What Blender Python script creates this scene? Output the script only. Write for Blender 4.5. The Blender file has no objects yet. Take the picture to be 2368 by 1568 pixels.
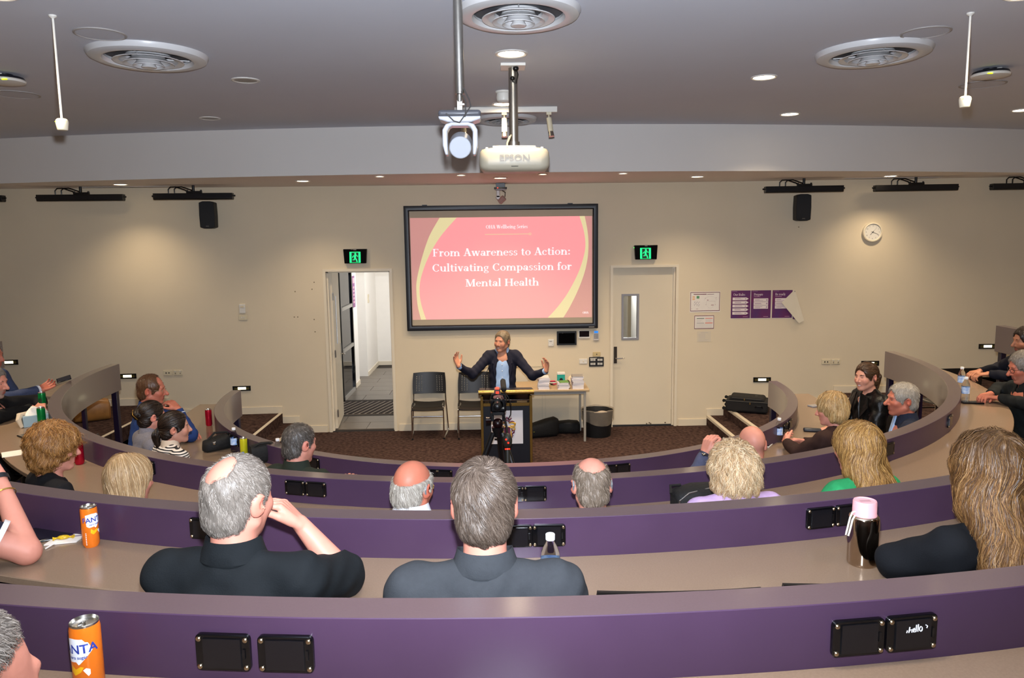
import bpy, bmesh, math, random
import numpy as np
from mathutils import Vector, Matrix, Euler
random.seed(7); rng = np.random.default_rng(7)
PI = math.pi
scene = bpy.context.scene
COL = scene.collection

# ------------------------------------------------------------------ camera
F_PX, PITCH, YAW, ROLL = 1740.9, 0.1309, 0.0208, 0.0132
CAM = Vector((-0.10, 0.0, 2.79))
def cam_basis():
    cp, sp, cy, sy = math.cos(PITCH), math.sin(PITCH), math.cos(YAW), math.sin(YAW)
    fw = Vector((sy*cp, cy*cp, -sp)); r = Vector((cy, -sy, 0)); u = r.cross(fw)
    c, s = math.cos(ROLL), math.sin(ROLL)
    return c*r - s*u, s*r + c*u, fw
_r, _u, _f = cam_basis()
cam_data = bpy.data.cameras.new('camera'); cam = bpy.data.objects.new('camera', cam_data); COL.objects.link(cam)
cam.matrix_world = Matrix(((_r.x, _u.x, -_f.x, CAM.x), (_r.y, _u.y, -_f.y, CAM.y), (_r.z, _u.z, -_f.z, CAM.z), (0, 0, 0, 1)))
cam_data.sensor_fit = 'HORIZONTAL'; cam_data.sensor_width = 36.0; cam_data.lens = F_PX/2368*36
cam_data.clip_start = 0.05; cam_data.clip_end = 100
scene.camera = cam

# ------------------------------------------------------------------ world and light
world = bpy.data.worlds.new('world'); scene.world = world; world.use_nodes = True
world.node_tree.nodes['Background'].inputs[0].default_value = (0.75, 0.82, 1.0, 1)
world.node_tree.nodes['Background'].inputs[1].default_value = 0.3
vs = scene.view_settings
vs.view_transform = 'Standard'; vs.look = 'None'; vs.gamma = 1.0; vs.use_curve_mapping = False
vs.exposure = 0.58
def lamp(name, kind, loc, energy, color, target=None, **kw):
    d = bpy.data.lights.new(name, kind); d.energy = energy; d.color = color
    for k, v in kw.items(): setattr(d, k, v)
    o = bpy.data.objects.new(name, d); COL.objects.link(o); o.location = loc
    if target is not None:
        o.rotation_euler = (Vector(target)-Vector(loc)).to_track_quat('-Z', 'Y').to_euler()
    return o
# the photographer's flash, just above the lens, its beam aimed at the far wall
lamp('camera_flash', 'SPOT', CAM + _u*0.16 + _f*0.06, 1000, (0.82, 0.89, 1.0), CAM + _f*10 + Vector((0, 0, 5.0)),
     spot_size=math.radians(140), spot_blend=1.0, shadow_soft_size=0.03)
# daylight from the windows of the corridor beyond the open door
lamp('corridor_window_daylight', 'AREA', (2.2, 15.6, 2.4), 45, (0.98, 0.98, 1.0), (2.0, 12.0, 1.2), shape='RECTANGLE', size=1.2, size_y=1.2)
lamp('corridor_daylight', 'AREA', (-1.2, 14.6, 2.5), 48, (0.98, 0.98, 1.0), (-2.6, 15.4, 0.9), shape='RECTANGLE', size=2.5, size_y=1.6)

# ------------------------------------------------------------------ materials
def lin(c): return c/12.92 if c <= 0.04045 else ((c+0.055)/1.055)**2.4
def rgb(h):
    if isinstance(h, str):
        h = h.lstrip('#'); return tuple(lin(int(h[i:i+2], 16)/255) for i in (0, 2, 4)) + (1,)
    return tuple(h[:3]) + (1,)
MATS = {}
def mat(name, color, rough=0.5, metal=0.0, var=0.0, vscale=8.0, bump=0.0, bscale=60.0, spec=0.5, emit=None, estr=0.0,
        trans=0.0, ior=1.45, alpha=1.0, attr=None, stretch=(1, 1, 1), coat=0.0, sheen=0.0, sss=0.0, color2=None):
    if name in MATS: return MATS[name]
    m = bpy.data.materials.new(name); m.use_nodes = True; nt = m.node_tree; N = nt.nodes; L = nt.links
    b = N['Principled BSDF']; c = rgb(color)
    b.inputs['Base Color'].default_value = c; b.inputs['Roughness'].default_value = rough; b.inputs['Metallic'].default_value = metal
    b.inputs['Specular IOR Level'].default_value = spec; b.inputs['IOR'].default_value = ior
    if trans: b.inputs['Transmission Weight'].default_value = trans
    if alpha < 1: b.inputs['Alpha'].default_value = alpha
    if coat: b.inputs['Coat Weight'].default_value = coat; b.inputs['Coat Roughness'].default_value = 0.15
    if sheen: b.inputs['Sheen Weight'].default_value = sheen; b.inputs['Sheen Roughness'].default_value = 0.5
    if sss:
        b.inputs['Subsurface Weight'].default_value = sss; b.inputs['Subsurface Radius'].default_value = (1, .35, .2); b.inputs['Subsurface Scale'].default_value = 0.008
    if emit is not None: b.inputs['Emission Color'].default_value = rgb(emit); b.inputs['Emission Strength'].default_value = estr
    src = None
    if var or bump:
        tc = N.new('ShaderNodeTexCoord'); mp = N.new('ShaderNodeMapping'); mp.inputs['Scale'].default_value = stretch
        L.new(tc.outputs['Object'], mp.inputs[0])
    if attr:
        a = N.new('ShaderNodeAttribute'); a.attribute_name = attr; src = a.outputs['Color']
    if var:
        n = N.new('ShaderNodeTexNoise'); n.inputs['Scale'].default_value = vscale; n.inputs['Detail'].default_value = 6
        L.new(mp.outputs[0], n.inputs['Vector'])
        mx = N.new('ShaderNodeMix'); mx.data_type = 'RGBA'
        r = N.new('ShaderNodeMapRange'); r.inputs[1].default_value = 0.3; r.inputs[2].default_value = 0.7
        L.new(n.outputs['Fac'], r.inputs[0]); L.new(r.outputs[0], mx.inputs[0])
        if color2 is not None:
            mx.inputs[6].default_value = c; mx.inputs[7].default_value = rgb(color2)
        elif src is not None:
            mul = N.new('ShaderNodeMix'); mul.data_type = 'RGBA'; mul.blend_type = 'MULTIPLY'; mul.inputs[0].default_value = 1
            mul.inputs[7].default_value = (1-var,)*3 + (1,); L.new(src, mul.inputs[6])
            L.new(src, mx.inputs[6]); L.new(mul.outputs[2], mx.inputs[7])
        else:
            mx.inputs[6].default_value = tuple(min(1, x*(1+var)) for x in c[:3]) + (1,)
            mx.inputs[7].default_value = tuple(x*(1-var) for x in c[:3]) + (1,)
        src = mx.outputs[2]
    if src is not None: L.new(src, b.inputs['Base Color'])
    if bump:
        n2 = N.new('ShaderNodeTexNoise'); n2.inputs['Scale'].default_value = bscale; n2.inputs['Detail'].default_value = 4
        L.new(mp.outputs[0], n2.inputs['Vector'])
        bp = N.new('ShaderNodeBump'); bp.inputs['Strength'].default_value = bump; bp.inputs['Distance'].default_value = 0.01
        L.new(n2.outputs['Fac'], bp.inputs['Height']); L.new(bp.outputs[0], b.inputs['Normal'])
    MATS[name] = m
    return m
wall_paint = mat('wall paint', '#dccdb2', 0.75, var=0.02, vscale=1.5, bump=0.02, bscale=300, spec=0.3)
ceiling_paint = mat('ceiling paint', '#cfd2db', 0.9, var=0.02, vscale=1.0, bump=0.01, bscale=200, spec=0.2)
bulk_paint = mat('bulkhead paint', '#d6d1cc', 0.85, var=0.015, vscale=1.2, spec=0.2)
soffit_paint = mat('soffit paint', '#eee6e0', 0.85, var=0.02, vscale=1.2, spec=0.2)
door_paint = mat('door paint', '#dccfb6', 0.45, var=0.015, vscale=2)
frame_paint = mat('door frame paint', '#e2d6bf', 0.4, var=0.01, vscale=3)
carpet = mat('brown carpet', '#2c2020', 1.0, var=0.6, vscale=22, bump=0.6, bscale=420, spec=0.05, color2='#5a463f')
cap_laminate = mat('dark cap laminate', '#594749', 0.28, var=0.05, vscale=180, bump=0.006, bscale=900, spec=0.6, coat=0.9)
laminate = mat('grey brown laminate', '#87725f', 0.20, var=0.05, vscale=180, bump=0.004, bscale=900, spec=0.55)
laminate_edge = mat('laminate edge', '#8b7667', 0.4, var=0.05, vscale=150)
purple = mat('purple panel', '#412e44', 0.30, var=0.06, vscale=5, bump=0.01, bscale=500, spec=0.45)
alu = mat('aluminium', '#b8b6b0', 0.35, 1.0, var=0.04, vscale=40)
chrome = mat('chrome', '#d5d2cc', 0.12, 1.0)
steel = mat('brushed steel', '#a7a39b', 0.3, 1.0, var=0.05, vscale=60)
black_plastic = mat('black plastic', '#0c0b0d', 0.35, var=0.1, vscale=30)
black_gloss = mat('black gloss', '#08080a', 0.12)
black_matt = mat('black matt', '#0b0a0b', 0.7, var=0.15, vscale=60, bump=0.1, bscale=300)
white_plastic = mat('white plastic', '#dfdbd2', 0.4, var=0.01, vscale=20)
cream_plastic = mat('cream plastic', '#d9ccae', 0.45, var=0.01, vscale=20)
grey_metal = mat('grey painted metal', '#9a958c', 0.45, var=0.03, vscale=20)
screw_metal = mat('screw metal', '#b09f85', 0.3, 1.0)
white_paper = mat('white paper', '#e6dfd6', 0.8, var=0.02, vscale=10)
rubber = mat('black rubber', '#101010', 0.8)
lamp_glow = mat('downlight glow', '#fff1d6', 0.5, emit='#ffe9c4', estr=14.0)
lamp_ring = mat('downlight ring', '#d8d3cb', 0.35)

# ------------------------------------------------------------------ mesh helpers
class MB:
    def __init__(s): s.v = []; s.f = []; s.m = []; s.T = Matrix.Identity(4); s.mi = 0
    def add(s, vs, fs):
        o = len(s.v); s.v += [tuple(s.T @ Vector(p)) for p in vs]; s.f += [tuple(i+o for i in f) for f in fs]; s.m += [s.mi]*len(fs)
        return s
    def box(s, c, d, rot=None):
        x, y, z = d[0]/2, d[1]/2, d[2]/2
        vs = [Vector((i*x, j*y, k*z)) for k in (-1, 1) for j in (-1, 1) for i in (-1, 1)]
        R = Euler(rot).to_matrix() if rot else Matrix.Identity(3); c = Vector(c)
        return s.add([R @ v + c for v in vs], [(0, 2, 3, 1), (4, 5, 7, 6), (0, 1, 5, 4), (2, 6, 7, 3), (0, 4, 6, 2), (1, 3, 7, 5)])
    def span(s, a, b):
        return s.box([(a[i]+b[i])/2 for i in range(3)], [abs(b[i]-a[i]) for i in range(3)])
    def rings(s, rings, closed_u=True, cap=True, loop=False):
        n = len(rings[0]); vs = [p for r in rings for p in r]; fs = []
        R = len(rings)
        for i in range(R if loop else R-1):
            a, b = i*n, ((i+1) % R)*n
            for j in range(n if closed_u else n-1):
                k = (j+1) % n; fs.append((a+j, a+k, b+k, b+j))
        if cap and not loop and closed_u: fs.append(tuple(range(n))[::-1]); fs.append(tuple(range((R-1)*n, R*n)))
        return s.add(vs, fs)
    def cyl(s, a, b, r0, r1=None, n=16, cap=True):
        a, b = Vector(a), Vector(b); r1 = r0 if r1 is None else r1
        q = (b-a).to_track_quat('Z', 'Y').to_matrix()
        return s.rings([[c + q @ Vector((r*math.cos(2*PI*i/n), r*math.sin(2*PI*i/n), 0)) for i in range(n)] for c, r in ((a, r0), (b, r1))], cap=cap)
    def tube(s, pts, r, n=8, loop=False):
        pts = [Vector(p) for p in pts]; R = []; P = len(pts); up = None
        for i, p in enumerate(pts):
            a = pts[i-1] if (i > 0 or loop) else p; b = pts[(i+1) % P] if (i < P-1 or loop) else p
            t = (b-a).normalized()
            if up is None: up = t.orthogonal().normalized()
            up = (up - t*up.dot(t)); up = up.normalized() if up.length > 1e-6 else t.orthogonal().normalized()
            w = t.cross(up); rr = r[i] if isinstance(r, (list, tuple)) else r
            R.append([p + up*rr*math.cos(2*PI*j/n) + w*rr*math.sin(2*PI*j/n) for j in range(n)])
        return s.rings(R, loop=loop)
    def lathe(s, prof, n=32, c=(0, 0, 0), cap=True, axis=None):
        c = Vector(c); q = Vector(axis).to_track_quat('Z', 'Y').to_matrix() if axis else Matrix.Identity(3)
        return s.rings([[c + q @ Vector((r*math.cos(2*PI*i/n), r*math.sin(2*PI*i/n), z)) for i in range(n)] for r, z in prof], cap=cap)
    def prism(s, poly, origin, ux, uy, t):
        o, ux, uy = Vector(origin), Vector(ux), Vector(uy); nz = ux.cross(uy).normalized()*t; n = len(poly)
        vs = [o + ux*p[0] + uy*p[1] for p in poly]; vs += [v + nz for v in vs]
        return s.add(vs, [tuple(range(n))[::-1], tuple(range(n, 2*n))] + [(i, (i+1) % n, n+(i+1) % n, n+i) for i in range(n)])
    def ell(s, c, r, n=16, m=10, rot=None):
        c = Vector(c); R = Euler(rot).to_matrix() if rot else Matrix.Identity(3)
        if not hasattr(r, '__len__'): r = (r, r, r)
        rings = []
        for i in range(1, m):
            a = PI*i/m
            rings.append([c + R @ Vector((r[0]*math.sin(a)*math.cos(2*PI*j/n), r[1]*math.sin(a)*math.sin(2*PI*j/n), -r[2]*math.cos(a))) for j in range(n)])
        return s.rings(rings)
    def build(s, name, m, parent=None, smooth=35, bevel=0.0, bseg=2):
        me = bpy.data.meshes.new(name); me.from_pydata(s.v, [], s.f)
        ms = m if isinstance(m, (list, tuple)) else [m]
        for x in ms: me.materials.append(x)
        if len(ms) > 1: me.polygons.foreach_set('material_index', s.m)
        bm = bmesh.new(); bm.from_mesh(me); bmesh.ops.recalc_face_normals(bm, faces=bm.faces); bm.to_mesh(me); bm.free()
        if smooth:
            me.polygons.foreach_set('use_smooth', [True]*len(me.polygons)); me.set_sharp_from_angle(angle=math.radians(smooth))
        o = bpy.data.objects.new(name, me); COL.objects.link(o)
        if parent is not None: o.parent = parent
        if bevel:
            b = o.modifiers.new('bevel', 'BEVEL'); b.width = bevel; b.segments = bseg; b.limit_method = 'ANGLE'; b.angle_limit = math.radians(40)
        return o
def tag(o, label=None, cat=None, group=None, kind=None):
    if label: o['label'] = label
    if cat: o['category'] = cat
    if group: o['group'] = group
    if kind: o['kind'] = kind
    return o
def thing(name, label, cat, loc=(0, 0, 0), rz=0.0, group=None):
    o = bpy.data.objects.new(name, None); COL.objects.link(o); o.empty_display_size = 0.1
    o.location = loc; o.rotation_euler = (0, 0, rz)
    return tag(o, label, cat, group)
def struct(o, label, cat): return tag(o, label, cat, kind='structure')
def copy_tree(o, parent=None):
    c = o.copy(); COL.objects.link(c)
    if parent is not None: c.parent = parent
    for ch in list(o.children): copy_tree(ch, c)
    return c
def text_part(name, s, size, m, parent, loc, rot=(PI/2, 0, 0), extrude=0.0006, align='CENTER', offset=0.0, sx=1.0):
    cu = bpy.data.curves.new(name, 'FONT'); cu.body = s; cu.size = size; cu.extrude = extrude; cu.align_x = align; cu.align_y = 'CENTER'; cu.offset = offset
    t = bpy.data.objects.new(name, cu); COL.objects.link(t)
    dg = bpy.context.evaluated_depsgraph_get(); me = bpy.data.meshes.new_from_object(t.evaluated_get(dg))
    bpy.data.objects.remove(t); bpy.data.curves.remove(cu)
    me.name = name; me.materials.clear(); me.materials.append(m)
    o = bpy.data.objects.new(name, me); COL.objects.link(o); o.parent = parent; o.location = loc; o.rotation_euler = rot; o.scale = (sx, 1, 1)
    return o
def arc(r, a0, a1, n, cy=7.905):
    """points on the seating circle; angle 0 points back towards the audience, +90 to the right"""
    return [(r*math.sin(math.radians(a0+(a1-a0)*i/n)), cy - r*math.cos(math.radians(a0+(a1-a0)*i/n))) for i in range(n+1)]
YC = 7.905
W = 10.95

# ------------------------------------------------------------------ room shell
CZ, SZ = 4.13, 3.58
m = MB(); m.span((-3.2, 4.6, -0.1), (3.2, W+0.0, 0.0)); m.span((-9, -4, -0.1), (9, 4.6, 0.0)); m.span((-9, 4.6, -0.1), (-3.2, W, 0)); m.span((3.2, 4.6, -0.1), (9, W, 0))
struct(m.build('floor', carpet, smooth=0), 'dark brown carpeted stage floor around the lectern', 'floor')
def tier(r, xa, z, zs, name, label):
    """raised U shaped carpeted tier: semicircular at the back, straight along the side aisle, one half step at the aisle"""
    m = MB()
    inner = arc(r, -90, 90, 60); outer = [(-8.6, YC), (-8.6, -3.4), (8.6, -3.4), (8.6, YC)]
    n = len(inner); vs = []; fs = []
    for zz in (0.0, z):
        for p in inner: vs.append((p[0], p[1], zz))
        for p in arc(8.6, -90, 90, 60): 
            q = max(abs(p[0])/8.6, abs(p[1]-YC)/11.3); s_ = 1/q; vs.append((p[0]*s_, YC+(p[1]-YC)*s_, zz))
    for i in range(n-1):
        fs.append((2*n+i, 2*n+i+1, 3*n+i+1, 3*n+i)); fs.append((i, i+1, 2*n+i+1, 2*n+i))
    fs += [(0, 2*n, 3*n, n), (n-1, 2*n-1, 4*n-1, 3*n-1)]
    m.add(vs, fs)
    for sgn in (-1, 1):
        m.span((sgn*xa, YC, 0), (sgn*8.6, W-0.02, min(z, 0.70))); m.span((sgn*(xa-0.25), YC, 0), (sgn*xa, W-0.02, zs))
        m.span((sgn*r, YC, 0), (sgn*xa, YC+0.22, zs))
    return struct(m.build(name, carpet, smooth=0), label, 'floor')
tier(2.85, 3.27, 0.30, 0.15, 'floor_tier', 'lowest carpeted tier behind the front curved desk')
tier(4.16, 4.88, 0.48, 0.30, 'floor_tier', 'second carpeted tier under the second curved desk')
tier(5.36, 6.35, 0.94, 0.6, 'floor_tier', 'third carpeted tier under the third curved desk')
tier(6.44, 7.2, 1.15, 0.7, 'floor_tier', 'highest carpeted tier under the nearest curved desk')
m = MB(); m.span((-8.6, -3.4, 1.15), (8.6, 0.62, 1.25))
struct(m.build('floor_landing', carpet, smooth=0), 'carpeted landing behind the nearest desk', 'floor')
m = MB(); m.span((4.55, YC, 0.30), (4.88, 8.62, 0.479)); struct(m.build('floor_tier_edge', carpet, smooth=0), 'carpeted end of the second tier beside the right aisle', 'floor')
k = 0
for sgn in (-1, 1):
    for x, z, y0 in ((3.02, 0.15, 8.1), (3.27, 0.30, 7.92), (4.88, 0.48, 7.95)):
        k += 1; m = MB(); m.span((sgn*x-0.004, y0, z-0.035), (sgn*(x+0.05), W-0.02, z+0.006))
        struct(m.build('trim_%d' % k, white_plastic if 0 else mat('nosing', '#cfc4b0', 0.35, var=0.05, vscale=30), bevel=0.004), 'pale step nosing on the %s aisle stairs, %s' % ('left' if sgn < 0 else 'right', {0.15: 'lowest step', 0.30: 'second step', 0.48: 'third step'}[z]), 'nosing')
# front wall with two door openings
T = 0.14
OL = (-2.585, -1.595); OR = (1.575, 2.566); DT = 2.404
m = MB()
m.span((-3.4, W, 0), (OL[0], W+T, SZ)); m.span((OL[1], W, 0), (OR[0], W+T, SZ)); m.span((OR[1], W, 0), (3.4, W+T, SZ))
m.span((OL[0], W, DT), (OL[1], W+T, SZ)); m.span((OR[0], W, DT), (OR[1], W+T, SZ))
wall_front = struct(m.build('wall_front', wall_paint, smooth=0), 'cream painted front wall behind the speaker', 'wall')
def wall_quad(name, a, b, z0, z1, mt, label, t=0.12):
    a, b = Vector((a[0], a[1], 0)), Vector((b[0], b[1], 0)); d = (b-a).normalized(); nrm = Vector((-d.y, d.x, 0))*t
    m = MB(); vs = [a, b, b+nrm, a+nrm]; m.add([(p.x, p.y, z0) for p in vs] + [(p.x, p.y, z1) for p in vs], [(3, 2, 1, 0), (4, 5, 6, 7), (0, 1, 5, 4), (1, 2, 6, 5), (2, 3, 7, 6), (3, 0, 4, 7)])
    return struct(m.build(name, mt, smooth=0), label, 'wall')
WLa, WLb = (-3.4, W), (-7.6, 10.7); WRa, WRb = (3.4, W), (7.6, 10.7)
wall_quad('wall_left', WLb, WLa, 0, SZ, wall_paint, 'cream wall left of the front doors with step lights')
wall_quad('wall_right', WRa, WRb, 0, SZ, wall_paint, 'cream wall right of the front doors with clock and posters')
wall_quad('wall_far_left', (-7.6, -3.4), WLb, 0, CZ, wall_paint, 'cream side wall beyond the left aisle')
wall_quad('wall_far_right', WRb, (7.6, -3.4), 0, CZ, wall_paint, 'cream side wall beyond the right aisle')
wall_quad('wall_back', (7.6, -3.4), (-7.6, -3.4), 0, CZ, wall_paint, 'cream back wall of the lecture room')
m = MB(); m.span((-8, -3.6, CZ), (8, W+0.3, CZ+0.1))
struct(m.build('ceiling', ceiling_paint, smooth=0), 'pale grey flat ceiling with round air vents', 'ceiling')
# curved bulkhead and soffit over the front wall
def bulk_y(x): return 9.08 + 0.0185*x*x
xs = [-7.9+15.8*i/48 for i in range(49)]
m = MB(); vs = []
for x in xs: vs += [(x, bulk_y(x), CZ-0.0), (x, bulk_y(x), SZ)]
m.add(vs, [(2*i, 2*i+1, 2*i+3, 2*i+2) for i in range(48)])
vs = []
for x in xs: vs += [(x, bulk_y(x)+0.1, CZ), (x, bulk_y(x)+0.1, SZ+0.06)]
m.add(vs, [(2*i, 2*i+2, 2*i+3, 2*i+1) for i in range(48)])
struct(m.build('wall_bulkhead', bulk_paint, smooth=50), 'curved white bulkhead between ceiling and soffit', 'bulkhead')
m = MB(); vs = []
for x in xs: vs += [(x, bulk_y(x)+0.002, SZ), (x, W+0.14, SZ), (x, bulk_y(x)+0.002, SZ+0.06), (x, W+0.14, SZ+0.06)]
for i in range(48):
    a, b = 4*i, 4*i+4
    m.add([], []); m.f += [(a, b, b+1, a+1), (a+2, a+3, b+3, b+2), (a, a+2, b+2, b)]; m.m += [0]*3
m.v += [tuple(p) for p in vs]
struct(m.build('ceiling_soffit', soffit_paint, smooth=50), 'lowered soffit with small downlights above the front wall', 'ceiling')
# baseboards
bb = mat('baseboard paint', '#ddd0b8', 0.5)
def board(name, pts, label):
    """stepped skirting: pts = (ax, ay, bx, by, z0, z1)"""
    m = MB()
    for ax, ay, bx, by, z0, z1 in pts:
        a, b = Vector((ax, ay, 0)), Vector((bx, by, 0)); d = (b-a).normalized(); nrm = Vector((d.y, -d.x, 0))*0.014
        vs = [a, b, b+nrm, a+nrm]; m.add([(p.x, p.y, z0) for p in vs] + [(p.x, p.y, z1) for p in vs], [(3, 2, 1, 0), (4, 5, 6, 7), (0, 1, 5, 4), (1, 2, 6, 5), (2, 3, 7, 6), (3, 0, 4, 7)])
    return struct(m.build(name, bb, smooth=0), label, 'baseboard')
def wl(x):
    t = (abs(x)-3.4)/4.2; return W - 0.25*t
board('baseboard_front', [(-1.56, W, 1.54, W, 0, 0.1)], 'cream baseboard under the screen')
board('baseboard_left', [(-3.02, W, -2.62, W, 0, 0.1), (-3.27, W, -3.02, W, 0.0, 0.25), (-3.4, W, -3.27, W, 0.1, 0.40), (-4.88, wl(4.88), -3.4, W, 0.3, 0.40), (-7.55, wl(7.55), -4.88, wl(4.88), 0.38, 0.58)], 'stepped cream baseboard along the left wall')
board('baseboard_right', [(2.60, W, 3.02, W, 0, 0.1), (3.02, W, 3.27, W, 0.0, 0.25), (3.27, W, 3.4, W, 0.1, 0.40), (3.4, W, 4.88, wl(4.88), 0.3, 0.40), (4.88, wl(4.88), 7.55, wl(7.55), 0.38, 0.58)], 'stepped cream baseboard along the right wall')

# ------------------------------------------------------------------ doors and corridor
def door_frame(name, o, label):
    m = MB(); w = 0.035
    for x0, x1 in ((o[0]-0.002, o[0]+w), (o[1]-w, o[1]+0.002)): m.span((x0, W-0.02, 0), (x1, W+T+0.01, DT))
    m.span((o[0]+w, W-0.02, DT-w), (o[1]-w, W+T+0.01, DT))
    return struct(m.build(name, frame_paint, smooth=0), label, 'door frame')
dl = door_frame('door_1', OL, 'cream frame of the open doorway left of the screen')
m = MB(); m.span((OL[0]+0.035, W+0.06, 0), (OL[0]+0.055, W+0.1, DT-0.035)); m.span((OL[0]+0.035, W+0.06, DT-0.055), (OL[1]-0.035, W+0.1, DT-0.035)); m.span((OL[1]-0.055, W+0.06, 0), (OL[1]-0.035, W+0.1, DT-0.035)); m.build('door_stop', frame_paint, dl)
dr = door_frame('door_2', OR, 'closed cream door with narrow window right of the screen')
m = MB(); m.span((OR[1]-0.058, W+0.045, 0), (OR[1]-0.035, W+0.07, DT-0.035)); m.build('door_stop', frame_paint, dr)
# closed leaf with its vision panel cut out
x0, x1, wz0, wz1, wx0, wx1 = OR[0]+0.04, OR[1]-0.06, 1.325, 1.955, 1.775, 1.985
m = MB()
for a, b in (((x0, 0.012), (wx0, DT-0.04)), ((wx1, 0.012), (x1, DT-0.04)), ((wx0, 0.012), (wx1, wz0)), ((wx0, wz1), (wx1, DT-0.04))):
    m.span((a[0], W+0.075, a[1]), (b[0], W+0.12, b[1]))
leaf = m.build('door_leaf', door_paint, dr, smooth=0)
m = MB(); w = 0.025
m.span((wx0-w, W+0.062, wz0-w), (wx0+0.005, W+0.125, wz1+w)); m.span((wx1-0.005, W+0.062, wz0-w), (wx1+w, W+0.125, wz1+w)); m.span((wx0, W+0.062, wz0-w), (wx1, W+0.125, wz0+0.005)); m.span((wx0, W+0.062, wz1-0.005), (wx1, W+0.125, wz1+w))
m.build('window_frame', mat('grey window frame', '#8f8f95', 0.4), leaf, bevel=0.003)
glass = mat('window glass', '#f4f8f8', 0.02, trans=1.0, ior=1.1)
m = MB(); m.span((wx0, W+0.09, wz0), (wx1, W+0.095, wz1)); m.build('window_pane', glass, leaf, smooth=0)
m = MB(); m.span((1.64, W+0.062, 0.95), (1.685, W+0.076, 1.2)); m.build('handle_plate', mat('dark bronze', '#4a4038', 0.4, 0.8), leaf, bevel=0.003)
m = MB(); m.tube([(1.662, W+0.065, 1.03), (1.662, W+0.02, 1.03), (1.68, W+0.012, 1.03), (1.79, W+0.012, 1.035)], 0.009, 10); m.build('door_handle', chrome, leaf)
m = MB(); [m.box((x, W+0.0735, 0.02+0.012*(i % 2)), (0.02, 0.002, 0.02)) for i, x in enumerate((2.14, 2.18, 2.2, 2.42))]; m.build('scuff_mark', mat('scuffs', '#6b5d4c', 0.8), leaf, smooth=0)
# open leaf, swung into the corridor
lf = MB(); lf.span((0, 0.0, 0.012), (0.042, 0.93, DT-0.045))
lo = lf.build('door_leaf', door_paint, dl, bevel=0.002); lo.location = (OL[0]+0.045, W+0.15, 0); lo.rotation_euler = (0, 0, math.radians(6))
m = MB()
for z in (0.25, 1.15, 2.0): m.cyl((0.05, -0.02, z-0.055), (0.05, -0.02, z+0.055), 0.011); m.box((0.046, 0.0, z), (0.006, 0.06, 0.11))
m.build('hinge', steel, lo)
m = MB(); m.span((0.042, 0.80, 0.92), (0.05, 0.85, 1.2)); m.tube([(0.05, 0.825, 1.03), (0.10, 0.825, 1.03), (0.105, 0.81, 1.03), (0.105, 0.71, 1.03)], 0.009); m.build('door_handle', chrome, lo)
m = MB(); m.span((0.0425, 0.34, 1.25), (0.047, 0.44, 1.98)); m.build('vision_strip', mat('pale blue glass', '#b9c8e0', 0.1), lo, smooth=0)
# corridor
cw = mat('corridor wall', '#eee9e0', 0.7, var=0.01)
m = MB(); m.span((-6, W+T, -0.12), (2.9, 17.6, -0.012)); cf = struct(m.build('floor_corridor', mat('grout', '#3c3630', 0.9), smooth=0), 'corridor floor of grey brown tiles beyond the doorway', 'floor')
tile_m = mat('corridor tile', '#6f665b', 0.35, var=0.08, vscale=6)
me = None
for i in range(13):
    for j in range(5):
        yy = W+T+0.02+0.42*i
        if 12.1 < yy+0.2 < 13.15: continue
        xx = -4.6 + 0.84*j + (0.42 if i % 2 else 0)
        if me is None:
            q = MB(); q.span((0, 0, -0.03), (0.834, 0.414, 0)); o = q.build('tile', tile_m, cf, bevel=0.002); me = o.data; o.location = (xx, yy, 0)
        else:
            o2 = o.copy(); COL.objects.link(o2); o2.location = (xx, yy, 0)
mt = thing('entrance_mat', 'striped entrance mat in the corridor floor beyond the doorway', 'mat', (-2.2, 12.62, 0))
m = MB(); m.span((-1.2, -0.5, -0.025), (1.2, 0.46, -0.002)); m.build('mat_base', mat('mat pale strip', '#8d8072', 0.6, var=0.1, vscale=60), mt, smooth=0)
stripe = mat('mat dark strip', '#2e231d', 0.95, var=0.2, vscale=200)
s0 = None
for i in range(26):
    x = -1.35+0.1*i
    if s0 is None:
        q = MB(); q.add([(0, -0.5, -0.002), (0.055, -0.5, -0.002), (0.055+0.30, 0.46, -0.002), (0.30, 0.46, -0.002), (0, -0.5, 0.006), (0.055, -0.5, 0.006), (0.355, 0.46, 0.006), (0.30, 0.46, 0.006)], [(3, 2, 1, 0), (4, 5, 6, 7), (0, 1, 5, 4), (1, 2, 6, 5), (2, 3, 7, 6), (3, 0, 4, 7)])
        s0 = q.build('mat_strip', stripe, mt, smooth=0); s0.location = (x, 0, 0)
    else:
        o2 = s0.copy(); COL.objects.link(o2); o2.location = (x, 0, 0)
m = MB(); m.span((-2.95, 14.2, 0), (-2.82, 14.75, 2.9)); m.span((-3.3, 15.6, 0), (-2.8, 17.0, 2.9)); m.span((-3.3, 14.75, 0), (-3.2, 15.6, 2.9)); m.span((-3.0, W+T+0.98, 0), (-2.86, 13.08, 2.9)); m.span((-2.95, 13.08, 2.42), (-2.82, 14.2, 2.9))
m.span((-3.0, W+T, 0), (-2.9, 13.0, 2.9))
struct(m.build('wall_corridor_left', cw, smooth=0), 'white corridor wall seen through the open doorway', 'wall')
m = MB(); m.span((-3.4, 17.0, 0), (3.0, 17.1, 2.9)); struct(m.build('wall_corridor_end', cw, smooth=0), 'white end wall of the corridor beyond the doorway', 'wall')
m = MB(); m.span((2.75, W+T, 0), (2.85, 17.0, 2.9)); struct(m.build('wall_corridor_right', cw, smooth=0), 'white corridor wall behind the closed door', 'wall')
m = MB(); m.span((-3.4, W+T, 2.9), (3.0, 17.1, 3.0)); struct(m.build('ceiling_corridor', cw, smooth=0), 'white corridor ceiling', 'ceiling')
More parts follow.
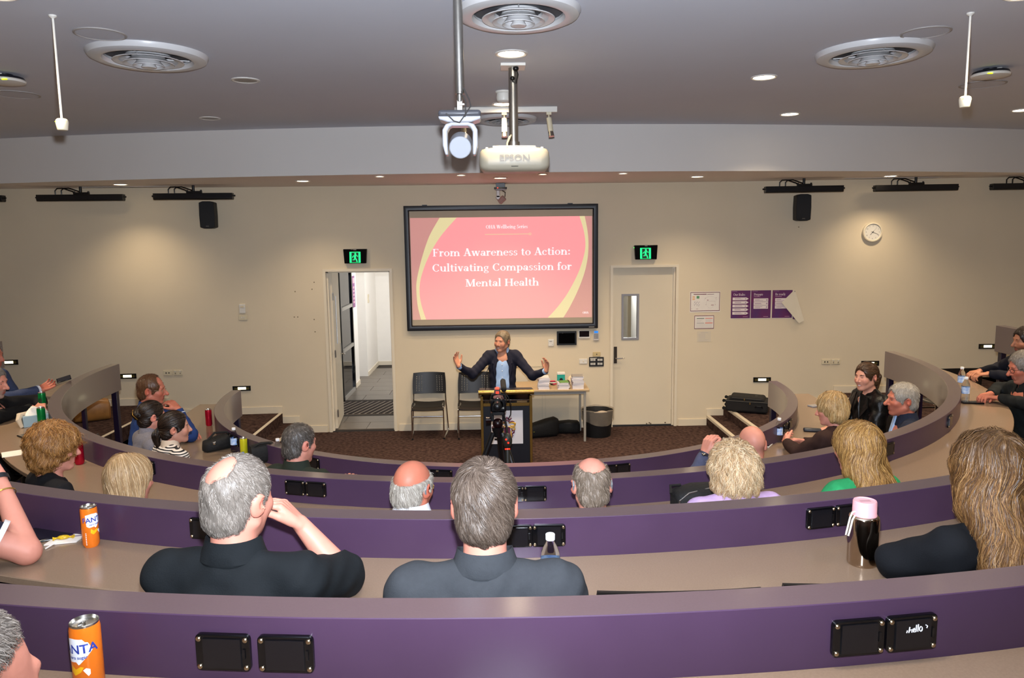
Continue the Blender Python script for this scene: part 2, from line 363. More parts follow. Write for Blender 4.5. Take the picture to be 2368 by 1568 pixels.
m = MB(); m.span((1.2, 11.9, 0), (1.26, 12.0, 2.9)); m.span((2.28, 13.5, 0), (2.34, 13.6, 2.9)); struct(m.build('trim_90', frame_paint, smooth=0), 'white post seen through the narrow door window', 'post')
m = MB(); m.span((-2.8, 15.6, 0), (-2.785, 17.0, 0.09)); m.span((-2.8, 16.985, 0), (-1, 17.0, 0.09)); m.span((-2.82, 14.2, 0), (-2.805, 14.75, 0.09)); struct(m.build('baseboard_corridor', frame_paint, smooth=0), 'white baseboard of the corridor', 'baseboard')
gd = thing('glazed_screen', 'black framed glazed screen with grey rails inside the corridor', 'glass door', (-2.82, 13.08, 0))
m = MB(); m.span((-0.02, 0, 0), (0.03, 0.07, 2.42)); m.span((-0.02, 1.05, 0), (0.03, 1.12, 2.42)); m.span((-0.02, 0, 2.36), (0.03, 1.12, 2.42)); m.build('frame', black_gloss, gd)
for z in (0.03, 0.88, 1.62): m = MB(); m.span((-0.02, 0.07, z-0.03), (0.032, 1.05, z+0.03)); m.build('rail', grey_metal, gd)
for z0, z1 in ((0.06, 0.85), (0.91, 1.59), (1.65, 2.36)): m = MB(); m.span((-0.004, 0.07, z0), (0.004, 1.05, z1)); m.build('pane', mat('dark glass', '#0a0c12', 0.04), gd, smooth=0)
n = thing('corridor_notice', 'purple and pink notice on the corridor wall beyond the doorway', 'notice', (-2.815, 14.45, 1.85))
m = MB(); m.span((0, -0.11, -0.3), (0.004, 0.11, 0.3)); m.build('sheet', mat('notice purple', '#8c5a86', 0.6), n, smooth=0)
m = MB(); m.span((0.004, -0.09, 0.16), (0.006, 0.09, 0.26)); [m.span((0.004, -0.08, -0.22+0.07*i), (0.006, 0.05, -0.18+0.07*i)) for i in range(5)]; m.build('print', mat('notice print', '#d9a9b4', 0.6), n, smooth=0)
n = thing('corridor_switch', 'small cream switch plate on the far corridor wall', 'switch', (-2.795, 15.95, 1.6))
m = MB(); m.span((-0.005, -0.06, -0.09), (0.012, 0.06, 0.09)); m.build('plate', cream_plastic, n, bevel=0.004)
m = MB(); m.span((0.012, -0.02, -0.03), (0.018, 0.02, 0.03)); m.build('rocker', white_plastic, n, bevel=0.003)
# ------------------------------------------------------------------ curved desks
ROWS = {'D': (2.818, 1.249, 0.30, 90), 'C': (4.068, 1.553, 0.48, 90), 'B': (5.258, 1.812, 0.94, 90), 'A': (6.346, 2.016, 1.15, 62)}
CAPW, DESKD, DESKDROP = 0.092, 0.44, 0.145
def ring_solid(m, r0, r1, z0, z1, a0, a1, n=90, mi=(0, 0, 0, 0)):
    """annular bar; material indices for (top, outer, bottom, inner)"""
    P0, P1 = arc(r0, a0, a1, n), arc(r1, a0, a1, n); o = len(m.v)
    for p, q in zip(P0, P1): m.v += [(p[0], p[1], z0), (q[0], q[1], z0), (q[0], q[1], z1), (p[0], p[1], z1)]
    for i in range(n):
        a, b = o+4*i, o+4*i+4
        m.f += [(a+3, a+2, b+2, b+3), (a+1, b+1, b+2, a+2), (a, b, b+1, a+1), (a, a+3, b+3, b)]; m.m += list(mi)
    m.f += [(o, o+1, o+2, o+3), (o+4*n+3, o+4*n+2, o+4*n+1, o+4*n)]; m.m += [mi[3], mi[3]]
SOCK = {'A': [-6.1, -4.9, 5.9, 7.0], 'B': [-12.8, -11.4, -0.45, 0.8, 11.8, 13.1, -24.5, -23.2], 'C': [-31.3, -16.6, -14.9, -0.4, 1.2, 31.2, 33.3, 47.5, -46.5], 'D': [-11.2, -9.4, 13.3, 15.3, -53.6, -50.5, 52.9, 56.0, -30, 32]}
DESK_LABEL = {'D': 'front curved purple and grey desk nearest the stage', 'C': 'second curved purple desk from the stage', 'B': 'third curved purple desk from the stage', 'A': 'nearest curved purple desk at the bottom edge'}
box_me = {}
def socket_box(parent, r, ang, zc, big):
    a = math.radians(ang); key = 'b'
    loc = (r*math.sin(a), YC - r*math.cos(a), zc)
    if key not in box_me:
        m = MB(); w, h = 0.136, 0.09
        pts = []
        for cx, cz, s in ((1, 1, 0), (-1, 1, 1), (-1, -1, 2), (1, -1, 3)):
            for j in range(4):
                t = PI/2*(s + j/3); pts.append((cx*(w/2-0.012)+0.012*math.cos(t), cz*(h/2-0.012)+0.012*math.sin(t)))
        m.prism(pts, (0, 0.004, 0), (1, 0, 0), (0, 0, 1), 0.014)
        f = MB(); f.span((-0.047, -0.0135, -0.036), (0.047, -0.0095, 0.036))
        sc = MB(); sc.lathe([(0.0, -0.0140), (0.004, -0.0138), (0.0062, -0.0120), (0.0065, -0.008)], 12, (0, 0, 0), cap=True)
        sc2 = MB(); sc2.v = [(x, z, -y) for x, y, z in sc.v]; sc2.f = sc.f; sc2.m = sc.m
        l = MB(); l.span((0.051, -0.013, -0.012), (0.057, -0.009, 0.012))
        b = m.build('socket_box', black_gloss, parent, bevel=0.003); fl = f.build('flap', mat('smoked flap', '#121114', 0.16), b, bevel=0.002)
        la = l.build('latch', black_plastic, b); s = sc2.build('screw', screw_metal, b)
        box_me[key] = (b.data, fl.data, la.data, s.data)
        for o in (b, fl, la, s): bpy.data.objects.remove(o)
    bd, fd, ld, sd = box_me[key]
    b = bpy.data.objects.new('socket_box', bd); COL.objects.link(b); b.parent = parent; b.location = loc; b.rotation_euler = (0, 0, a); b.scale = (0.87, 1, 0.9)
    b.modifiers.new('bevel', 'BEVEL').width = 0.002
    for nm, d in (('flap', fd), ('latch', ld)):
        o = bpy.data.objects.new(nm, d); COL.objects.link(o); o.parent = b
    for sx in (-1, 1):
        for sz in (-1, 1):
            o = bpy.data.objects.new('screw', sd); COL.objects.link(o); o.parent = b; o.location = (sx*0.058, 0.0, sz*0.034)
    return b
DESK = {}
for kx, (r, zc, fz, amax) in ROWS.items():
    t = thing('curved_desk', DESK_LABEL[kx], 'desk'); DESK[kx] = t
    m = MB(); ring_solid(m, r, r+CAPW, zc-0.28, zc, -amax, amax, 110, (0, 1, 1, 0))
    m.build('front_panel', [cap_laminate, purple], t, bevel=0.002, bseg=1)
    m = MB(); ring_solid(m, r+CAPW-0.002, r+DESKD, zc-DESKDROP-0.028, zc-DESKDROP, -amax, amax, 110)
    m.build('desktop', laminate, t, bevel=0.003, bseg=1)
    m = MB(); ring_solid(m, r+0.03, r+0.06, fz+0.06, zc-0.28, -amax*0.93, amax*0.93, 90) if kx in 'AB' else None
    if kx in 'AB': m.build('modesty_panel', purple, t)
    for a in ([-89.3, 89.3, -66, 66, -42, 42, -20, 20, 0] if amax == 90 else [-55, -35, -17, 0, 17, 35, 55]):
        ar = math.radians(a); px, py = (r+0.045)*math.sin(ar), YC-(r+0.045)*math.cos(ar)
        m = MB(); m.box((px, py, (fz+zc-0.28)/2), (0.055, 0.055, zc-0.28-fz), (0, 0, ar)); m.build('leg', mat('dark purple post', '#1c0f26', 0.4), t, bevel=0.003)
        px, py = (r+DESKD-0.06)*math.sin(ar), YC-(r+DESKD-0.06)*math.cos(ar)
        m = MB(); m.box((px, py, (fz+zc-DESKDROP-0.028)/2), (0.04, 0.04, zc-DESKDROP-0.028-fz), (0, 0, ar)); m.build('leg', mat('dark purple post', '#1c0f26', 0.4), t, bevel=0.003)
    for a in SOCK[kx]: socket_box(t, r+CAPW, a, zc-0.078 if kx == 'A' else zc-0.062, kx in 'AB')
# white handwriting marks on the right hand flap: flash glare painted as letter strokes
pen = mat('glare white', '#f2f5ff', 0.5)
for b in DESK['A'].children:
    if b.name.startswith('socket_box') and abs(b.rotation_euler.z-math.radians(7.0)) < 1e-3:
        m = MB()
        def scr(pts): m.tube([(x, -0.0142, z) for x, z in pts], 0.0012, 5)
        x = -0.012
        scr([(x-.008, .006), (x-.006, .012)]); scr([(x, .020), (x-.002, .006), (x+.002, .013), (x+.006, .013), (x+.006, .006)])
        scr([(x+.009, .010), (x+.014, .012), (x+.013, .016), (x+.009, .014), (x+.010, .007), (x+.015, .007)])
        scr([(x+.018, .024), (x+.017, .007)]); scr([(x+.023, .025), (x+.022, .007)])
        scr([(x+.030+.004*math.cos(i*PI/4), .013+.006*math.sin(i*PI/4)) for i in range(9)])
        scr([(x+.043, .022), (x+.048, .019), (x+.046, .014)])
        m.build('glare_strokes', pen, b)

# ------------------------------------------------------------------ ceiling fittings
vent_white = mat('vent white', '#c9c8c8', 0.3, var=0.02, vscale=10)
def lat(prof, n=40, c=(0, 0, 0)):
    m = MB(); m.lathe(prof, n, c, cap=False); return m
def air_vent(x, y, R, label):
    t = thing('ceiling_vent', label, 'air vent', (x, y, CZ), group='round ceiling air vents'); s = R/0.4
    lat([(0.29*s, -0.002), (0.285*s, -0.02), (0.30*s, -0.045*s), (0.34*s, -0.052*s), (0.385*s, -0.035*s), (0.40*s, -0.008), (0.40*s, 0.0)], 48).build('outer_ring', vent_white, t)
    m = MB(); m.lathe([(0.0, -0.004), (0.29*s, -0.003)], 32, cap=False); m.build('throat_shade', mat('vent throat', '#4c4c50', 0.7), t)  # flat dark disc painted in for the shade of a recess
    for r, z in ((0.235, -0.05), (0.17, -0.065), (0.105, -0.08)):
        lat([(r*0.62*s, -0.006), (r*0.66*s, z*0.45*s), (r*0.86*s, z*0.8*s), (r*s, z*s), (r*s*0.985, z*s-0.004), (r*0.82*s, z*0.8*s-0.006)], 40).build('cone', vent_white, t)
    m = MB(); m.lathe([(0.0, -0.094*s), (0.045*s, -0.094*s), (0.052*s, -0.088*s), (0.035*s, -0.06*s), (0.03*s, -0.006)], 24, cap=False); m.build('core', vent_white, t)
    for i in range(3):
        a = 2*PI*i/3+0.5; m = MB(); m.tube([(0.03*s*math.cos(a), 0.03*s*math.sin(a), -0.03*s), (0.27*s*math.cos(a), 0.27*s*math.sin(a), -0.02*s)], 0.004, 6); m.build('spoke', vent_white, t)
air_vent(-2.54, 5.62, 0.40, 'large round ceiling air vent left of the hanging camera')
air_vent(2.70, 5.70, 0.40, 'large round ceiling air vent on the right side')
air_vent(0.06, 4.66, 0.37, 'large round ceiling air vent at the top centre')
air_vent(0.05, 8.62, 0.34, 'round ceiling air vent behind the spotlight track')
def downlight(x, y, z, R, label, on=True, power=0.0, spot=125, group='ceiling downlights'):
    t = thing('downlight', label, 'downlight', (x, y, z), group=group)
    m = MB(); m.lathe([(R, 0.0), (R, -0.006), (R*0.9, -0.010), (R*0.80, -0.006), (R*0.78, 0.0)], 36, cap=False); m.build('ring', lamp_ring, t)
    m = MB(); m.lathe([(0.0005, -0.003), (R*0.79, -0.004)], 32, cap=False)
    m.build('lens', lamp_glow if on else mat('unlit lens', '#8d867e', 0.4), t)
    if on and power:
        l = lamp('downlight_lamp', 'SPOT', (x, y, z-0.03), power, (1.0, 0.80, 0.55), (x, y, z-2), spot_size=math.radians(spot), spot_blend=1.0, shadow_soft_size=R*0.7)
PW = 150
downlight(0.04, 5.68, CZ, 0.12, 'lit downlight just above the projector mount', True, PW*0.45)
downlight(0.00, 7.71, CZ, 0.11, 'lit downlight behind the projector pole', True, PW*2.6)
downlight(2.20, 6.56, CZ, 0.11, 'lit downlight on the right half of the ceiling, nearer one', True, PW)
downlight(3.18, 8.50, CZ, 0.11, 'lit downlight beside the bulkhead on the right', True, PW)
downlight(5.70, 8.38, CZ, 0.11, 'lit downlight cut by the right picture edge', True, PW)
downlight(-2.75, 4.28, CZ, 0.12, 'lit downlight at the top left corner', True, PW)
downlight(2.92, 4.40, CZ, 0.12, 'lit downlight at the top right corner', True, PW)
downlight(-2.14, 6.50, CZ, 0.115, 'unlit downlight on the left ceiling, nearer one', False)
downlight(-3.14, 8.40, CZ, 0.11, 'unlit downlight near the bulkhead on the left', False)
for x, y in ((-2.6, 1.6), (2.6, 1.6), (0, 1.4), (-2.6, -1.2), (2.6, -1.2), (5.2, 2.6), (-5.2, 2.6), (-5.6, 5.6), (5.6, 5.6)):  # out of view, added as fill light for the audience and side walls
    downlight(x, y, CZ, 0.12, 'added fill downlight in the unseen ceiling above the audience', True, PW*(3.2 if y > 4 else 0.3), group='added fill downlights')
SP = 72
for x, y, R, lb, p in ((-4.99, 10.15, 0.10, 'soffit downlight above the left light bars', .8), (-2.56, 9.93, 0.095, 'soffit downlight above the open doorway', 1.0), (-1.486, 9.36, 0.06, 'small soffit downlight left of the hanging camera', .5), (-0.498, 9.31, 0.06, 'small soffit downlight below the hanging camera', .5),
                   (-0.018, 9.80, 0.095, 'soffit downlight in front of the wall camera', 1.0), (0.493, 9.31, 0.06, 'small soffit downlight at the projector corner', .5), (1.474, 9.33, 0.06, 'small soffit downlight right of the projector', .5), (2.553, 9.96, 0.095, 'soffit downlight above the closed door', 1.0), (5.25, 10.24, 0.10, 'soffit downlight above the clock', .75)):
    downlight(x, y, SZ, R, lb, True, SP*p, 120, group='soffit downlights')
def ceiling_disc(x, y, R, label):
    t = thing('ceiling_speaker', label, 'ceiling speaker', (x, y, CZ), group='flush ceiling speakers')
    m = MB(); m.lathe([(R, 0), (R, -0.006), (R*0.93, -0.009), (R*0.9, -0.004)], 40, cap=False); m.build('rim', mat('speaker rim', '#a09a96', 0.6), t)
    m = MB(); m.lathe([(0.0005, -0.005), (R*0.9, -0.004)], 40, cap=False); m.build('grille', mat('speaker grille', '#c6c9d2', 0.85, bump=0.2, bscale=600), t)
ceiling_disc(-2.60, 5.08, 0.155, 'flat round ceiling speaker behind the left air vent')
ceiling_disc(2.80, 5.19, 0.155, 'flat round ceiling speaker behind the right air vent')
ceiling_disc(-4.33, 7.01, 0.19, 'flat round ceiling speaker at the left picture edge')
ceiling_disc(4.33, 6.95, 0.19, 'flat round ceiling speaker by the right hanging sensor')
led_green = mat('green led', '#b6e60a', 0.4, emit='#c8f000', estr=2.0)
def hang_sensor(x, y, zb, label):
    t = thing('hanging_microphone', label, 'microphone', (x, y, CZ), group='hanging microphones'); d = zb-CZ
    m = MB(); m.lathe([(0.022, 0), (0.022, -0.008), (0.006, -0.02)], 16, cap=False); m.build('ceiling_cup', white_plastic, t)
    m = MB(); m.cyl((0, 0, -0.01), (0, 0, d+0.03), 0.0065, n=10); m.build('rod', white_plastic, t)
    m = MB(); m.lathe([(0.004, d+0.034), (0.024, d+0.033), (0.033, d+0.025), (0.035, d+0.012), (0.029, d-0.03), (0.026, d-0.034), (0.001, d-0.034)], 28, cap=False); m.build('capsule', mat('ivory plastic', '#e7dcc2', 0.4), t)
    m = MB(); m.box((0.03, -0.012, d+0.014), (0.005, 0.005, 0.004)); m.box((-0.026, -0.022, d+0.014), (0.005, 0.005, 0.004)); m.build('indicator_light', led_green, t)
hang_sensor(-2.67, 4.68, 3.508, 'white microphone hanging from a rod on the left')
hang_sensor(2.83, 4.76, 3.603, 'white microphone hanging from a rod on the right')
def access_point(x, y, label, led):
    t = thing('wireless_access_point', label, 'access point', (x, y, CZ), group='ceiling access points')
    m = MB(); m.lathe([(0.06, 0), (0.06, -0.012), (0.13, -0.022), (0.14, -0.04), (0.001, -0.042)], 32, cap=False); m.build('back_shell', mat('dark blue plastic', '#14151f', 0.35), t)
    m = MB(); m.lathe([(0.138, -0.04), (0.145, -0.048), (0.14, -0.062), (0.10, -0.07), (0.001, -0.072)], 36, cap=False); m.build('cover', white_plastic, t)
    m = MB(); m.tube([(-0.02, 0.02, -0.002), (0.03, -0.09, -0.012), (0.0, -0.12, -0.03)], 0.006); m.build('cable', white_plastic, t)
    m = MB(); [m.box((led+0.014*i, -0.125, -0.062), (0.008, 0.012, 0.006)) for i in range(3)]; m.build('indicator_light', led_green, t)
access_point(3.99, 6.32, 'round white access point with dark back on the right ceiling', -0.10)
access_point(-3.93, 6.22, 'round white access point with dark back at the left edge', 0.06)
# hanging pan-tilt camera
cam_white = mat('camera white', '#a9aab0', 0.25)
cable_grey = mat('cable grey', '#3d3a38', 0.5)
t = thing('ceiling_camera', 'pan tilt camera hanging on a long silver pole', 'camera', (-0.276, 4.15, CZ-0.037))
m = MB(); m.cyl((0, 0, 0.037), (0.002, 0, -0.53), 0.024, n=24); m.lathe([(0.06, 0.037), (0.06, 0.027), (0.026, 0.022)], 24, cap=False); m.build('pole', steel, t)
m = MB(); m.cyl((0, 0, -0.53), (0, 0, -0.57), 0.016); m.box((0, 0, -0.59), (0.03, 0.02, 0.06)); m.box((0.012, -0.012, -0.585), (0.03, 0.012, 0.012)); m.build('swivel_joint', steel, t, bevel=0.002)
m = MB(); m.span((-0.113, -0.07, -0.655), (0.113, 0.07, -0.62)); m.build('base', mat('camera dark base', '#4a4a4f', 0.3), t, bevel=0.015, bseg=3)
m = MB()
pr = [(-0.113, -0.652), (0.113, -0.652), (0.108, -0.668), (0.06, -0.683), (-0.06, -0.683), (-0.108, -0.668)]
m.prism(pr, (0, 0.065, 0), (1, 0, 0), (0, 0, 1), 0.13); m.build('base_cover', cam_white, t, bevel=0.006)
m = MB()
def yoke_arm(sx):
    return [(sx*0.062, -0.045, -0.685), (sx*0.09, -0.045, -0.71), (sx*0.098, -0.04, -0.80), (sx*0.088, -0.035, -0.845)]
for sx in (-1, 1):
    m.prism([(sx*a, b) for a, b in ((0.04, -0.68), (0.075, -0.69), (0.093, -0.72), (0.093, -0.80), (0.08, -0.85), (0.066, -0.85), (0.068, -0.73), (0.055, -0.705), (0.04, -0.70))], (0, 0.04, 0), (1, 0, 0), (0, 0, 1), 0.09)
m.span((-0.05, -0.05, -0.70), (0.05, 0.04, -0.68)); m.build('yoke', cam_white, t, bevel=0.006)
m = MB(); m.cyl((0.0, -0.055, -0.815), (0.0, 0.075, -0.775), 0.058, 0.062, n=32); m.build('camera_head', mat('camera head grey', '#9a9da4', 0.3), t, bevel=0.005)
m = MB(); m.cyl((0.0, 0.07, -0.776), (0.0, 0.095, -0.768), 0.045, n=24); m.build('lens', black_gloss, t)
m = MB(); m.tube([(0.022, -0.01, -0.5), (0.05, -0.03, -0.56), (0.06, -0.05, -0.6), (0.03, -0.08, -0.65), (0.0, -0.085, -0.69), (-0.03, -0.078, -0.68), (-0.07, -0.072, -0.64)], 0.0035, 6); m.tube([(0.01, -0.02, -0.52), (0.035, -0.05, -0.58), (0.03, -0.082, -0.66)], 0.003, 6); m.build('cable', cable_grey, t)
# projector
t = thing('projector', 'white ceiling projector with silver pole above the audience', 'projector', (0.06, 6.05, CZ)); t.scale = (1.06, 1.0, 0.965)
m = MB(); m.span((-0.09, -0.09, -0.022), (0.09, 0.09, 0)); m.build('ceiling_plate', white_plastic, t, bevel=0.003)
m = MB(); m.cyl((0, 0, -0.02), (0, 0, -0.63), 0.033, n=28); m.build('pole', steel, t)
m = MB(); m.span((-0.155, -0.09, -0.655), (0.155, 0.10, -0.64)); m.tube([(-0.15, -0.1, -0.675), (-0.15, -0.1, -0.645), (0.15, -0.1, -0.645), (0.15, -0.1, -0.675)], 0.004); m.cyl((0, 0, -0.6), (0, 0, -0.65), 0.045); m.build('mount_bracket', steel, t)
m = MB()
def rrect(w, h, r, n=6):
    P = []
    for cx, cz, s in ((1, 1, 0), (-1, 1, 1), (-1, -1, 2), (1, -1, 3)):
        for j in range(n+1):
            a = PI/2*(s+j/n); P.append((cx*(w-r)+r*math.cos(a), cz*(h-r)+r*math.sin(a)))
    return P
rings = []
for z, w, d in ((-0.665, 0.20, 0.15), (-0.675, 0.235, 0.17), (-0.70, 0.25, 0.185), (-0.75, 0.255, 0.19), (-0.80, 0.253, 0.188), (-0.82, 0.245, 0.18), (-0.84, 0.225, 0.165)):
    rings.append([(p[0], p[1]-0.02, z) for p in rrect(w, d, 0.07)])
m.rings(rings); m.build('body', mat('projector white', '#b3ab97', 0.4), t, smooth=50)
m = MB(); m.box((0, -0.198, -0.812), (0.05, 0.012, 0.006)); m.build('slot', black_matt, t)
text_part('brand_lettering', 'EPSON', 0.072, mat('logo grey', '#85817a', 0.4), t, (0.0, -0.2125, -0.752), extrude=0.0015, offset=0.0012)
m = MB(); m.lathe([(0.001, 0), (0.045, 0), (0.05, 0.01), (0.05, 0.05)], 24, (0.14, 0.165, -0.75), axis=(0, -1, 0), cap=False); m.build('lens', black_gloss, t)
for sx in (-0.2, -0.14, 0.15, 0.2): m = MB(); m.cyl((sx, -0.15, -0.685), (sx, -0.15, -0.66), 0.011); m.build('foot', white_plastic, t)
m = MB(); m.tube([(-0.03, -0.03, -0.56), (-0.05, -0.06, -0.62), (-0.05, -0.10, -0.67), (0.0, -0.12, -0.69)], 0.007); m.tube([(-0.02, -0.04, -0.55), (-0.06, -0.07, -0.65), (0.02, -0.13, -0.69)], 0.005); m.build('cable', mat('projector cable', '#a49a85', 0.5), t)
m = MB(); m.tube([(0.02, -0.036, -0.03), (0.035, -0.04, -0.08), (0.02, -0.045, -0.15), (-0.005, -0.04, -0.13)], 0.006); m.ell((-0.005, -0.04, -0.11), 0.018); m.ell((0.02, -0.04, -0.035), 0.022); m.build('power_plug', black_plastic, t)
# smoke detector beside the second downlight
t = thing('smoke_detector', 'white smoke detector in front of the second downlight', 'smoke detector', (0.0, 7.08, CZ))
m = MB(); m.lathe([(0.075, 0), (0.075, -0.012), (0.066, -0.02)], 28, cap=False); m.build('base', white_plastic, t)
m = MB(); m.lathe([(0.062, -0.018), (0.068, -0.06), (0.062, -0.085), (0.04, -0.10), (0.001, -0.102)], 28, cap=False); m.build('head', white_plastic, t)
# spotlight track
t = thing('spotlight_track', 'white lighting track with small tilted spotlights', 'track light', (0.17, 7.9, CZ))
m = MB(); m.span((-0.66, -0.018, -0.055), (0.385, 0.018, 0)); m.build('track', white_plastic, t, bevel=0.003)
spot_w = mat('spot ivory', '#d6ccb0', 0.4)
for x, tl in ((-0.58, 0.1), (-0.155, 0.0), (0.30, 0.12)):
    m = MB(); m.box((x, 0, -0.065), (0.05, 0.03, 0.03)); m.cyl((x, 0, -0.07), (x, 0, -0.11), 0.007)
    a, b = Vector((x, 0, -0.11)), Vector((x+tl*0.15, -0.02, -0.25)); h = MB(); h.cyl(a, b, 0.027, n=20)
    s = h.build('spotlight', spot_w, t, bevel=0.003); m.build('adaptor', spot_w, s)
    h = MB(); d = (b-a).normalized(); h.cyl(b, b+d*0.05, 0.024, 0.03, n=20); h.build('lamp_rim', steel, s)
# camera on the front wall under the soffit
t = thing('wall_camera', 'small pan tilt camera mounted above the projection screen', 'camera', (-0.01, 10.72, SZ))
m = MB(); m.span((-0.065, -0.02, -0.06), (0.065, 0.12, 0)); m.build('bracket', black_plastic, t, bevel=0.003)
m = MB(); m.span((-0.09, -0.07, -0.085), (0.09, 0.08, -0.06)); m.build('base', black_gloss, t, bevel=0.006)
m = MB(); m.lathe([(0.085, -0.085), (0.075, -0.1), (0.001, -0.105)], 28, cap=False); m.build('base_cover', cam_white, t)
m = MB(); m.span((-0.06, -0.03, -0.2), (-0.01, 0.03, -0.1)); m.cyl((-0.035, -0.03, -0.2), (-0.035, 0.03, -0.2), 0.032); m.build('yoke', mat('camera taupe', '#9c8a80', 0.3), t, bevel=0.006)
m = MB(); m.cyl((-0.02, 0.0, -0.26), (0.05, -0.03, -0.20), 0.04); m.build('camera_head', mat('camera pinkish', '#a08078', 0.3), t, bevel=0.004)
m = MB(); m.tube([(0.02, 0, -0.1), (0.065, -0.02, -0.13), (0.06, -0.03, -0.19)], 0.006); m.build('cable', black_plastic, t)
m = MB(); m.box((-0.04, -0.072, -0.07), (0.016, 0.004, 0.008)); m.build('indicator_light', mat('red led', '#ff3311', 0.4, emit='#ff2a10', estr=4), t)
# black light bars along the soffit
def light_bar(xc, yc, L, rz, label):
    t = thing('light_bar', label, 'light bar', (xc, yc, SZ), rz, group='black light bars')
    m = MB(); m.prism([(-0.05, -0.105), (0.05, -0.105), (0.05, -0.178), (0.034, -0.192), (-0.034, -0.192), (-0.05, -0.178)], (-L/2, 0, 0), (0, 1, 0), (0, 0, 1), L); m.build('housing', black_plastic, t, bevel=0.003)
    m = MB(); [m.span((-L/2+0.005, -0.052, -0.130-0.02*i), (L/2-0.005, -0.049, -0.123-0.02*i)) for i in range(3)]; m.build('fin', mat('dark fin', '#1d1d22', 0.3), t)
    m = MB(); m.cyl((-L/2-0.02, 0, -0.14), (-L/2, 0, -0.14), 0.008); m.cyl((L/2, 0, -0.14), (L/2+0.02, 0, -0.14), 0.008); m.ell((-L/2-0.022, 0, -0.14), 0.012); m.ell((L/2+0.022, 0, -0.14), 0.012); m.build('side_knob', black_plastic, t)
    m = MB(); m.span((-0.09, -0.02, -0.115), (0.11, 0.02, -0.075)); m.cyl((0, 0, -0.08), (0, 0, 0), 0.018); m.cyl((-0.08, 0, -0.1), (-0.08, 0, -0.06), 0.012); m.cyl((0.1, 0, -0.1), (0.1, 0, -0.06), 0.012); m.build('bracket', black_plastic, t)
    m = MB()
    for x in (-0.33, -0.25): m.tube([(x, 0, -0.115), (x, 0, -0.05), (x+0.03, 0, -0.02), (x+0.10, 0, -0.018), (x+0.22, 0, -0.06), (x+0.28, 0, -0.10)], 0.0085, 8)
    m.build('cable', black_plastic, t)
ra = math.radians(3.4)
light_bar(-5.70, 10.5, 1.12, ra, 'black linear light bar above the left wall, nearer the corner edge')
light_bar(-4.185, 10.5, 1.04, ra, 'black linear light bar directly above the left wall loudspeaker')
light_bar(-7.25, 10.45, 1.06, ra, 'black linear light bar cut by the left picture edge')
light_bar(4.18, 10.5, 1.06, -ra, 'black linear light bar directly above the right wall loudspeaker')
light_bar(5.745, 10.5, 1.12, -ra, 'black linear light bar above the wall clock')
light_bar(7.33, 10.45, 1.06, -ra, 'black linear light bar cut by the right picture edge')
for sx, x0, x1 in ((-1, -5.75, -4.55), (1, 4.8, 6.1)):
    t = thing('slot_diffuser', 'narrow grey air slot in the soffit on the %s' % ('left' if sx < 0 else 'right'), 'air vent', ((x0+x1)/2, 10.62, SZ), group='soffit air slots')
    for i in range(3): m = MB(); m.span((-(x1-x0)/2, -0.05+0.04*i, -0.006), ((x1-x0)/2, -0.025+0.04*i, 0)); m.build('slat', grey_metal, t)
    m = MB(); m.span((-(x1-x0)/2-0.02, -0.07, -0.003), ((x1-x0)/2+0.02, 0.075, 0)); m.build('frame', soffit_paint, t)

# ------------------------------------------------------------------ wall fittings
def wall_at(x):
    if abs(x) <= 3.4: return (x, W), 0.0
    t = (abs(x)-3.4)/4.2; return (x, W-0.25*t), (ra if x < 0 else -ra)
def wthing(name, label, cat, x, z, group=None, off=0.0):
    (px, py), rz = wall_at(x)
    return thing(name, label, cat, (px, py-off, z), rz, group)
# projection screen
scr_mat = mat('screen surface', '#b9aa92', 0.7)
def glowm(n, add): return mat(n, '#b3a48d', 0.7, emit=add, estr=1/1.414)   # screen cloth plus the projector's light
t = thing('projection_screen', 'framed projection screen showing a pink presentation slide', 'screen', (0, W, 1.49))
m = MB(); Z0 = 1.49
def fr(x0, z0, x1, z1, y0, y1, mm): mm.span((x0, y0, z0-Z0), (x1, y1, z1-Z0))
pr = [(0, 0), (0.0, -0.065), (0.02, -0.07), (0.06, -0.06), (0.075, -0.04), (0.075, 0)]
m = MB()
co = [(-1.393, 1.497), (1.383, 1.497), (1.383, 3.288), (-1.393, 3.288)]; sg = [(1, 1), (-1, 1), (-1, -1), (1, -1)]
m.rings([[(c[0]+s[0]*d, y, c[1]-Z0+s[1]*d) for d, y in pr] for c, s in zip(co, sg)], loop=True)
m.build('frame', mat('screen frame', '#141318', 0.4), t)
m = MB(); m.span((-1.33, -0.03, 1.56-Z0), (1.32, -0.02, 3.22-Z0)); m.build('screen_surface', scr_mat, t, smooth=0)
def slide_poly(name, pts, y, mm):
    q = MB(); q.prism([(x, z-Z0) for x, z in pts], (0, y, 0), (1, 0, 0), (0, 0, 1), 0.0008); o = q.build(name, mm, t, smooth=0); return o
slide_poly('slide_background', [(-1.31, 3.118), (1.30, 3.115), (1.30, 1.655), (-1.312, 1.655)][::-1], -0.0305, glowm('slide rose', (0.40, 0.13, 0.14)))
def smooth_curve(P, n=6):
    out = []
    for i in range(len(P)-1):
        p0 = P[max(i-1, 0)]; p1 = P[i]; p2 = P[i+1]; p3 = P[min(i+2, len(P)-1)]
        for j in range(n):
            u = j/n; out.append(tuple(0.5*((2*p1[k])+(-p0[k]+p2[k])*u+(2*p0[k]-5*p1[k]+4*p2[k]-p3[k])*u*u+(-p0[k]+3*p1[k]-3*p2[k]+p3[k])*u**3) for k in (0, 1)))
    return out + [P[-1]]
outL = [(-0.885, 3.117), (-1.041, 2.855), (-1.159, 2.533), (-1.236, 2.234), (-1.247, 2.07), (-1.233, 1.849), (-1.191, 1.656)]
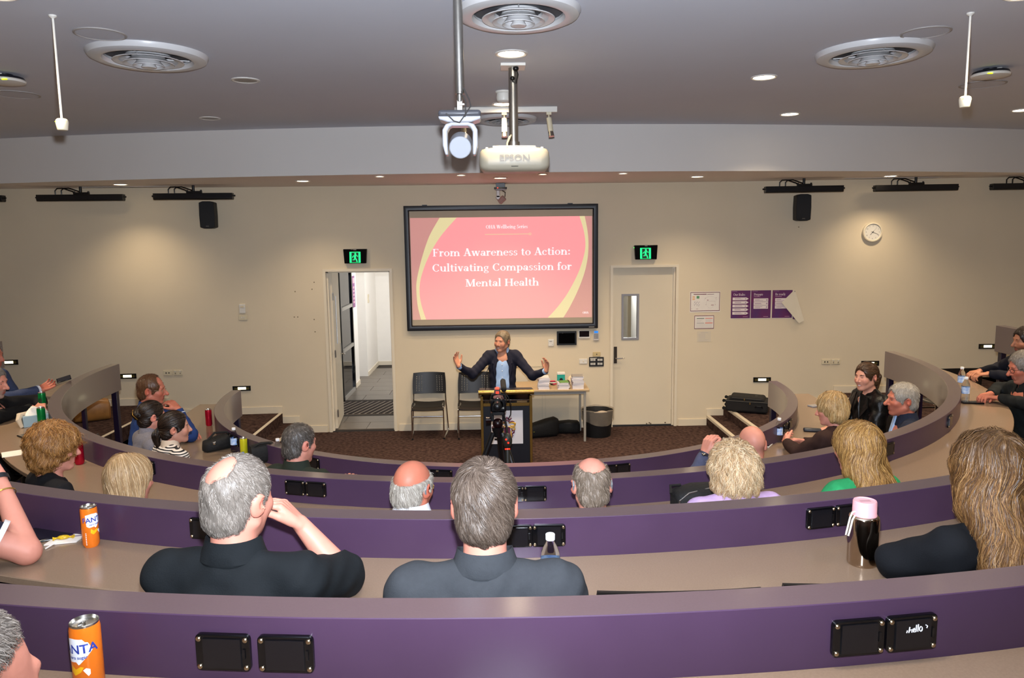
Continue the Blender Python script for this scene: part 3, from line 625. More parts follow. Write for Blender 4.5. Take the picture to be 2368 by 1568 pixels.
inL = [(-0.641, 3.117), (-0.878, 2.853), (-1.048, 2.585), (-1.165, 2.301), (-1.201, 2.097), (-1.184, 1.89), (-1.118, 1.656)]
inR = [(1.119, 3.116), (1.18, 2.908), (1.204, 2.718), (1.18, 2.542), (1.097, 2.297), (0.944, 2.01), (0.791, 1.805), (0.652, 1.656)]
outR = [(1.194, 3.116), (1.234, 2.907), (1.248, 2.717), (1.234, 2.5), (1.179, 2.268), (1.082, 2.022), (0.971, 1.802), (0.881, 1.656)]
slide_poly('slide_yellow_ring', smooth_curve(outL) + smooth_curve(outR)[::-1], -0.0315, glowm('slide yellow', (0.56, 0.50, 0.24)))
slide_poly('slide_pink_disc', smooth_curve(inL) + smooth_curve(inR)[::-1], -0.0325, glowm('slide pink', (0.78, 0.19, 0.24)))
txt_m = glowm('slide white', (0.75, 0.72, 0.80))
# serif lettering
def glyph_set():
    xh, s, th = 0.66, 0.15, 0.06
    G = {}
    def S(x, y0, y1, w=s): return ('R', x-w/2, y0, x+w/2, y1)
    def F(x, y, h=0.15): return ('R', x-h, y-0.028, x+h, y+0.028)
    def A(cx, cy, rx, ry, a0=0, a1=360, k=s, t2=th): return ('A', cx, cy, rx, ry, a0, a1, k, t2)
    def L(x0, y0, x1, y1, w): return ('L', x0, y0, x1, y1, w)
    G['o'] = (0.62, [A(.31, .32, .21, .30)])
    G['e'] = (0.56, [A(.29, .32, .20, .30, 5, 318), ('R', .12, .33, .50, .39)])
    G['c'] = (0.53, [A(.29, .32, .20, .30, 45, 318), ('D', .42, .50, .075)])
    G['a'] = (0.58, [A(.23, .18, .14, .16), S(.43, 0.02, .46), A(.28, .44, .15, .19, 0, 150), ('D', .15, .50, .07), F(.47, .03, .10)])
    G['n'] = (0.70, [S(.16, 0, xh), F(.16, .028), F(.11, xh-.028, .1), A(.37, .40, .16, .23, 0, 180), S(.54, 0, .42), F(.54, .028)])
    G['m'] = (1.06, [S(.16, 0, xh), F(.16, .028), F(.11, xh-.028, .1), A(.35, .40, .15, .23, 0, 180), S(.52, 0, .42), F(.52, .028), A(.71, .40, .15, .23, 0, 180), S(.88, 0, .42), F(.88, .028)])
    G['r'] = (0.48, [S(.16, 0, xh), F(.17, .028), F(.11, xh-.028, .1), A(.36, .40, .16, .22, 70, 175), ('D', .40, .56, .08)])
    G['s'] = (0.46, [A(.24, .47, .12, .15, 40, 270, .12), A(.23, .17, .14, .15, -140, 90, .12), ('R', .36, .46, .40, .62), ('R', .06, .02, .10, .18)])
    G['t'] = (0.42, [S(.19, .10, .86), ('R', .04, xh-.06, .38, xh), A(.30, .13, .11, .12, 180, 320, .14)])
    G['u'] = (0.70, [S(.16, .2, xh), F(.11, xh-.028, .1), A(.34, .22, .17, .20, 180, 360), S(.54, 0, xh), F(.49, xh-.028, .1), F(.58, .028, .1)])
    G['l'] = (0.34, [S(.17, 0, 1.06), F(.17, .028), F(.12, 1.03, .1)])
    G['i'] = (0.34, [S(.17, 0, xh), F(.17, .028), F(.12, xh-.028, .1), ('D', .17, .90, .095)])
    G['v'] = (0.60, [L(.13, xh, .32, 0, .17), L(.50, xh, .32, 0, .07), F(.14, xh-.028, .13), F(.49, xh-.028, .11)])
    G['w'] = (0.92, [L(.13, xh, .29, 0, .16), L(.46, xh, .29, 0, .07), L(.46, xh, .63, 0, .16), L(.82, xh, .63, 0, .07), F(.14, xh-.028, .13), F(.46, xh-.028, .11), F(.81, xh-.028, .1)])
    G['y'] = (0.58, [L(.13, xh, .32, 0, .16), L(.50, xh, .24, -.28, .07), F(.14, xh-.028, .13), F(.49, xh-.028, .1), ('D', .19, -.25, .07)])
    G['f'] = (0.40, [S(.18, 0, .84), F(.18, .028), ('R', .04, xh-.06, .37, xh), A(.30, .84, .12, .20, 40, 180, .14), ('D', .38, .95, .075)])
    G['p'] = (0.66, [S(.16, -.30, xh), F(.16, -.28), F(.11, xh-.028, .1), A(.36, .32, .19, .30, -140, 140)])
    G['b'] = (0.66, [S(.16, 0, 1.06), F(.11, 1.03, .1), A(.36, .32, .19, .30, -140, 140)])
    G['d'] = (0.66, [S(.50, 0, 1.06), F(.45, 1.03, .1), F(.54, .028, .1), A(.30, .32, .19, .30, 40, 320)])
    G['g'] = (0.60, [A(.27, .42, .16, .20, 0, 360, .13), A(.28, -.14, .21, .13, 0, 360, .09), L(.16, .24, .16, -.02, .09), ('R', .12, .0, .42, .06), ('R', .38, .56, .56, .62)])
    G['h'] = (0.70, [S(.16, 0, 1.06), F(.16, .028), F(.11, 1.03, .1), A(.37, .40, .16, .23, 0, 180), S(.54, 0, .42), F(.54, .028)])
    G['A'] = (0.80, [L(.38, .98, .12, 0, .07), L(.38, 1.0, .66, 0, .19), ('R', .22, .30, .56, .36), F(.13, .028), F(.66, .028, .16)])
    G['F'] = (0.66, [S(.18, 0, .97), F(.19, .028, .17), ('R', .04, .91, .60, .97), ('R', .55, .76, .60, .97), ('R', .2, .47, .46, .53), ('R', .42, .38, .46, .62)])
    G['C'] = (0.76, [A(.42, .485, .31, .47, 40, 320, .17), ('R', .62, .70, .67, .97)])
    G['M'] = (1.06, [S(.16, 0, .97, .07), F(.16, .028), F(.13, .94, .12), L(.20, .97, .50, .02, .18), L(.82, .97, .50, .02, .07), S(.86, 0, .97, .18), F(.87, .028, .17), F(.90, .94, .12)])
    G['H'] = (0.92, [S(.19, 0, .97, .17), S(.73, 0, .97, .17), F(.19, .028, .17), F(.19, .94, .17), F(.73, .028, .17), F(.73, .94, .17), ('R', .2, .46, .72, .52)])
    G['W'] = (1.16, [L(.16, .97, .36, 0, .18), L(.58, .97, .36, 0, .07), L(.58, .97, .79, 0, .18), L(1.02, .97, .79, 0, .07), F(.16, .94), F(.56, .94, .13), F(1.02, .94, .12)])
    G['S'] = (0.58, [A(.30, .71, .17, .23, 35, 270, .14), A(.28, .25, .19, .23, -145, 90, .14), ('R', .46, .68, .50, .95), ('R', .06, .03, .10, .28)])
    G['O'] = (0.86, [A(.43, .485, .33, .47, 0, 360, .17)])
    G['R'] = (0.80, [S(.18, 0, .97, .17), F(.18, .028, .17), F(.13, .94, .12), A(.38, .71, .21, .235, -90, 90), ('R', .2, .445, .4, .5), ('R', .2, .91, .4, .97), L(.36, .48, .66, 0, .17), F(.70, .028, .1)])
    G['P'] = (0.70, [S(.18, 0, .97, .17), F(.18, .028, .17), F(.13, .94, .12), A(.38, .69, .21, .25, -90, 90), ('R', .2, .42, .4, .47), ('R', .2, .91, .4, .97)])
    G['B'] = (0.74, [S(.18, 0, .97, .17), A(.38, .73, .19, .21, -90, 90), A(.38, .26, .23, .235, -90, 90), ('R', .06, .91, .4, .97), ('R', .06, 0, .4, .06), ('R', .2, .47, .4, .53)])
    G[':'] = (0.32, [('D', .16, .10, .095), ('D', .16, .55, .095)])
    G[' '] = (0.32, [])
    return G
GL = glyph_set()
def serif(name, text, x0, x1, base, cap, y, mm, parent, z0, depth=0.0006):
    """raised serif lettering fitted between x0 and x1 on a wall plane (local x, z)"""
    tot = sum(GL[c][0] for c in text); kx = (x1-x0)/tot; q = MB(); cx = 0; o = None
    def P(u, v): return (x0+(cx+u)*kx, y, base+v*cap-z0)
    for c in text+' ':
        if c == ' ':
            if q.v: o = q.build(name, mm, parent, smooth=0)
            q = MB()
        for op in GL[c][1]:
            if op[0] == 'R': polys = [[(op[1], op[2]), (op[3], op[2]), (op[3], op[4]), (op[1], op[4])]]
            elif op[0] == 'L': _, a, b, c2, d, w = op; polys = [[(a-w/2, b), (c2-w/2, d), (c2+w/2, d), (a+w/2, b)]]
            elif op[0] == 'D': polys = [[(op[1]+op[3]*math.cos(i*PI/5), op[2]+op[3]*0.95*math.sin(i*PI/5)) for i in range(10)]]
            else:
                _, ax, ay, rx, ry, a0, a1, k, t2 = op; n = 20; polys = []; pv = None
                for i in range(n+1):
                    a = math.radians(a0+(a1-a0)*i/n); w = t2+(k-t2)*abs(math.cos(a)); ca, sa = math.cos(a), math.sin(a)
                    cu = ((ax+(rx+w/2)*ca, ay+(ry+t2/2)*sa), (ax+(rx-w/2)*ca, ay+(ry-t2/2-(w-t2)*.1)*sa))
                    if pv: polys.append([pv[0], cu[0], cu[1], pv[1]])
                    pv = cu
            for p in polys: q.add([P(*v) for v in p], [tuple(range(len(p)))])
        cx += GL[c][0]
    return o
serif('slide_heading', 'OHA Wellbeing Series', -0.226, 0.374, 2.955, 0.05, -0.0345, txt_m, t, Z0)
serif('slide_title', 'From Awareness to Action:', -1.0, 0.99, 2.569, 0.108, -0.0345, txt_m, t, Z0)
serif('slide_title', 'Cultivating Compassion for', -1.01, 1.005, 2.351, 0.108, -0.0345, txt_m, t, Z0)
serif('slide_title', 'Mental Health', -0.538, 0.53, 2.129, 0.108, -0.0345, txt_m, t, Z0)
serif('slide_logo', 'OHA', 1.163, 1.248, 1.71, 0.03, -0.0345, txt_m, t, Z0)
m = MB(); m.tube([(1.17, -0.0345, 1.80-Z0), (1.205, -0.0345, 1.775-Z0), (1.24, -0.0345, 1.80-Z0)], 0.003, 4); m.build('slide_logo', glowm('slide pale pink', (0.42, 0.15, 0.20)), t)
m = MB(); m.span((-0.242, -0.0345, 2.869-Z0), (0.392, -0.0338, 2.876-Z0)); m.tube([(0.407+0.015*math.cos(a*PI/8), -0.0342, 2.8725-Z0+0.015*math.sin(a*PI/8)) for a in range(16)], 0.0035, 4, loop=True); m.build('slide_rule', glowm('slide yellow', (0.56, 0.50, 0.24)), t)
for x in (-1.13, 0.95): m = MB(); m.span((x, -0.05, 1.80), (x+0.07, -0.01, 1.812)); m.build('hanging_clip', black_plastic, t)
m = MB(); m.span((1.25, -0.0705, 0.02), (1.33, -0.069, 0.03)); m.build('maker_mark', grey_metal, t)
# exit signs
ex_green = mat('exit green', '#12d873', 0.5, emit='#10dc74', estr=1.1); ex_white = mat('exit white', '#0a2c1c', 0.5)
def exit_sign(x, label, flip):
    t = wthing('exit_sign', label, 'exit sign', x, 2.59, group='green exit signs')
    m = MB(); m.add([(-0.17, 0, 0.1), (0.17, 0, 0.1), (0.155, 0, -0.105), (-0.155, 0, -0.105), (-0.17, -0.06, 0.1), (0.17, -0.06, 0.1), (0.155, -0.075, -0.105), (-0.155, -0.075, -0.105)], [(0, 1, 2, 3), (7, 6, 5, 4), (0, 4, 5, 1), (1, 5, 6, 2), (2, 6, 7, 3), (3, 7, 4, 0)]); m.build('housing', black_gloss, t, bevel=0.008)
    c = 0.0 if not flip else -0.01
    m = MB(); m.add([(c-0.078, -0.066, 0.06), (c+0.078, -0.066, 0.06), (c+0.078, -0.079, -0.095), (c-0.078, -0.079, -0.095)], [(0, 3, 2, 1)]); m.build('lit_panel', ex_green, t, smooth=0)
    def P(u, v): return (c+u, -0.0665-0.0835*(0.06-v)*1.0-0.0015, v)
    m = MB()
    def pl(pts): m.add([P(*p) for p in pts], [tuple(range(len(pts)))])
    pl([(-0.05, 0.05), (0.05, 0.05), (0.05, -0.09), (-0.05, -0.09)]); m.build('doorway_pictogram', ex_white, t, smooth=0)
    m = MB()
    def P(u, v): return (c+u, -0.0665-0.0835*(0.06-v)*1.0-0.003, v)
    pl([(0.005+0.014*math.cos(i*PI/5), 0.03+0.014*math.sin(i*PI/5)) for i in range(10)])
    pl([(-0.012, 0.012), (0.016, 0.016), (0.012, -0.03), (-0.014, -0.03)]); pl([(-0.012, 0.012), (-0.034, -0.002), (-0.042, -0.022), (-0.034, -0.024), (-0.026, -0.008), (-0.010, 0.0)])
    pl([(0.014, 0.014), (0.034, -0.010), (0.046, -0.002), (0.042, 0.006), (0.034, 0.0), (0.016, 0.022)]); pl([(-0.012, -0.03), (0.004, -0.03), (0.0, -0.055), (-0.032, -0.058), (-0.036, -0.05), (-0.012, -0.046)])
    pl([(0.0, -0.028), (0.014, -0.03), (0.03, -0.055), (0.036, -0.085), (0.022, -0.086), (0.016, -0.06)])
    m.build('running_figure', ex_green, t, smooth=0)
    m = MB(); m.span((-0.02, -0.058, 0.085), (0.02, -0.0615, 0.095)); m.build('test_button', grey_metal, t)
    if not flip: return
    m = MB(); m.box((-0.172, -0.05, 0.065), (0.006, 0.01, 0.01)); m.build('indicator_light', mat('green led small', '#2be04a', 0.4, emit='#22f04a', estr=3), t)
exit_sign(-2.104, 'green running man exit sign above the open doorway', False)
exit_sign(2.078, 'green running man exit sign above the closed door', True)
# loudspeakers
for x, lb in ((-4.13, 'black wall loudspeaker on the left wall'), (4.30, 'black wall loudspeaker on the right wall')):
    t = wthing('wall_loudspeaker', lb, 'loudspeaker', x, 3.19, off=0.0, group='wall loudspeakers')
    s = 1 if x < 0 else -1
    m = MB(); pts = [(-0.10, -0.17), (-0.05, -0.187), (0.05, -0.187), (0.10, -0.17), (0.105, 0.0), (0.10, 0.17), (0.05, 0.187), (-0.05, 0.187), (-0.10, 0.17), (-0.105, 0)]
    m.prism(pts, (0.02*s, -0.06, 0), (1, 0, 0), (0, 0, 1), 0.16); m.build('cabinet', mat('speaker black', '#0d0c10', 0.55, bump=0.3, bscale=500), t, bevel=0.008)
    m = MB(); m.span((-0.02+0.02*s, -0.2225, -0.16), (0.02+0.02*s, -0.2195, -0.15)); m.build('badge', steel, t)
    m = MB(); m.tube([(0, 0, 0.03), (-0.08*s, -0.01, 0.03), (-0.12*s, -0.03, 0.0), (-0.12*s, -0.1, -0.03), (-0.09*s, -0.12, -0.03)], 0.008); m.span((-0.03, -0.06, -0.06), (0.03, 0, 0.06)); m.build('bracket', white_plastic, t)
# clock
t = wthing('wall_clock', 'round white wall clock beside the right loudspeaker', 'clock', 5.33, 2.832)
ax = (0, -1, 0)
m = MB(); m.lathe([(0.14, 0.0), (0.142, 0.03), (0.135, 0.042), (0.12, 0.045), (0.113, 0.036)], 44, axis=ax, cap=False); m.build('rim', mat('clock rim', '#e0d5bd', 0.4), t)
m = MB(); m.lathe([(0.001, 0.03), (0.118, 0.03)], 44, axis=ax, cap=False); m.build('dial', white_plastic, t)
inkd = mat('dark ink', '#2b2622', 0.6)
for i in range(12):
    a = 2*PI*i/12; text_part('numeral', str(12 if i == 0 else i), 0.028, mat('clock grey ink', '#8b8374', 0.6), t, (0.092*math.sin(a), -0.0312, 0.092*math.cos(a)), extrude=0.0002)
def hand(name, deg, L, w):
    a = math.radians(deg); d = Vector((math.sin(a), 0, math.cos(a))); p = Vector((d.z, 0, -d.x)); m = MB(); b = Vector((0, -0.033, 0))
    m.add([b-d*0.02-p*w, b-d*0.02+p*w, b+d*L+p*w*0.6, b+d*L-p*w*0.6], [(0, 1, 2, 3)]); m.build(name, inkd, t, smooth=0)
hand('hour_hand', 222, 0.05, 0.004); hand('minute_hand', 112, 0.085, 0.003); hand('second_hand', 40, 0.09, 0.0012)
m = MB(); m.lathe([(0.001, 0.037), (0.006, 0.036), (0.006, 0.03)], 14, axis=ax, cap=False); m.build('hub', inkd, t)
# step lights
for x, z, lb in ((-3.84, 0.686, 'recessed step light beside the front desk on the left wall'), (-5.437, 0.912, 'recessed step light behind the man in blue on the left wall'), (-7.04, 1.157, 'recessed step light at the left picture edge'), (3.833, 0.683, 'recessed step light above the black suitcase'), (5.396, 0.919, 'recessed step light behind the woman in leather'), (7.07, 1.158, 'recessed step light on the far right wall')):
    t = wthing('step_light', lb, 'step light', x, z, group='recessed step lights')
    m = MB(); w, h = 0.128, 0.036; m.span((-w, -0.012, -h), (w, 0, -h+0.012)); m.span((-w, -0.012, h-0.012), (w, 0, h)); m.span((-w, -0.012, -h), (-w+0.02, 0, h)); m.span((w-0.02, -0.012, -h), (w, 0, h)); m.build('frame', black_plastic, t)
    m = MB(); m.span((-w+0.02, -0.003, -h+0.012), (w-0.02, -0.001, h-0.012)); m.build('recess', mat('step recess', '#3a3320', 0.3), t, smooth=0)
    m = MB(); m.span((-0.055, -0.006, -0.017), (0.06, -0.003, 0.017)); m.build('lamp_window', mat('step lamp', '#fff6d8', 0.4, emit='#fff0c4', estr=3.2), t, smooth=0)
    m = MB(); [m.span((-w+0.02, -0.009, -0.009+0.012*i), (w-0.02, -0.007, -0.006+0.012*i)) for i in range(2)]; m.build('louvre', mat('step louvre', '#8d8440', 0.4), t, smooth=0)
# sockets and switches
def plate(name, label, cat, x, z, w, h, parts, m0=None, group=None, d=0.012):
    t = wthing(name, label, cat, x, z, group=group); m0 = m0 or cream_plastic
    m = MB(); m.span((-w/2, -d, -h/2), (w/2, 0, h/2)); m.build('plate', m0, t, bevel=0.004)
    for nm, px, pz, pw, ph, pm in parts:
        q = MB(); q.span((px-pw/2, -d-0.005, pz-ph/2), (px+pw/2, -d+0.001, pz+ph/2)); q.build(nm, pm, t, bevel=0.0015)
    return t
dk = mat('socket dark', '#3b342c', 0.6); inkg = mat('grey ink', '#8a857f', 0.7); inkl = mat('light grey print', '#bdb6b2', 0.7)
for sx, sd in ((-1, 'left'), (1, 'right')):
    xa, xb = (-4.868, -4.725) if sx < 0 else (4.757, 4.897)
    plate('data_socket', 'cream data socket with two ports on the %s wall' % sd, 'socket', xa, 0.946, 0.125, 0.076, [('port', -0.02, 0, 0.016, 0.018, dk), ('port', 0.02, 0, 0.016, 0.018, dk)], group='data sockets')
    plate('power_socket', 'cream double power socket on the %s wall' % sd, 'socket', xb, 0.946, 0.125, 0.076, [('rocker', -0.035, 0.02, 0.02, 0.014, white_plastic), ('rocker', 0.035, 0.02, 0.02, 0.014, white_plastic), ('pin_hole', -0.035, -0.012, 0.012, 0.01, dk), ('pin_hole', 0.035, -0.012, 0.012, 0.01, dk)], group='power sockets')
plate('thermostat', 'white thermostat on the left wall above a switch', 'thermostat', -3.76, 1.855, 0.085, 0.13, [('display', 0, 0.03, 0.05, 0.03, cream_plastic)], white_plastic, d=0.022)
plate('light_switch', 'cream light switch under the thermostat', 'switch', -3.762, 1.728, 0.12, 0.075, [('rocker', 0.015*i, 0, 0.012, 0.022, white_plastic) for i in (-1, 1)])
plate('wall_sensor', 'small white room sensor below the screen', 'sensor', 0.70, 1.287, 0.082, 0.10, [('slot', -0.005, 0.02, 0.04, 0.008, inkg), ('button', 0.02, -0.025, 0.008, 0.008, inkg)], white_plastic, d=0.02)
plate('wall_tablet', 'large black control tablet mounted below the screen', 'tablet', 0.93, 1.35, 0.29, 0.205, [('display', 0, 0, 0.24, 0.155, mat('dark display', '#060608', 0.08))], black_plastic, d=0.03)
plate('control_panel', 'small dark touch panel with a pale frame below the screen', 'control panel', 1.188, 1.40, 0.17, 0.115, [('display', 0.0, 0.01, 0.145, 0.085, mat('dark display2', '#191417', 0.12))], white_plastic, d=0.02)
plate('alarm_keypad', 'grey keypad with blue display beside the closed door', 'keypad', 1.362, 1.385, 0.082, 0.15, [('display', 0, 0.05, 0.056, 0.03, mat('blue display', '#2277d0', 0.3, emit='#1f78d8', estr=0.6))] + [('key', -0.024+0.016*i, 0.018-0.019*j, 0.010, 0.012, mat('key grey', '#5e5a5e', 0.5)) for i in range(4) for j in range(4)], mat('keypad grey', '#c9c2bb', 0.4), d=0.025)
plate('light_switch', 'white single switch left of the black switch panel', 'switch', 1.175, 1.0, 0.118, 0.075, [('rocker', 0, 0, 0.016, 0.02, cream_plastic)], white_plastic)
plate('light_switch', 'yellowed single switch above the black switch panel', 'switch', 1.372, 1.103, 0.112, 0.07, [('rocker', 0, 0, 0.012, 0.014, dk)], mat('yellowed plastic', '#c9b382', 0.5))
plate('switch_panel', 'black panel of eight white rocker switches by the door', 'switch panel', 1.369, 0.99, 0.218, 0.14, [('rocker', sx_*0.052+0.026*(i-1), 0.03-0.06*j, 0.018, 0.032, white_plastic) for sx_ in (-1, 1) for i in range(3) for j in range(2)] + [('label_strip', -0.045, 0.052, 0.10, 0.008, white_plastic)], mat('panel black', '#171413', 0.5))
# notices
def sheet(name, label, x, z, w, h, m0, group=None):
    t = wthing(name, label, 'poster', x, z, group=group, off=0.001)
    m = MB(); m.span((-w/2, -0.002, -h/2), (w/2, 0, h/2)); m.build('sheet', m0, t, smooth=0)
    return t
def printed(t, name, rects, mm, y=-0.0028):
    m = MB()
    for x0, z0, x1, z1 in rects: m.span((x0, y, z0), (x1, y+0.0008, z1))
    return m.build(name, mm, t, smooth=0)
maroon = mat('maroon print', '#6d2a3c', 0.6); wine = mat('wine poster', '#6f1f55', 0.55, var=0.5, vscale=5, color2='#4f2c63')
t = sheet('evacuation_plan', 'evacuation diagram sheet with maroon border beside the door', 2.965, 1.852, 0.445, 0.305, white_paper)
printed(t, 'border', [(-0.215, 0.135, 0.217, 0.143), (-0.215, -0.135, 0.217, -0.127), (-0.215, -0.135, -0.208, 0.143), (0.21, -0.135, 0.217, 0.143)], maroon)
printed(t, 'heading', [(-0.17, 0.108, 0.02, 0.118), (0.03, 0.109, 0.13, 0.115)], maroon)
printed(t, 'green_patch', [(-0.125, 0.05, -0.085, 0.088)], mat('print green', '#5f9468', 0.7)); printed(t, 'orange_patch', [(-0.185, 0.065, -0.15, 0.085), (-0.185, 0.03, -0.15, 0.055)], mat('print orange', '#e6b588', 0.7))
printed(t, 'site_map', [(-0.17+0.012*(i % 8), -0.06+0.014*(i//8)+0.004*((i*7) % 3), -0.162+0.012*(i % 8), -0.052+0.014*(i//8)) for i in range(40) if (i*5) % 7 > 1], mat('print violet', '#8f7d92', 0.7))
m = MB(); m.tube([(0.08+0.09*math.cos(a*PI/12), -0.0025, 0.02+0.06*math.sin(a*PI/12)) for a in range(0, 13)], 0.0012, 4); m.tube([(0.02, -0.0025, -0.05), (0.02, -0.0025, 0.01), (0.15, -0.0025, 0.01), (0.15, -0.0025, -0.05)], 0.0012, 4); m.tube([(0.08+0.04*math.cos(PI+a*PI/12), -0.0025, -0.06+0.035*math.sin(PI+a*PI/12)) for a in range(0, 13)], 0.001, 4); m.build('room_outline', inkl, t)
printed(t, 'marks', [(0.09, -0.052, 0.13, -0.044), (0.0, 0.05, 0.008, 0.058), (0.16, 0.055, 0.168, 0.062), (0.01, -0.045, 0.018, -0.04), (0.15, -0.045, 0.158, -0.04), (0.03, 0.02, 0.05, 0.03), (-0.13, -0.105, -0.1, -0.1), (-0.2, -0.1, -0.19, -0.096)], mat('print maroon light', '#a06f74', 0.7))
t = sheet('emergency_sheet', 'small emergency contact sheet with maroon border under the evacuation plan', 2.958, 1.553, 0.295, 0.20, white_paper)
printed(t, 'border', [(-0.145, 0.09, 0.145, 0.098), (-0.145, -0.098, 0.145, -0.09), (-0.145, -0.098, -0.138, 0.098), (0.138, -0.098, 0.145, 0.098)], maroon)
printed(t, 'green_bar', [(-0.11, 0.052, 0.0, 0.06)], mat('print dark green', '#3f5a3e', 0.7)); printed(t, 'red_bar', [(0.015, 0.052, 0.125, 0.06), (0.015, -0.018, 0.125, -0.008)], mat('print red', '#e0694e', 0.7)); printed(t, 'grey_bar', [(-0.11, -0.018, 0.0, -0.012)], inkg)
printed(t, 'text_lines', [(-0.11, 0.04-0.013*i, -0.01-0.02*(i % 3), 0.043-0.013*i) for i in range(4)] + [(0.02, 0.04-0.013*i, 0.115-0.02*(i % 2), 0.043-0.013*i) for i in range(4)] + [(-0.12, -0.03-0.012*i, 0.12, -0.028-0.012*i) for i in range(5)], inkl)
t = sheet('notice_sheet', 'lowest white text notice below the two bordered sheets', 2.96, 1.34, 0.20, 0.155, mat('aged paper', '#d6cab4', 0.8))
printed(t, 'text_lines', [(-0.05, 0.055, 0.06, 0.06)] + [(-0.08, 0.035-0.015*i, 0.02, 0.038-0.015*i) for i in range(5)] + [(-0.08, -0.045, 0.07, -0.042), (-0.08, -0.06, 0.05, -0.057)], inkl)
def poster(x, label, title, body, sub):
    t = sheet('purple_poster', label, x, 1.807, 0.288, 0.408, wine, 'purple house rule posters')
    printed(t, 'white_edge', [(-0.147, -0.212, 0.147, -0.205), (0.144, -0.21, 0.149, 0.2)], white_paper)
    serif('title', title, -0.105, -0.105+0.0285*sum(GL[c][0] for c in title)*1.15, 0.128, 0.036, -0.003, mat('poster text', '#e2cfd3', 0.6), t, 0)
    if sub: printed(t, 'subtitle', [(-0.105, 0.108, -0.01, 0.116)], mat('poster faint', '#b48ba5', 0.6))
    printed(t, 'top_line', [(-0.13, 0.188, -0.05, 0.192)], mat('poster faint', '#b48ba5', 0.6)); printed(t, 'foot_mark', [(0.04, -0.185, 0.11, -0.178)], mat('poster faint', '#b48ba5', 0.6))
    pp = mat('poster panel', '#e6d9d4', 0.7)
    if body == 'arrows':
        for i in range(5):
            z = 0.082-0.053*i; m = MB(); m.prism([(-0.115, -0.02), (0.085, -0.02), (0.118, 0.0), (0.085, 0.02), (-0.115, 0.02)], (0, -0.0022, z), (1, 0, 0), (0, 0, 1), 0.001); a = m.build('arrow_panel', pp, t, smooth=0)
            printed(t, 'text_line', [(-0.085, z+0.004, 0.0+0.01*(i % 3), z+0.009), (-0.085, z-0.006, 0.03-0.02*(i % 2), z-0.002), (0.065, z-0.008, 0.08, z+0.006)], mat('poster ink', '#a989a0', 0.7), -0.0042)
    else:
        for i in range(3):
            z = 0.062-0.052*i; m = MB(); m.span((-0.105, -0.0032, z-0.024), (0.105, -0.0022, z+0.024)); m.build('text_panel', pp, t, smooth=0)
            printed(t, 'text_line', [(-0.09, z+0.002, -0.02+0.02*i, z+0.008), (-0.09, z-0.01, 0.03-0.02*i, z-0.005), (0.075, z-0.01, 0.095, z+0.01)], mat('poster ink', '#a989a0', 0.7), -0.0042)
    return t
poster(3.487, 'purple poster headed Our Rules with five arrow panels', 'Our Rules', 'arrows', False)
poster(3.783, 'purple poster headed Prepare with three text panels', 'Prepare', 'rows', True)
poster(4.092, 'purple poster headed Be ready half covered by the peeled sheet', 'Be ready', 'rows', True)
t = wthing('peeled_poster', 'peeling poster folded over showing its blank white back', 'poster', 4.30, 1.80, off=0.004)
back = mat('poster back', '#ded3bd', 0.85, var=0.02)
m = MB(); front = [(-0.06, 0.20), (-0.225, 0.03), (0.03, -0.275), (0.105, -0.235), (-0.03, 0.19)]
vs = [(x, -0.02-0.05*max(0, -z), z) for x, z in front]; m.add(vs + [(x, y+0.003, z) for x, y, z in vs], [tuple(range(5))[::-1], tuple(range(5, 10))] + [(i, (i+1) % 5, 5+(i+1) % 5, 5+i) for i in range(5)]); m.build('folded_back', back, t, smooth=0)
m = MB(); m.add([(-0.05, -0.001, -0.1), (-0.05, -0.001, -0.215), (0.0, -0.001, -0.22), (0.0, -0.001, -0.1)], [(0, 1, 2, 3)]); m.build('printed_front', wine, t, smooth=0)
m = MB(); m.ell((-0.04, -0.022, 0.193), 0.008); m.build('pin', grey_metal, t)
for i, (x, z) in enumerate(((-3.0, 2.09), (-2.755, 2.12), (-2.72, 2.22), (-3.03, 1.72), (-2.98, 1.72), (-2.745, 1.68), (-2.74, 1.50), (4.29, 2.92))):
    q = MB(); (px, py), rz = wall_at(x); q.lathe([(0.001, 0.001), (0.008, 0.0008), (0.01, 0.0)], 8, (0, 0, 0), axis=(0, -1, 0), cap=False)
    o = q.build('wall_mark', mat('old screw hole', '#8a7a60', 0.8), wall_front); o.location = (px, py-0.0005, z)
# flat cupboard hatch in the wall under the screen
m = MB()
for x0, x1 in ((-0.69, -0.68), (0.56, 0.57), (0.61, 0.615)): m.span((x0, W-0.006, 0.1), (x1, W, 0.93))
m.span((-0.69, W-0.006, 0.93), (0.615, W, 0.94)); m.build('hatch_outline', mat('hatch trim', '#cfc3a8', 0.5), wall_front)
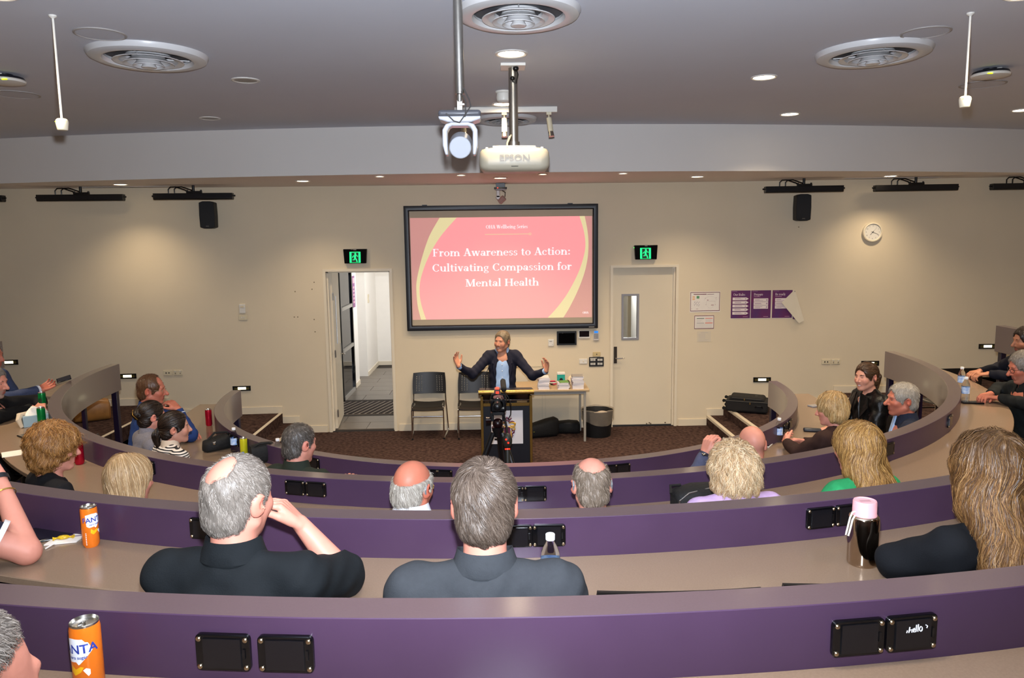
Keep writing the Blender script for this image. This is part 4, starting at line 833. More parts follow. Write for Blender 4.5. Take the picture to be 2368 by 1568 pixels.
# ------------------------------------------------------------------ chairs
def make_chair():
    t = thing('stacking_chair', 'x', 'chair')
    bp = mat('chair plastic', '#171310', 0.42, var=0.08, vscale=25)
    # backrest: curved shell with two blocks of square perforations
    nx, nz = 39, 24; V = {}; m = MB(); vs = []; fs = []
    def hole(i, j): 
        return j % 2 == 1 and 3 <= j <= 20 and ((i in (4, 7, 10)) or (i in (28, 31, 34)))
    def pt(i, j, d):
        u = i/nx*2-1; v = j/nz; w = 0.242-0.012*v+0.006*math.sin(v*PI); x = u*w
        zz = 0.575+0.30*v+0.008*(1-u*u)*v
        return (x, 0.225+0.05*v+0.03*(1-u*u)+d, zz)
    for d in (0, 0.012):
        for j in range(nz+1):
            for i in range(nx+1): vs.append(pt(i, j, d))
    Nn = (nx+1)*(nz+1)
    def id_(i, j, k): return k*Nn + j*(nx+1)+i
    solid = {(i, j) for i in range(nx) for j in range(nz) if not hole(i, j)}
    for (i, j) in solid:
        fs.append((id_(i, j, 0), id_(i+1, j, 0), id_(i+1, j+1, 0), id_(i, j+1, 0))); fs.append((id_(i, j+1, 1), id_(i+1, j+1, 1), id_(i+1, j, 1), id_(i, j, 1)))
        for (di, dj, a, b) in ((-1, 0, (i, j+1), (i, j)), (1, 0, (i+1, j), (i+1, j+1)), (0, -1, (i, j), (i+1, j)), (0, 1, (i+1, j+1), (i, j+1))):
            if (i+di, j+dj) not in solid: fs.append((id_(*a, 0), id_(*b, 0), id_(*b, 1), id_(*a, 1)))
    m.add(vs, fs); m.build('backrest', bp, t, smooth=40)
    m = MB(); rg = []
    for k in range(9):
        v = k/8; y = 0.20-0.44*v; w = 0.225+0.012*math.sin(v*PI); z = 0.475-0.012*math.sin(v*PI)-(0.035*max(0, (v-0.8)/0.2)**2)
        rg.append([(w*math.cos(a), y, z-0.012*abs(math.sin(a)) + (0.010*math.cos(a)**2 if math.sin(a) > 0 else -0.008)) for a in [2*PI*q/20 for q in range(20)]])
    m.rings(rg); m.build('seat', bp, t, smooth=60)
    for s in (-1, 1):
        m = MB(); m.tube([(s*0.232, 0.262, 0.60), (s*0.236, 0.25, 0.47), (s*0.262, 0.285, 0.06), (s*0.26, 0.27, 0.015), (s*0.25, 0.2, 0.012), (s*0.225, -0.20, 0.012), (s*0.222, -0.225, 0.03), (s*0.222, -0.215, 0.43), (s*0.215, -0.19, 0.46), (s*0.2, 0.0, 0.458), (s*0.215, 0.2, 0.46)], 0.0105, 10)
        m.build('side_frame', chrome, t)
        m = MB(); m.ell((s*0.223, -0.205, 0.010), (0.016, 0.02, 0.010), 10, 6); m.ell((s*0.258, 0.25, 0.010), (0.016, 0.02, 0.010), 10, 6); m.build('foot', rubber, t)
    m = MB(); m.cyl((-0.222, -0.215, 0.335), (0.222, -0.215, 0.335), 0.009, n=10); m.build('stretcher', chrome, t)
    return t
chair_proto = make_chair(); chair_used = [False]
def place_chair(x, y, z, rz, label, group=None):
    if not chair_used[0]: c = chair_proto; chair_used[0] = True
    else: c = copy_tree(chair_proto)
    c.location = (x, y, z); c.rotation_euler = (0, 0, rz); tag(c, label, 'chair', group)
    return c
place_chair(-1.09, 10.62, 0, 0.02, 'black perforated chair left of the lectern against the front wall')
place_chair(-0.43, 10.60, 0, 0.0, 'black perforated chair partly hidden behind the lectern')

# ------------------------------------------------------------------ lectern
navy_p = mat('lectern navy', '#0f1019', 0.4, var=0.05, vscale=20); gold = mat('lectern gold', '#8a6a33', 0.32, 0.75, var=0.05, vscale=50)
t = thing('lectern', 'navy lectern with gold frame and white crest panel', 'lectern', (0.0, 8.56, 0))
m = MB(); m.span((-0.262, -0.20, 0.03), (0.262, -0.185, 0.955)); m.span((-0.262, -0.185, 0.03), (-0.25, 0.22, 0.955)); m.span((0.25, -0.185, 0.03), (0.262, 0.22, 0.955)); m.build('body_panel', navy_p, t, smooth=0)
for sx in (-1, 1):
    m = MB(); m.span((sx*0.262, -0.215, 0), (sx*0.292, -0.17, 1.04)); m.build('front_post', gold, t, bevel=0.004)
    m = MB(); m.span((sx*0.262, 0.19, 0), (sx*0.292, 0.235, 1.04)); m.build('rear_post', gold, t, bevel=0.004)
m = MB(); m.span((-0.262, -0.212, 0.925), (0.262, -0.185, 0.96)); m.build('cross_rail', gold, t, bevel=0.003)
m = MB(); m.span((-0.29, -0.21, 0.985), (0.29, 0.235, 1.0)); m.build('shelf', chrome, t, bevel=0.003)
m = MB(); m.add([(-0.31, -0.235, 1.09), (0.31, -0.235, 1.09), (0.31, 0.26, 1.02), (-0.31, 0.26, 1.02), (-0.31, -0.235, 1.115), (0.31, -0.235, 1.115), (0.31, 0.26, 1.045), (-0.31, 0.26, 1.045)], [(3, 2, 1, 0), (4, 5, 6, 7), (0, 1, 5, 4), (1, 2, 6, 5), (2, 3, 7, 6), (3, 0, 4, 7)]); m.build('reading_top', navy_p, t, bevel=0.003)
m = MB(); m.cyl((-0.312, -0.24, 1.092), (0.312, -0.24, 1.092), 0.026, n=20); m.build('front_roll', gold, t)
m = MB(); m.span((-0.175, -0.205, 0.485), (0.185, -0.2005, 0.872)); cp_ = m.build('crest_panel', mat('crest white', '#d9d5d8', 0.5), t, smooth=0)
mar = mat('crest maroon', '#5a1436', 0.5); gol = mat('crest gold', '#c79a3a', 0.45)
def curl(pts, r, mm, nm):
    q = MB(); q.tube([(x, -0.207, z) for x, z in pts], r, 6); q.build(nm, mm, cp_)
for k_, (cx, sgn) in enumerate(((0.005, 1), (0.005, -1))):
    def mx_(pts): return [(cx+sgn*x, z) for x, z in pts]
    curl(mx_([(0.0, 0.80), (0.012, 0.775), (0.03, 0.765), (0.055, 0.785)]), [0.004, 0.010, 0.010, 0.003], mar, 'crest_leaf')
    curl(mx_([(0.0, 0.76), (0.03, 0.742), (0.06, 0.748), (0.085, 0.74)]), [0.008, 0.010, 0.008, 0.004], mar, 'crest_leaf')
    curl(mx_([(0.02, 0.725), (0.06, 0.735), (0.092, 0.72), (0.085, 0.695), (0.05, 0.69), (0.035, 0.70)]), [0.006, 0.011, 0.013, 0.012, 0.010, 0.005], gol, 'crest_scroll')
    curl(mx_([(0.015, 0.69), (0.05, 0.67), (0.085, 0.675), (0.09, 0.655), (0.06, 0.645)]), [0.006, 0.010, 0.009, 0.010, 0.005], gol, 'crest_scroll')
    curl(mx_([(0.05, 0.66), (0.062, 0.635), (0.085, 0.645), (0.075, 0.615), (0.055, 0.60), (0.07, 0.575)]), [0.005, 0.012, 0.005, 0.011, 0.007, 0.003], mar, 'crest_leaf')
    curl(mx_([(0.045, 0.64), (0.045, 0.60), (0.05, 0.565), (0.04, 0.54)]), [0.006, 0.008, 0.009, 0.005], gol, 'crest_scroll')
    curl(mx_([(0.03, 0.60), (0.055, 0.575), (0.058, 0.555)]), [0.004, 0.009, 0.003], mar, 'crest_leaf')
q = MB(); q.prism([(-0.03, 0.68), (0.04, 0.68), (0.04, 0.60), (0.005, 0.55), (-0.03, 0.60)], (0, -0.205, 0), (1, 0, 0), (0, 0, 1), 0.003); q.build('crest_shield', mar, cp_, smooth=0)
q = MB(); q.span((-0.14, -0.2065, 0.53), (-0.10, -0.2045, 0.55)); q.span((-0.115, -0.2065, 0.545), (-0.09, -0.2045, 0.565)); q.build('crest_small_mark', navy_p, cp_, smooth=0)
m = MB(); m.tube([(-0.235, -0.10, 1.09), (-0.233, -0.09, 1.2), (-0.215, -0.06, 1.3), (-0.19, -0.02, 1.355)], 0.004, 8); m.ell((-0.185, -0.015, 1.362), 0.009); m.build('gooseneck_microphone', black_plastic, t)
# ------------------------------------------------------------------ video camera on tripod
t = thing('tripod_camera', 'black video camera on a tripod in front of the lectern', 'video camera', (-0.09, 6.9, 0))
bk = mat('camera black', '#121214', 0.35, var=0.1, vscale=40); bl = mat('camera body black', '#0c0d12', 0.25); red = mat('tripod red', '#1d0a0c', 0.3); redled = mat('tally red', '#ff2a14', 0.4, emit='#ff2010', estr=3)
m = MB(); m.span((-0.075, -0.10, 1.215), (0.07, 0.13, 1.33)); m.cyl((-0.01, -0.10, 1.285), (-0.01, 0.14, 1.285), 0.062, n=28); m.build('camera_body', bl, t, bevel=0.012)
m = MB(); m.cyl((-0.01, 0.13, 1.285), (-0.01, 0.26, 1.285), 0.05, 0.055, n=28); m.build('lens', black_gloss, t)
m = MB(); m.cyl((-0.012, -0.16, 1.275), (-0.012, -0.10, 1.28), 0.04, 0.045, n=24); m.ell((-0.012, -0.155, 1.275), (0.036, 0.02, 0.036)); m.build('viewfinder', bk, t)
m = MB(); m.tube([(-0.07, -0.02, 1.31), (-0.055, -0.03, 1.365), (0.0, -0.03, 1.38), (0.05, -0.03, 1.365), (0.07, -0.02, 1.30)], 0.014, 10); m.build('carry_handle', bk, t)
m = MB(); m.span((-0.04, -0.05, 1.37), (0.02, 0.05, 1.42)); m.build('receiver', mat('receiver brown', '#5a3f36', 0.4), t, bevel=0.006)
m = MB(); m.span((-0.025, -0.05, 1.42), (0.005, 0.04, 1.424)); m.span((-0.022, -0.052, 1.38), (0.004, -0.05, 1.40)); m.build('tally_light', redled, t)
m = MB(); m.cyl((0.05, -0.10, 1.43), (0.045, 0.14, 1.46), 0.026, n=20); m.ell((0.05, -0.10, 1.43), 0.026); m.build('microphone', mat('foam black', '#141312', 0.9, bump=0.5, bscale=300), t)
m = MB(); m.tube([(0.05, -0.08, 1.40), (0.085, -0.10, 1.36), (0.115, -0.08, 1.28), (0.11, -0.06, 1.18), (0.085, -0.04, 1.13)], 0.005, 8); m.tube([(0.03, -0.1, 1.36), (0.06, -0.12, 1.26), (0.05, -0.1, 1.2)], 0.004, 6); m.build('cable', bk, t)
m = MB(); m.span((0.035, -0.103, 1.245), (0.05, -0.1005, 1.262)); m.span((0.022, -0.103, 1.246), (0.028, -0.1005, 1.258)); m.build('body_marking', grey_metal, t)
m = MB(); m.span((-0.06, -0.10, 1.185), (0.05, 0.12, 1.215)); m.span((-0.075, -0.03, 1.11), (-0.045, 0.05, 1.19)); m.span((0.03, -0.03, 1.11), (0.06, 0.05, 1.19)); m.build('fluid_head', bk, t, bevel=0.005)
m = MB(); m.ell((-0.01, 0, 1.085), (0.05, 0.05, 0.05), 20, 12); m.cyl((-0.12, 0, 1.12), (-0.07, 0, 1.12), 0.03, 0.024); m.build('drag_knob', red, t)
m = MB(); m.lathe([(0.06, 1.05), (0.055, 1.02), (0.045, 1.0), (0.04, 0.96)], 24, (-0.01, 0, 0)); m.build('bowl', bk, t)
m = MB(); m.tube([(0.05, -0.04, 1.16), (0.07, -0.10, 1.08), (0.075, -0.16, 0.98), (0.075, -0.19, 0.86)], 0.011, 10); m.build('pan_bar', bk, t)
m = MB(); m.ell((0.075, -0.175, 0.965), (0.045, 0.04, 0.072), 18, 12); m.cyl((0.075, -0.19, 0.90), (0.075, -0.23, 0.70), 0.022, n=16); m.build('remote_grip', mat('grip grey', '#2b2a24', 0.5), t)
for c_ in ((0.063, -0.212, 0.985), (0.083, -0.216, 0.955)): m = MB(); m.ell(c_, 0.008); m.build('grip_light', redled, t)
for a_, b_ in (((0.075, -0.19, 0.895), (0.075, -0.193, 0.885)), ((0.075, -0.228, 0.715), (0.075, -0.23, 0.705))): m = MB(); m.cyl(a_, b_, 0.024); m.build('grip_ring', redled, t)
for a in (200, 320, 80):
    c, s_ = math.cos(math.radians(a)), math.sin(math.radians(a))
    m = MB(); m.tube([(-0.01+0.05*c, 0.05*s_, 1.0), (-0.01+0.26*c, 0.26*s_, 0.5), (-0.01+0.45*c, 0.45*s_, 0.02)], [0.026, 0.022, 0.016], 10); m.ell((-0.01+0.455*c, 0.455*s_, 0.014), 0.014); m.build('leg', bk, t)
    m = MB(); m.cyl((-0.01+0.26*c, 0.26*s_, 0.52), (-0.01+0.275*c, 0.275*s_, 0.48), 0.028); m.build('leg_lock', mat('lock grey', '#3a3836', 0.4), t)
# ------------------------------------------------------------------ side table with booklets
t = thing('side_table', 'beige folding table with grey legs behind the speaker', 'table', (0.5, 10.46, 0))
m = MB(); m.span((-0.66, -0.33, 0.715), (0.665, 0.34, 0.74)); m.build('tabletop', mat('beige laminate', '#b89f7c', 0.4, var=0.04, vscale=30), t, bevel=0.004)
m = MB(); m.span((-0.62, -0.30, 0.67), (0.62, -0.28, 0.715)); m.span((-0.62, 0.29, 0.67), (0.62, 0.31, 0.715)); m.span((-0.62, -0.30, 0.67), (-0.6, 0.31, 0.715)); m.span((0.6, -0.30, 0.67), (0.62, 0.31, 0.715)); m.build('apron', grey_metal, t)
for sx in (-1, 1):
    for sy in (-0.29, 0.30): m = MB(); m.span((sx*0.59, sy-0.016, 0), (sx*0.622, sy+0.016, 0.715)); m.build('leg', grey_metal, t, bevel=0.004)
book_ms = [mat('booklet lilac', '#c9c0d0', 0.6), mat('booklet white', '#dcd6d6', 0.6), mat('booklet grey', '#b5acb3', 0.6)]
pages = mat('booklet pages', '#e9e4e2', 0.8)
def booklet(x, y, z, w, d, h, rz, ci, label, group, m0=None):
    t = thing('booklet', label, 'booklet', (x, y, z), rz, group)
    q = MB(); q.span((-w/2+0.002, -d/2+0.002, 0.0015), (w/2-0.002, d/2-0.002, h-0.0015)); q.build('pages', pages, t, smooth=0)
    q = MB(); q.span((-w/2, -d/2, 0), (w/2, d/2, 0.0015)); q.span((-w/2, -d/2, h-0.0015), (w/2, d/2, h)); q.span((-w/2, -d/2, 0), (-w/2+0.0015, d/2, h)); q.build('cover', m0 or book_ms[ci], t, smooth=0)
for sx, n_, lb in ((0.545, 8, 'left'), (0.818, 4, 'middle'), (1.015, 8, 'right')):
    for i in range(n_):
        booklet(sx+random.uniform(-.008, .008), 10.28+random.uniform(-.01, .01), 0.74+0.0205*i, 0.155, 0.21, 0.02, random.uniform(-.06, .06), i % 3, 'white booklet in the %s stack on the side table' % lb, 'booklets in the %s stack' % lb)
booklet(0.825, 10.28, 0.74+0.0205*4, 0.13, 0.18, 0.008, 0.05, 0, 'green covered booklet on top of the middle stack', None, mat('booklet green', '#5d8a3d', 0.5))
booklet(1.015, 10.28, 0.74+0.0205*8, 0.15, 0.2, 0.01, -0.05, 2, 'grey covered booklet on top of the right stack', None, mat('booklet top grey', '#8f8a86', 0.5))
t = thing('carton', 'teal and white small carton on the side table', 'box', (0.815, 10.60, 0.74))
m = MB(); m.span((-0.055, -0.035, 0), (0.055, 0.035, 0.135)); m.build('carton_body', mat('carton teal', '#1c9c8e', 0.5), t, bevel=0.002)
m = MB(); m.span((-0.0555, -0.0355, 0.135), (0.0555, 0.0355, 0.165)); m.build('carton_lid', white_paper, t, bevel=0.002)
m = MB(); m.prism([(-0.025, 0.02), (0.025, 0.02), (0.025, 0.06), (0.015, 0.085), (-0.015, 0.085), (-0.025, 0.06)], (0, -0.0355, 0), (1, 0, 0), (0, 0, 1), 0.002); m.build('carton_window', black_matt, t, smooth=0)
t = thing('striped_case', 'small red, white and black striped case on the side table', 'case', (0.69, 10.50, 0.74))
m = MB(); m.ell((0, 0, 0.03), (0.05, 0.04, 0.03), 20, 12); m.build('shell', mat('case black', '#1c1214', 0.5), t)
m = MB(); m.ell((0, -0.004, 0.036), (0.052, 0.041, 0.012), 20, 8); m.build('white_band', white_plastic, t)
m = MB(); m.ell((0.018, -0.012, 0.018), (0.036, 0.036, 0.012), 16, 8); m.build('red_band', mat('case red', '#c2244a', 0.4), t)
m = MB(); m.ell((0, 0, 0.056), (0.04, 0.03, 0.010), 16, 8); m.build('red_top', mat('case red', '#c2244a', 0.4), t)
t = thing('rounded_cap', 'cream rounded cap lying on the side table', 'cap', (0.965, 10.52, 0.74))
m = MB(); m.ell((0, 0, 0.045), (0.075, 0.08, 0.085), 24, 14); m.v = [(x, y, max(z, 0.002)) for x, y, z in m.v]; m.build('crown', mat('cap cream', '#d8c6a4', 0.8), t)
m = MB(); m.ell((-0.055, -0.03, 0.04), (0.03, 0.05, 0.035), 16, 10); m.v = [(x, y, max(z, 0.002)) for x, y, z in m.v]; m.build('brim', mat('cap dark', '#3a2b22', 0.8), t)
# ------------------------------------------------------------------ waste bin
t = thing('waste_bin', 'black waste bin with clear plastic liner beside the closed door', 'bin', (1.325, 10.5, 0))
m = MB(); m.lathe([(0.001, 0.003), (0.185, 0.0), (0.19, 0.012), (0.222, 0.365), (0.228, 0.37), (0.222, 0.375), (0.214, 0.365), (0.183, 0.02), (0.001, 0.018)], 40, cap=False); m.build('bin_body', black_matt, t)
liner = mat('clear liner', '#b8ab99', 0.25, alpha=0.32, bump=0.8, bscale=30)
m = MB(); rings = []
for r, z in ((0.19, 0.06), (0.2, 0.2), (0.216, 0.36), (0.226, 0.392), (0.238, 0.385), (0.236, 0.34), (0.228, 0.26), (0.222, 0.205)):
    ring = []
    for i in range(60):
        a = 2*PI*i/60; w = 0.006*math.sin(7*a+z*40)+0.004*math.sin(17*a) if z < 0.3 and r > 0.215 else 0.002*math.sin(9*a)
        ring.append(((r+w)*math.cos(a), (r+w)*math.sin(a), z + (0.03*math.sin(2*a+1.0) if (z < 0.22 and r > 0.21) else 0.006*math.sin(5*a))))
    rings.append(ring)
m.rings(rings, cap=False); m.build('plastic_liner', liner, t, smooth=60)
m = MB(); [m.ell((-0.05+0.06*i, 0.02*i-0.03, 0.30+0.01*i), (0.08, 0.06, 0.03), 12, 8) for i in range(3)]; m.build('crumpled_paper', mat('bin paper', '#b3a595', 0.8), t)
# ------------------------------------------------------------------ black soft bags on the floor under the table
bagm = mat('black nylon', '#0b0a0a', 0.75, bump=0.4, bscale=60, var=0.2, vscale=20)
def soft_bag(name, label, loc, rz, sections, extras=()):
    t = thing(name, label, 'bag', loc, rz); q = MB(); rings = []
    for x, w, z0, z1 in sections:
        c, hh = (z0+z1)/2, (z1-z0)/2
        rings.append([(x, w*(abs(math.cos(a))**0.6)*(1 if math.cos(a) > 0 else -1), c+hh*(abs(math.sin(a))**0.6)*(1 if math.sin(a) > 0 else -1)) for a in [2*PI*k/20 for k in range(20)]])
    q.rings(rings); q.build('bag_body', bagm, t, smooth=60)
    return t
t = soft_bag('instrument_bag', 'long black soft case slumped under the side table', (0.50, 10.47, 0), 0.25, [(-0.33, 0.03, 0.02, 0.08), (-0.3, 0.08, 0.0, 0.14), (-0.1, 0.10, 0.0, 0.20), (0.1, 0.11, 0.0, 0.25), (0.22, 0.11, 0.0, 0.27), (0.26, 0.08, 0.02, 0.25), (0.27, 0.03, 0.06, 0.2)])
m = MB(); m.tube([(-0.25, -0.06, 0.13), (0.0, -0.085, 0.19), (0.22, -0.09, 0.22)], 0.004); m.build('zip', mat('zip grey', '#3a3835', 0.4), t); m = MB(); m.box((-0.12, -0.1, 0.10), (0.02, 0.005, 0.008)); m.build('tag', mat('tag olive', '#7b7a2c', 0.6), t)
t = soft_bag('flat_bag', 'low black flat case under the side table by the bin', (0.93, 10.66, 0), -0.05, [(-0.2, 0.03, 0.02, 0.12), (-0.17, 0.09, 0.0, 0.17), (0.0, 0.1, 0.0, 0.185), (0.13, 0.10, 0.0, 0.175), (0.16, 0.06, 0.0, 0.14)])
m = MB(); m.tube([(-0.15, -0.07, 0.15), (0.0, -0.085, 0.16), (0.14, -0.07, 0.15)], 0.004); m.build('zip', mat('zip grey', '#3a3835', 0.4), t)
# ------------------------------------------------------------------ suitcase on the right hand landing
t = thing('suitcase', 'black soft suitcase lying flat on the right landing', 'suitcase', (3.50, 10.55, 0.30), math.radians(-24))
sm = mat('suitcase fabric', '#131112', 0.8, bump=0.3, bscale=400, var=0.15, vscale=80)
m = MB(); m.span((-0.29, -0.18, 0.015), (0.29, 0.18, 0.185)); m.build('shell', sm, t, bevel=0.03, bseg=3)
m = MB(); m.add([(-0.25, -0.165, 0.18), (0.25, -0.165, 0.18), (0.25, 0.165, 0.18), (-0.25, 0.165, 0.18), (-0.22, -0.15, 0.235), (0.22, -0.15, 0.225), (0.22, 0.15, 0.225), (-0.22, 0.15, 0.235)], [(3, 2, 1, 0), (4, 5, 6, 7), (0, 1, 5, 4), (1, 2, 6, 5), (2, 3, 7, 6), (3, 0, 4, 7)]); m.build('front_pocket', sm, t, bevel=0.02, bseg=3)
m = MB(); m.tube([(-0.285, -0.18, 0.17), (0.285, -0.18, 0.17)], 0.005); m.tube([(-0.2, -0.16, 0.215), (0.2, -0.16, 0.205)], 0.004); m.build('zip', mat('zip grey', '#3a3835', 0.4), t)
for c_ in ((-0.03, -0.168, 0.2), (0.05, -0.187, 0.15)): m = MB(); m.box(c_, (0.012, 0.01, 0.028)); m.build('zip_pull', mat('brass', '#b08d4a', 0.3, 1.0), t)
m = MB(); m.tube([(0.12, -0.182, 0.10), (0.14, -0.20, 0.12), (0.2, -0.20, 0.12), (0.22, -0.182, 0.10)], 0.009); m.build('handle', black_plastic, t)
for y in (-0.13, 0.13):
    for z in (0.05, 0.16): m = MB(); m.cyl((-0.315, y-0.012, z), (-0.315, y+0.012, z), 0.022, n=16); m.box((-0.3, y, z), (0.03, 0.02, 0.03)); m.build('wheel', rubber, t)
m = MB(); m.box((0.12, -0.02, 0.2335), (0.03, 0.012, 0.004)); m.build('badge', steel, t)

# ------------------------------------------------------------------ things on the desks
can_lid = mat('can lid', '#c9c6bf', 0.25, 1.0, var=0.05, vscale=60)
def drink_can(x, y, z, body, label, rz=0.0, r=0.029, h=0.156, group='drink cans'):
    t = thing('drink_can', label, 'can', (x, y, z), rz, group)
    m = MB(); m.lathe([(r*0.78, 0.0), (r*0.8, 0.002), (r, 0.012), (r, h-0.014), (r*0.93, h-0.004)], 40, cap=False); m.build('can_body', body, t, smooth=50)
    m = MB(); m.lathe([(r*0.93, h-0.005), (r*0.955, h), (r*0.93, h+0.001), (r*0.86, h-0.006), (r*0.001, h-0.005)], 40, cap=False); m.build('lid', can_lid, t)
    m = MB(); m.lathe([(r*0.78, 0.0), (r*0.001, 0.004)], 32, cap=False); m.build('base', can_lid, t)
    m = MB(); m.tube([(0.0035*math.cos(a*PI/6), -0.008+0.010*math.sin(a*PI/6), h-0.002) for a in range(12)], 0.0018, 6, loop=True); m.ell((0, 0, h-0.003), 0.003, 8, 6); m.build('pull_tab', can_lid, t)
    return t
orange = mat('can orange', '#ee7a1e', 0.3, 0.15, var=0.03, vscale=60)
def wrap(t, r, polys, mm, name):
    """print wrapped on the can: polygons of (angle deg, z)"""
    q = MB(); 
    for P in polys:
        q.add([((r)*math.sin(math.radians(a)), -(r)*math.cos(math.radians(a)), z) for a, z in P], [tuple(range(len(P)))])
    return q.build(name, mm, t, smooth=0)
def strip_text(t, r, s, a_c, zc, size, mm, name, tilt=0.0, vert=False):
    cu = bpy.data.curves.new(name, 'FONT'); cu.body = s; cu.size = size; cu.align_x = 'CENTER'; cu.align_y = 'CENTER'; cu.offset = size*0.02
    o = bpy.data.objects.new(name, cu); COL.objects.link(o); dg = bpy.context.evaluated_depsgraph_get(); me = bpy.data.meshes.new_from_object(o.evaluated_get(dg)); bpy.data.objects.remove(o)
    bm = bmesh.new(); bm.from_mesh(me); bmesh.ops.triangulate(bm, faces=bm.faces); bmesh.ops.subdivide_edges(bm, edges=[e for e in bm.edges if e.calc_length() > 0.006], cuts=2); bm.to_mesh(me); bm.free()
    for v in me.vertices:
        x, y = v.co.x, v.co.y
        if vert: x, y = -y, x
        x, y = x*math.cos(tilt)-y*math.sin(tilt), x*math.sin(tilt)+y*math.cos(tilt)
        a = math.radians(a_c)+x/r; v.co = (r*math.sin(a), -r*math.cos(a), zc+y)
    me.materials.clear(); me.materials.append(mm); o = bpy.data.objects.new(name, me); COL.objects.link(o); o.parent = t
    return o
logo_blue = mat('logo blue', '#2a3f9c', 0.4); logo_white = mat('logo white', '#eef0f5', 0.4); leaf_y = mat('logo yellow', '#f2b416', 0.4)
def fanta(x, y, rz, label):
    t = drink_can(x[0], x[1], x[2], orange, label, rz); r = 0.0292
    pl = []
    P = [(-62, .128), (-20, .132), (26, .130), (30, .124), (44, .122), (58, .104), (40, .094), (14, .080), (4, .075), (-6, .082), (-40, .080), (-58, .086)]
    def dens(P):
        # slice into narrow vertical strips so that the print hugs the cylinder
        out = []; A0 = min(p[0] for p in P); A1 = max(p[0] for p in P); n = 24
        def ys(a):
            v = []
            for i in range(len(P)):
                (a0, z0), (a1, z1) = P[i], P[(i+1) % len(P)]
                if (a0 <= a <= a1) or (a1 <= a <= a0):
                    if a0 != a1: v.append(z0+(z1-z0)*(a-a0)/(a1-a0))
            return (min(v), max(v)) if v else None
        for i in range(n):
            a, b = A0+(A1-A0)*i/n+1e-4, A0+(A1-A0)*(i+1)/n-1e-4; ya, yb = ys(a), ys(b)
            if ya and yb: out.append([(a, ya[0]), (b, yb[0]), (b, yb[1]), (a, ya[1])])
        return out
    wrap(t, r+0.0001, dens(P), logo_white, 'logo_backing')
    strip_text(t, r+0.0004, 'FANTA', -4, 0.108, 0.0265, logo_blue, 'brand_lettering', 0.03)
    strip_text(t, r+0.0004, 'zero sugar', 0, 0.091, 0.0095, logo_blue, 'sugar_lettering', 0.03)
    wrap(t, r+0.0002, dens([(-30, .075), (-10, .066), (10, .072), (22, .070), (10, .060), (-16, .052), (-34, .060)]), leaf_y, 'fruit_print')
    wrap(t, r+0.0002, dens([(18, .064), (30, .068), (44, .064), (44, .054), (36, .050)]), logo_white, 'badge_print')
    wrap(t, r+0.0003, [[(-69, .014+.007*i), (-63, .014+.007*i), (-63, .018+.007*i+.001*(i % 2)), (-69, .018+.007*i)] for i in range(7)], logo_white, 'side_print')
    return t
fanta((-0.955, 1.475, 1.871), 0, -0.12, 'orange soda can on the nearest desk by the left edge')
fanta((-1.639, 2.749, 1.667), 0, 1.12, 'orange soda can standing alone on the third desk')
red_can = mat('can red', '#b3122a', 0.25, 0.5); green_can = mat('can green', '#0b7a38', 0.25, 0.4); yellow_can = mat('can yellow', '#c4bc1e', 0.3, 0.2)
DC, DD = 1.553-DESKDROP, 1.249-DESKDROP
drink_can(-2.771, 4.72, DC, red_can, 'red drink can in front of the auburn haired person')
t = drink_can(-2.80, 6.94, DD, red_can, 'red drink can near the left end of the front desk')
t = drink_can(-3.952, 6.339, DC, green_can, 'green drink can standing beside the dark purse'); wrap(t, 0.0293, [[(-25+10*i, .05), (-15+10*i, .05), (-15+10*i, .11), (-25+10*i, .11)] for i in range(5)], mat('can dark print', '#123a22', 0.4), 'dark_print')
drink_can(-3.60, 5.73, DC, green_can, 'green drink can beside the tissue box on the left')
t = drink_can(-2.122, 5.87, DD, yellow_can, 'yellow green drink can among bottles on the front desk'); wrap(t, 0.0293, [[(-20+10*i, .02), (-10+10*i, .02), (-10+10*i, .05), (-20+10*i, .05)] for i in range(4)], mat('can blue print', '#3b5f8a', 0.4), 'blue_print')
bottle_pl = mat('clear plastic', '#eaf3fa', 0.05, trans=1.0, ior=1.12); water_label = mat('bottle label', '#5d8fd6', 0.35, var=0.5, vscale=40, color2='#d5e2f2'); cap_w = mat('bottle cap', '#e8e8ea', 0.4)
def water_bottle(x, y, z, label, h=0.2, r=0.031):
    t = thing('water_bottle', label, 'bottle', (x, y, z), random.uniform(0, 6), 'clear water bottles'); k = h/0.2
    m = MB(); m.lathe([(0.001, 0.004), (r*0.85, 0.0), (r, 0.008*k), (r, 0.05*k), (r*0.94, 0.055*k), (r, 0.06*k), (r, 0.125*k), (r*0.9, 0.145*k), (r*0.55, 0.168*k), (0.0125, 0.178*k), (0.0125, 0.19*k)], 32, cap=False); m.build('bottle_body', bottle_pl, t, smooth=50)
    m = MB(); m.lathe([(r*1.012, 0.062*k), (r*1.012, 0.118*k)], 32, cap=False); m.build('label_band', water_label, t)
    m = MB(); m.lathe([(0.0145, 0.182*k), (0.015, 0.186*k), (0.015, 0.199*k), (0.0135, 0.201*k), (0.001, 0.201*k)], 24, cap=False); m.build('cap', cap_w, t)
    return t
water_bottle(0.06, 2.275, 1.667, 'water bottle beside the man in charcoal on the third desk')
water_bottle(-1.50, 3.70, DC, 'water bottle half hidden behind the grey balding man')
water_bottle(-2.251, 6.03, DD, 'water bottle left of the yellow green can')
water_bottle(-1.79, 5.66, DD, 'water bottle beside the man with short grey hair on the front desk')
water_bottle(2.222, 6.02, DD, 'water bottle between the bald man and the brown sleeved arms')
water_bottle(4.067, 6.56, DC, 'water bottle at the right end, the farther of two')
water_bottle(3.809, 6.09, DC, 'water bottle at the right end, the nearer of two')
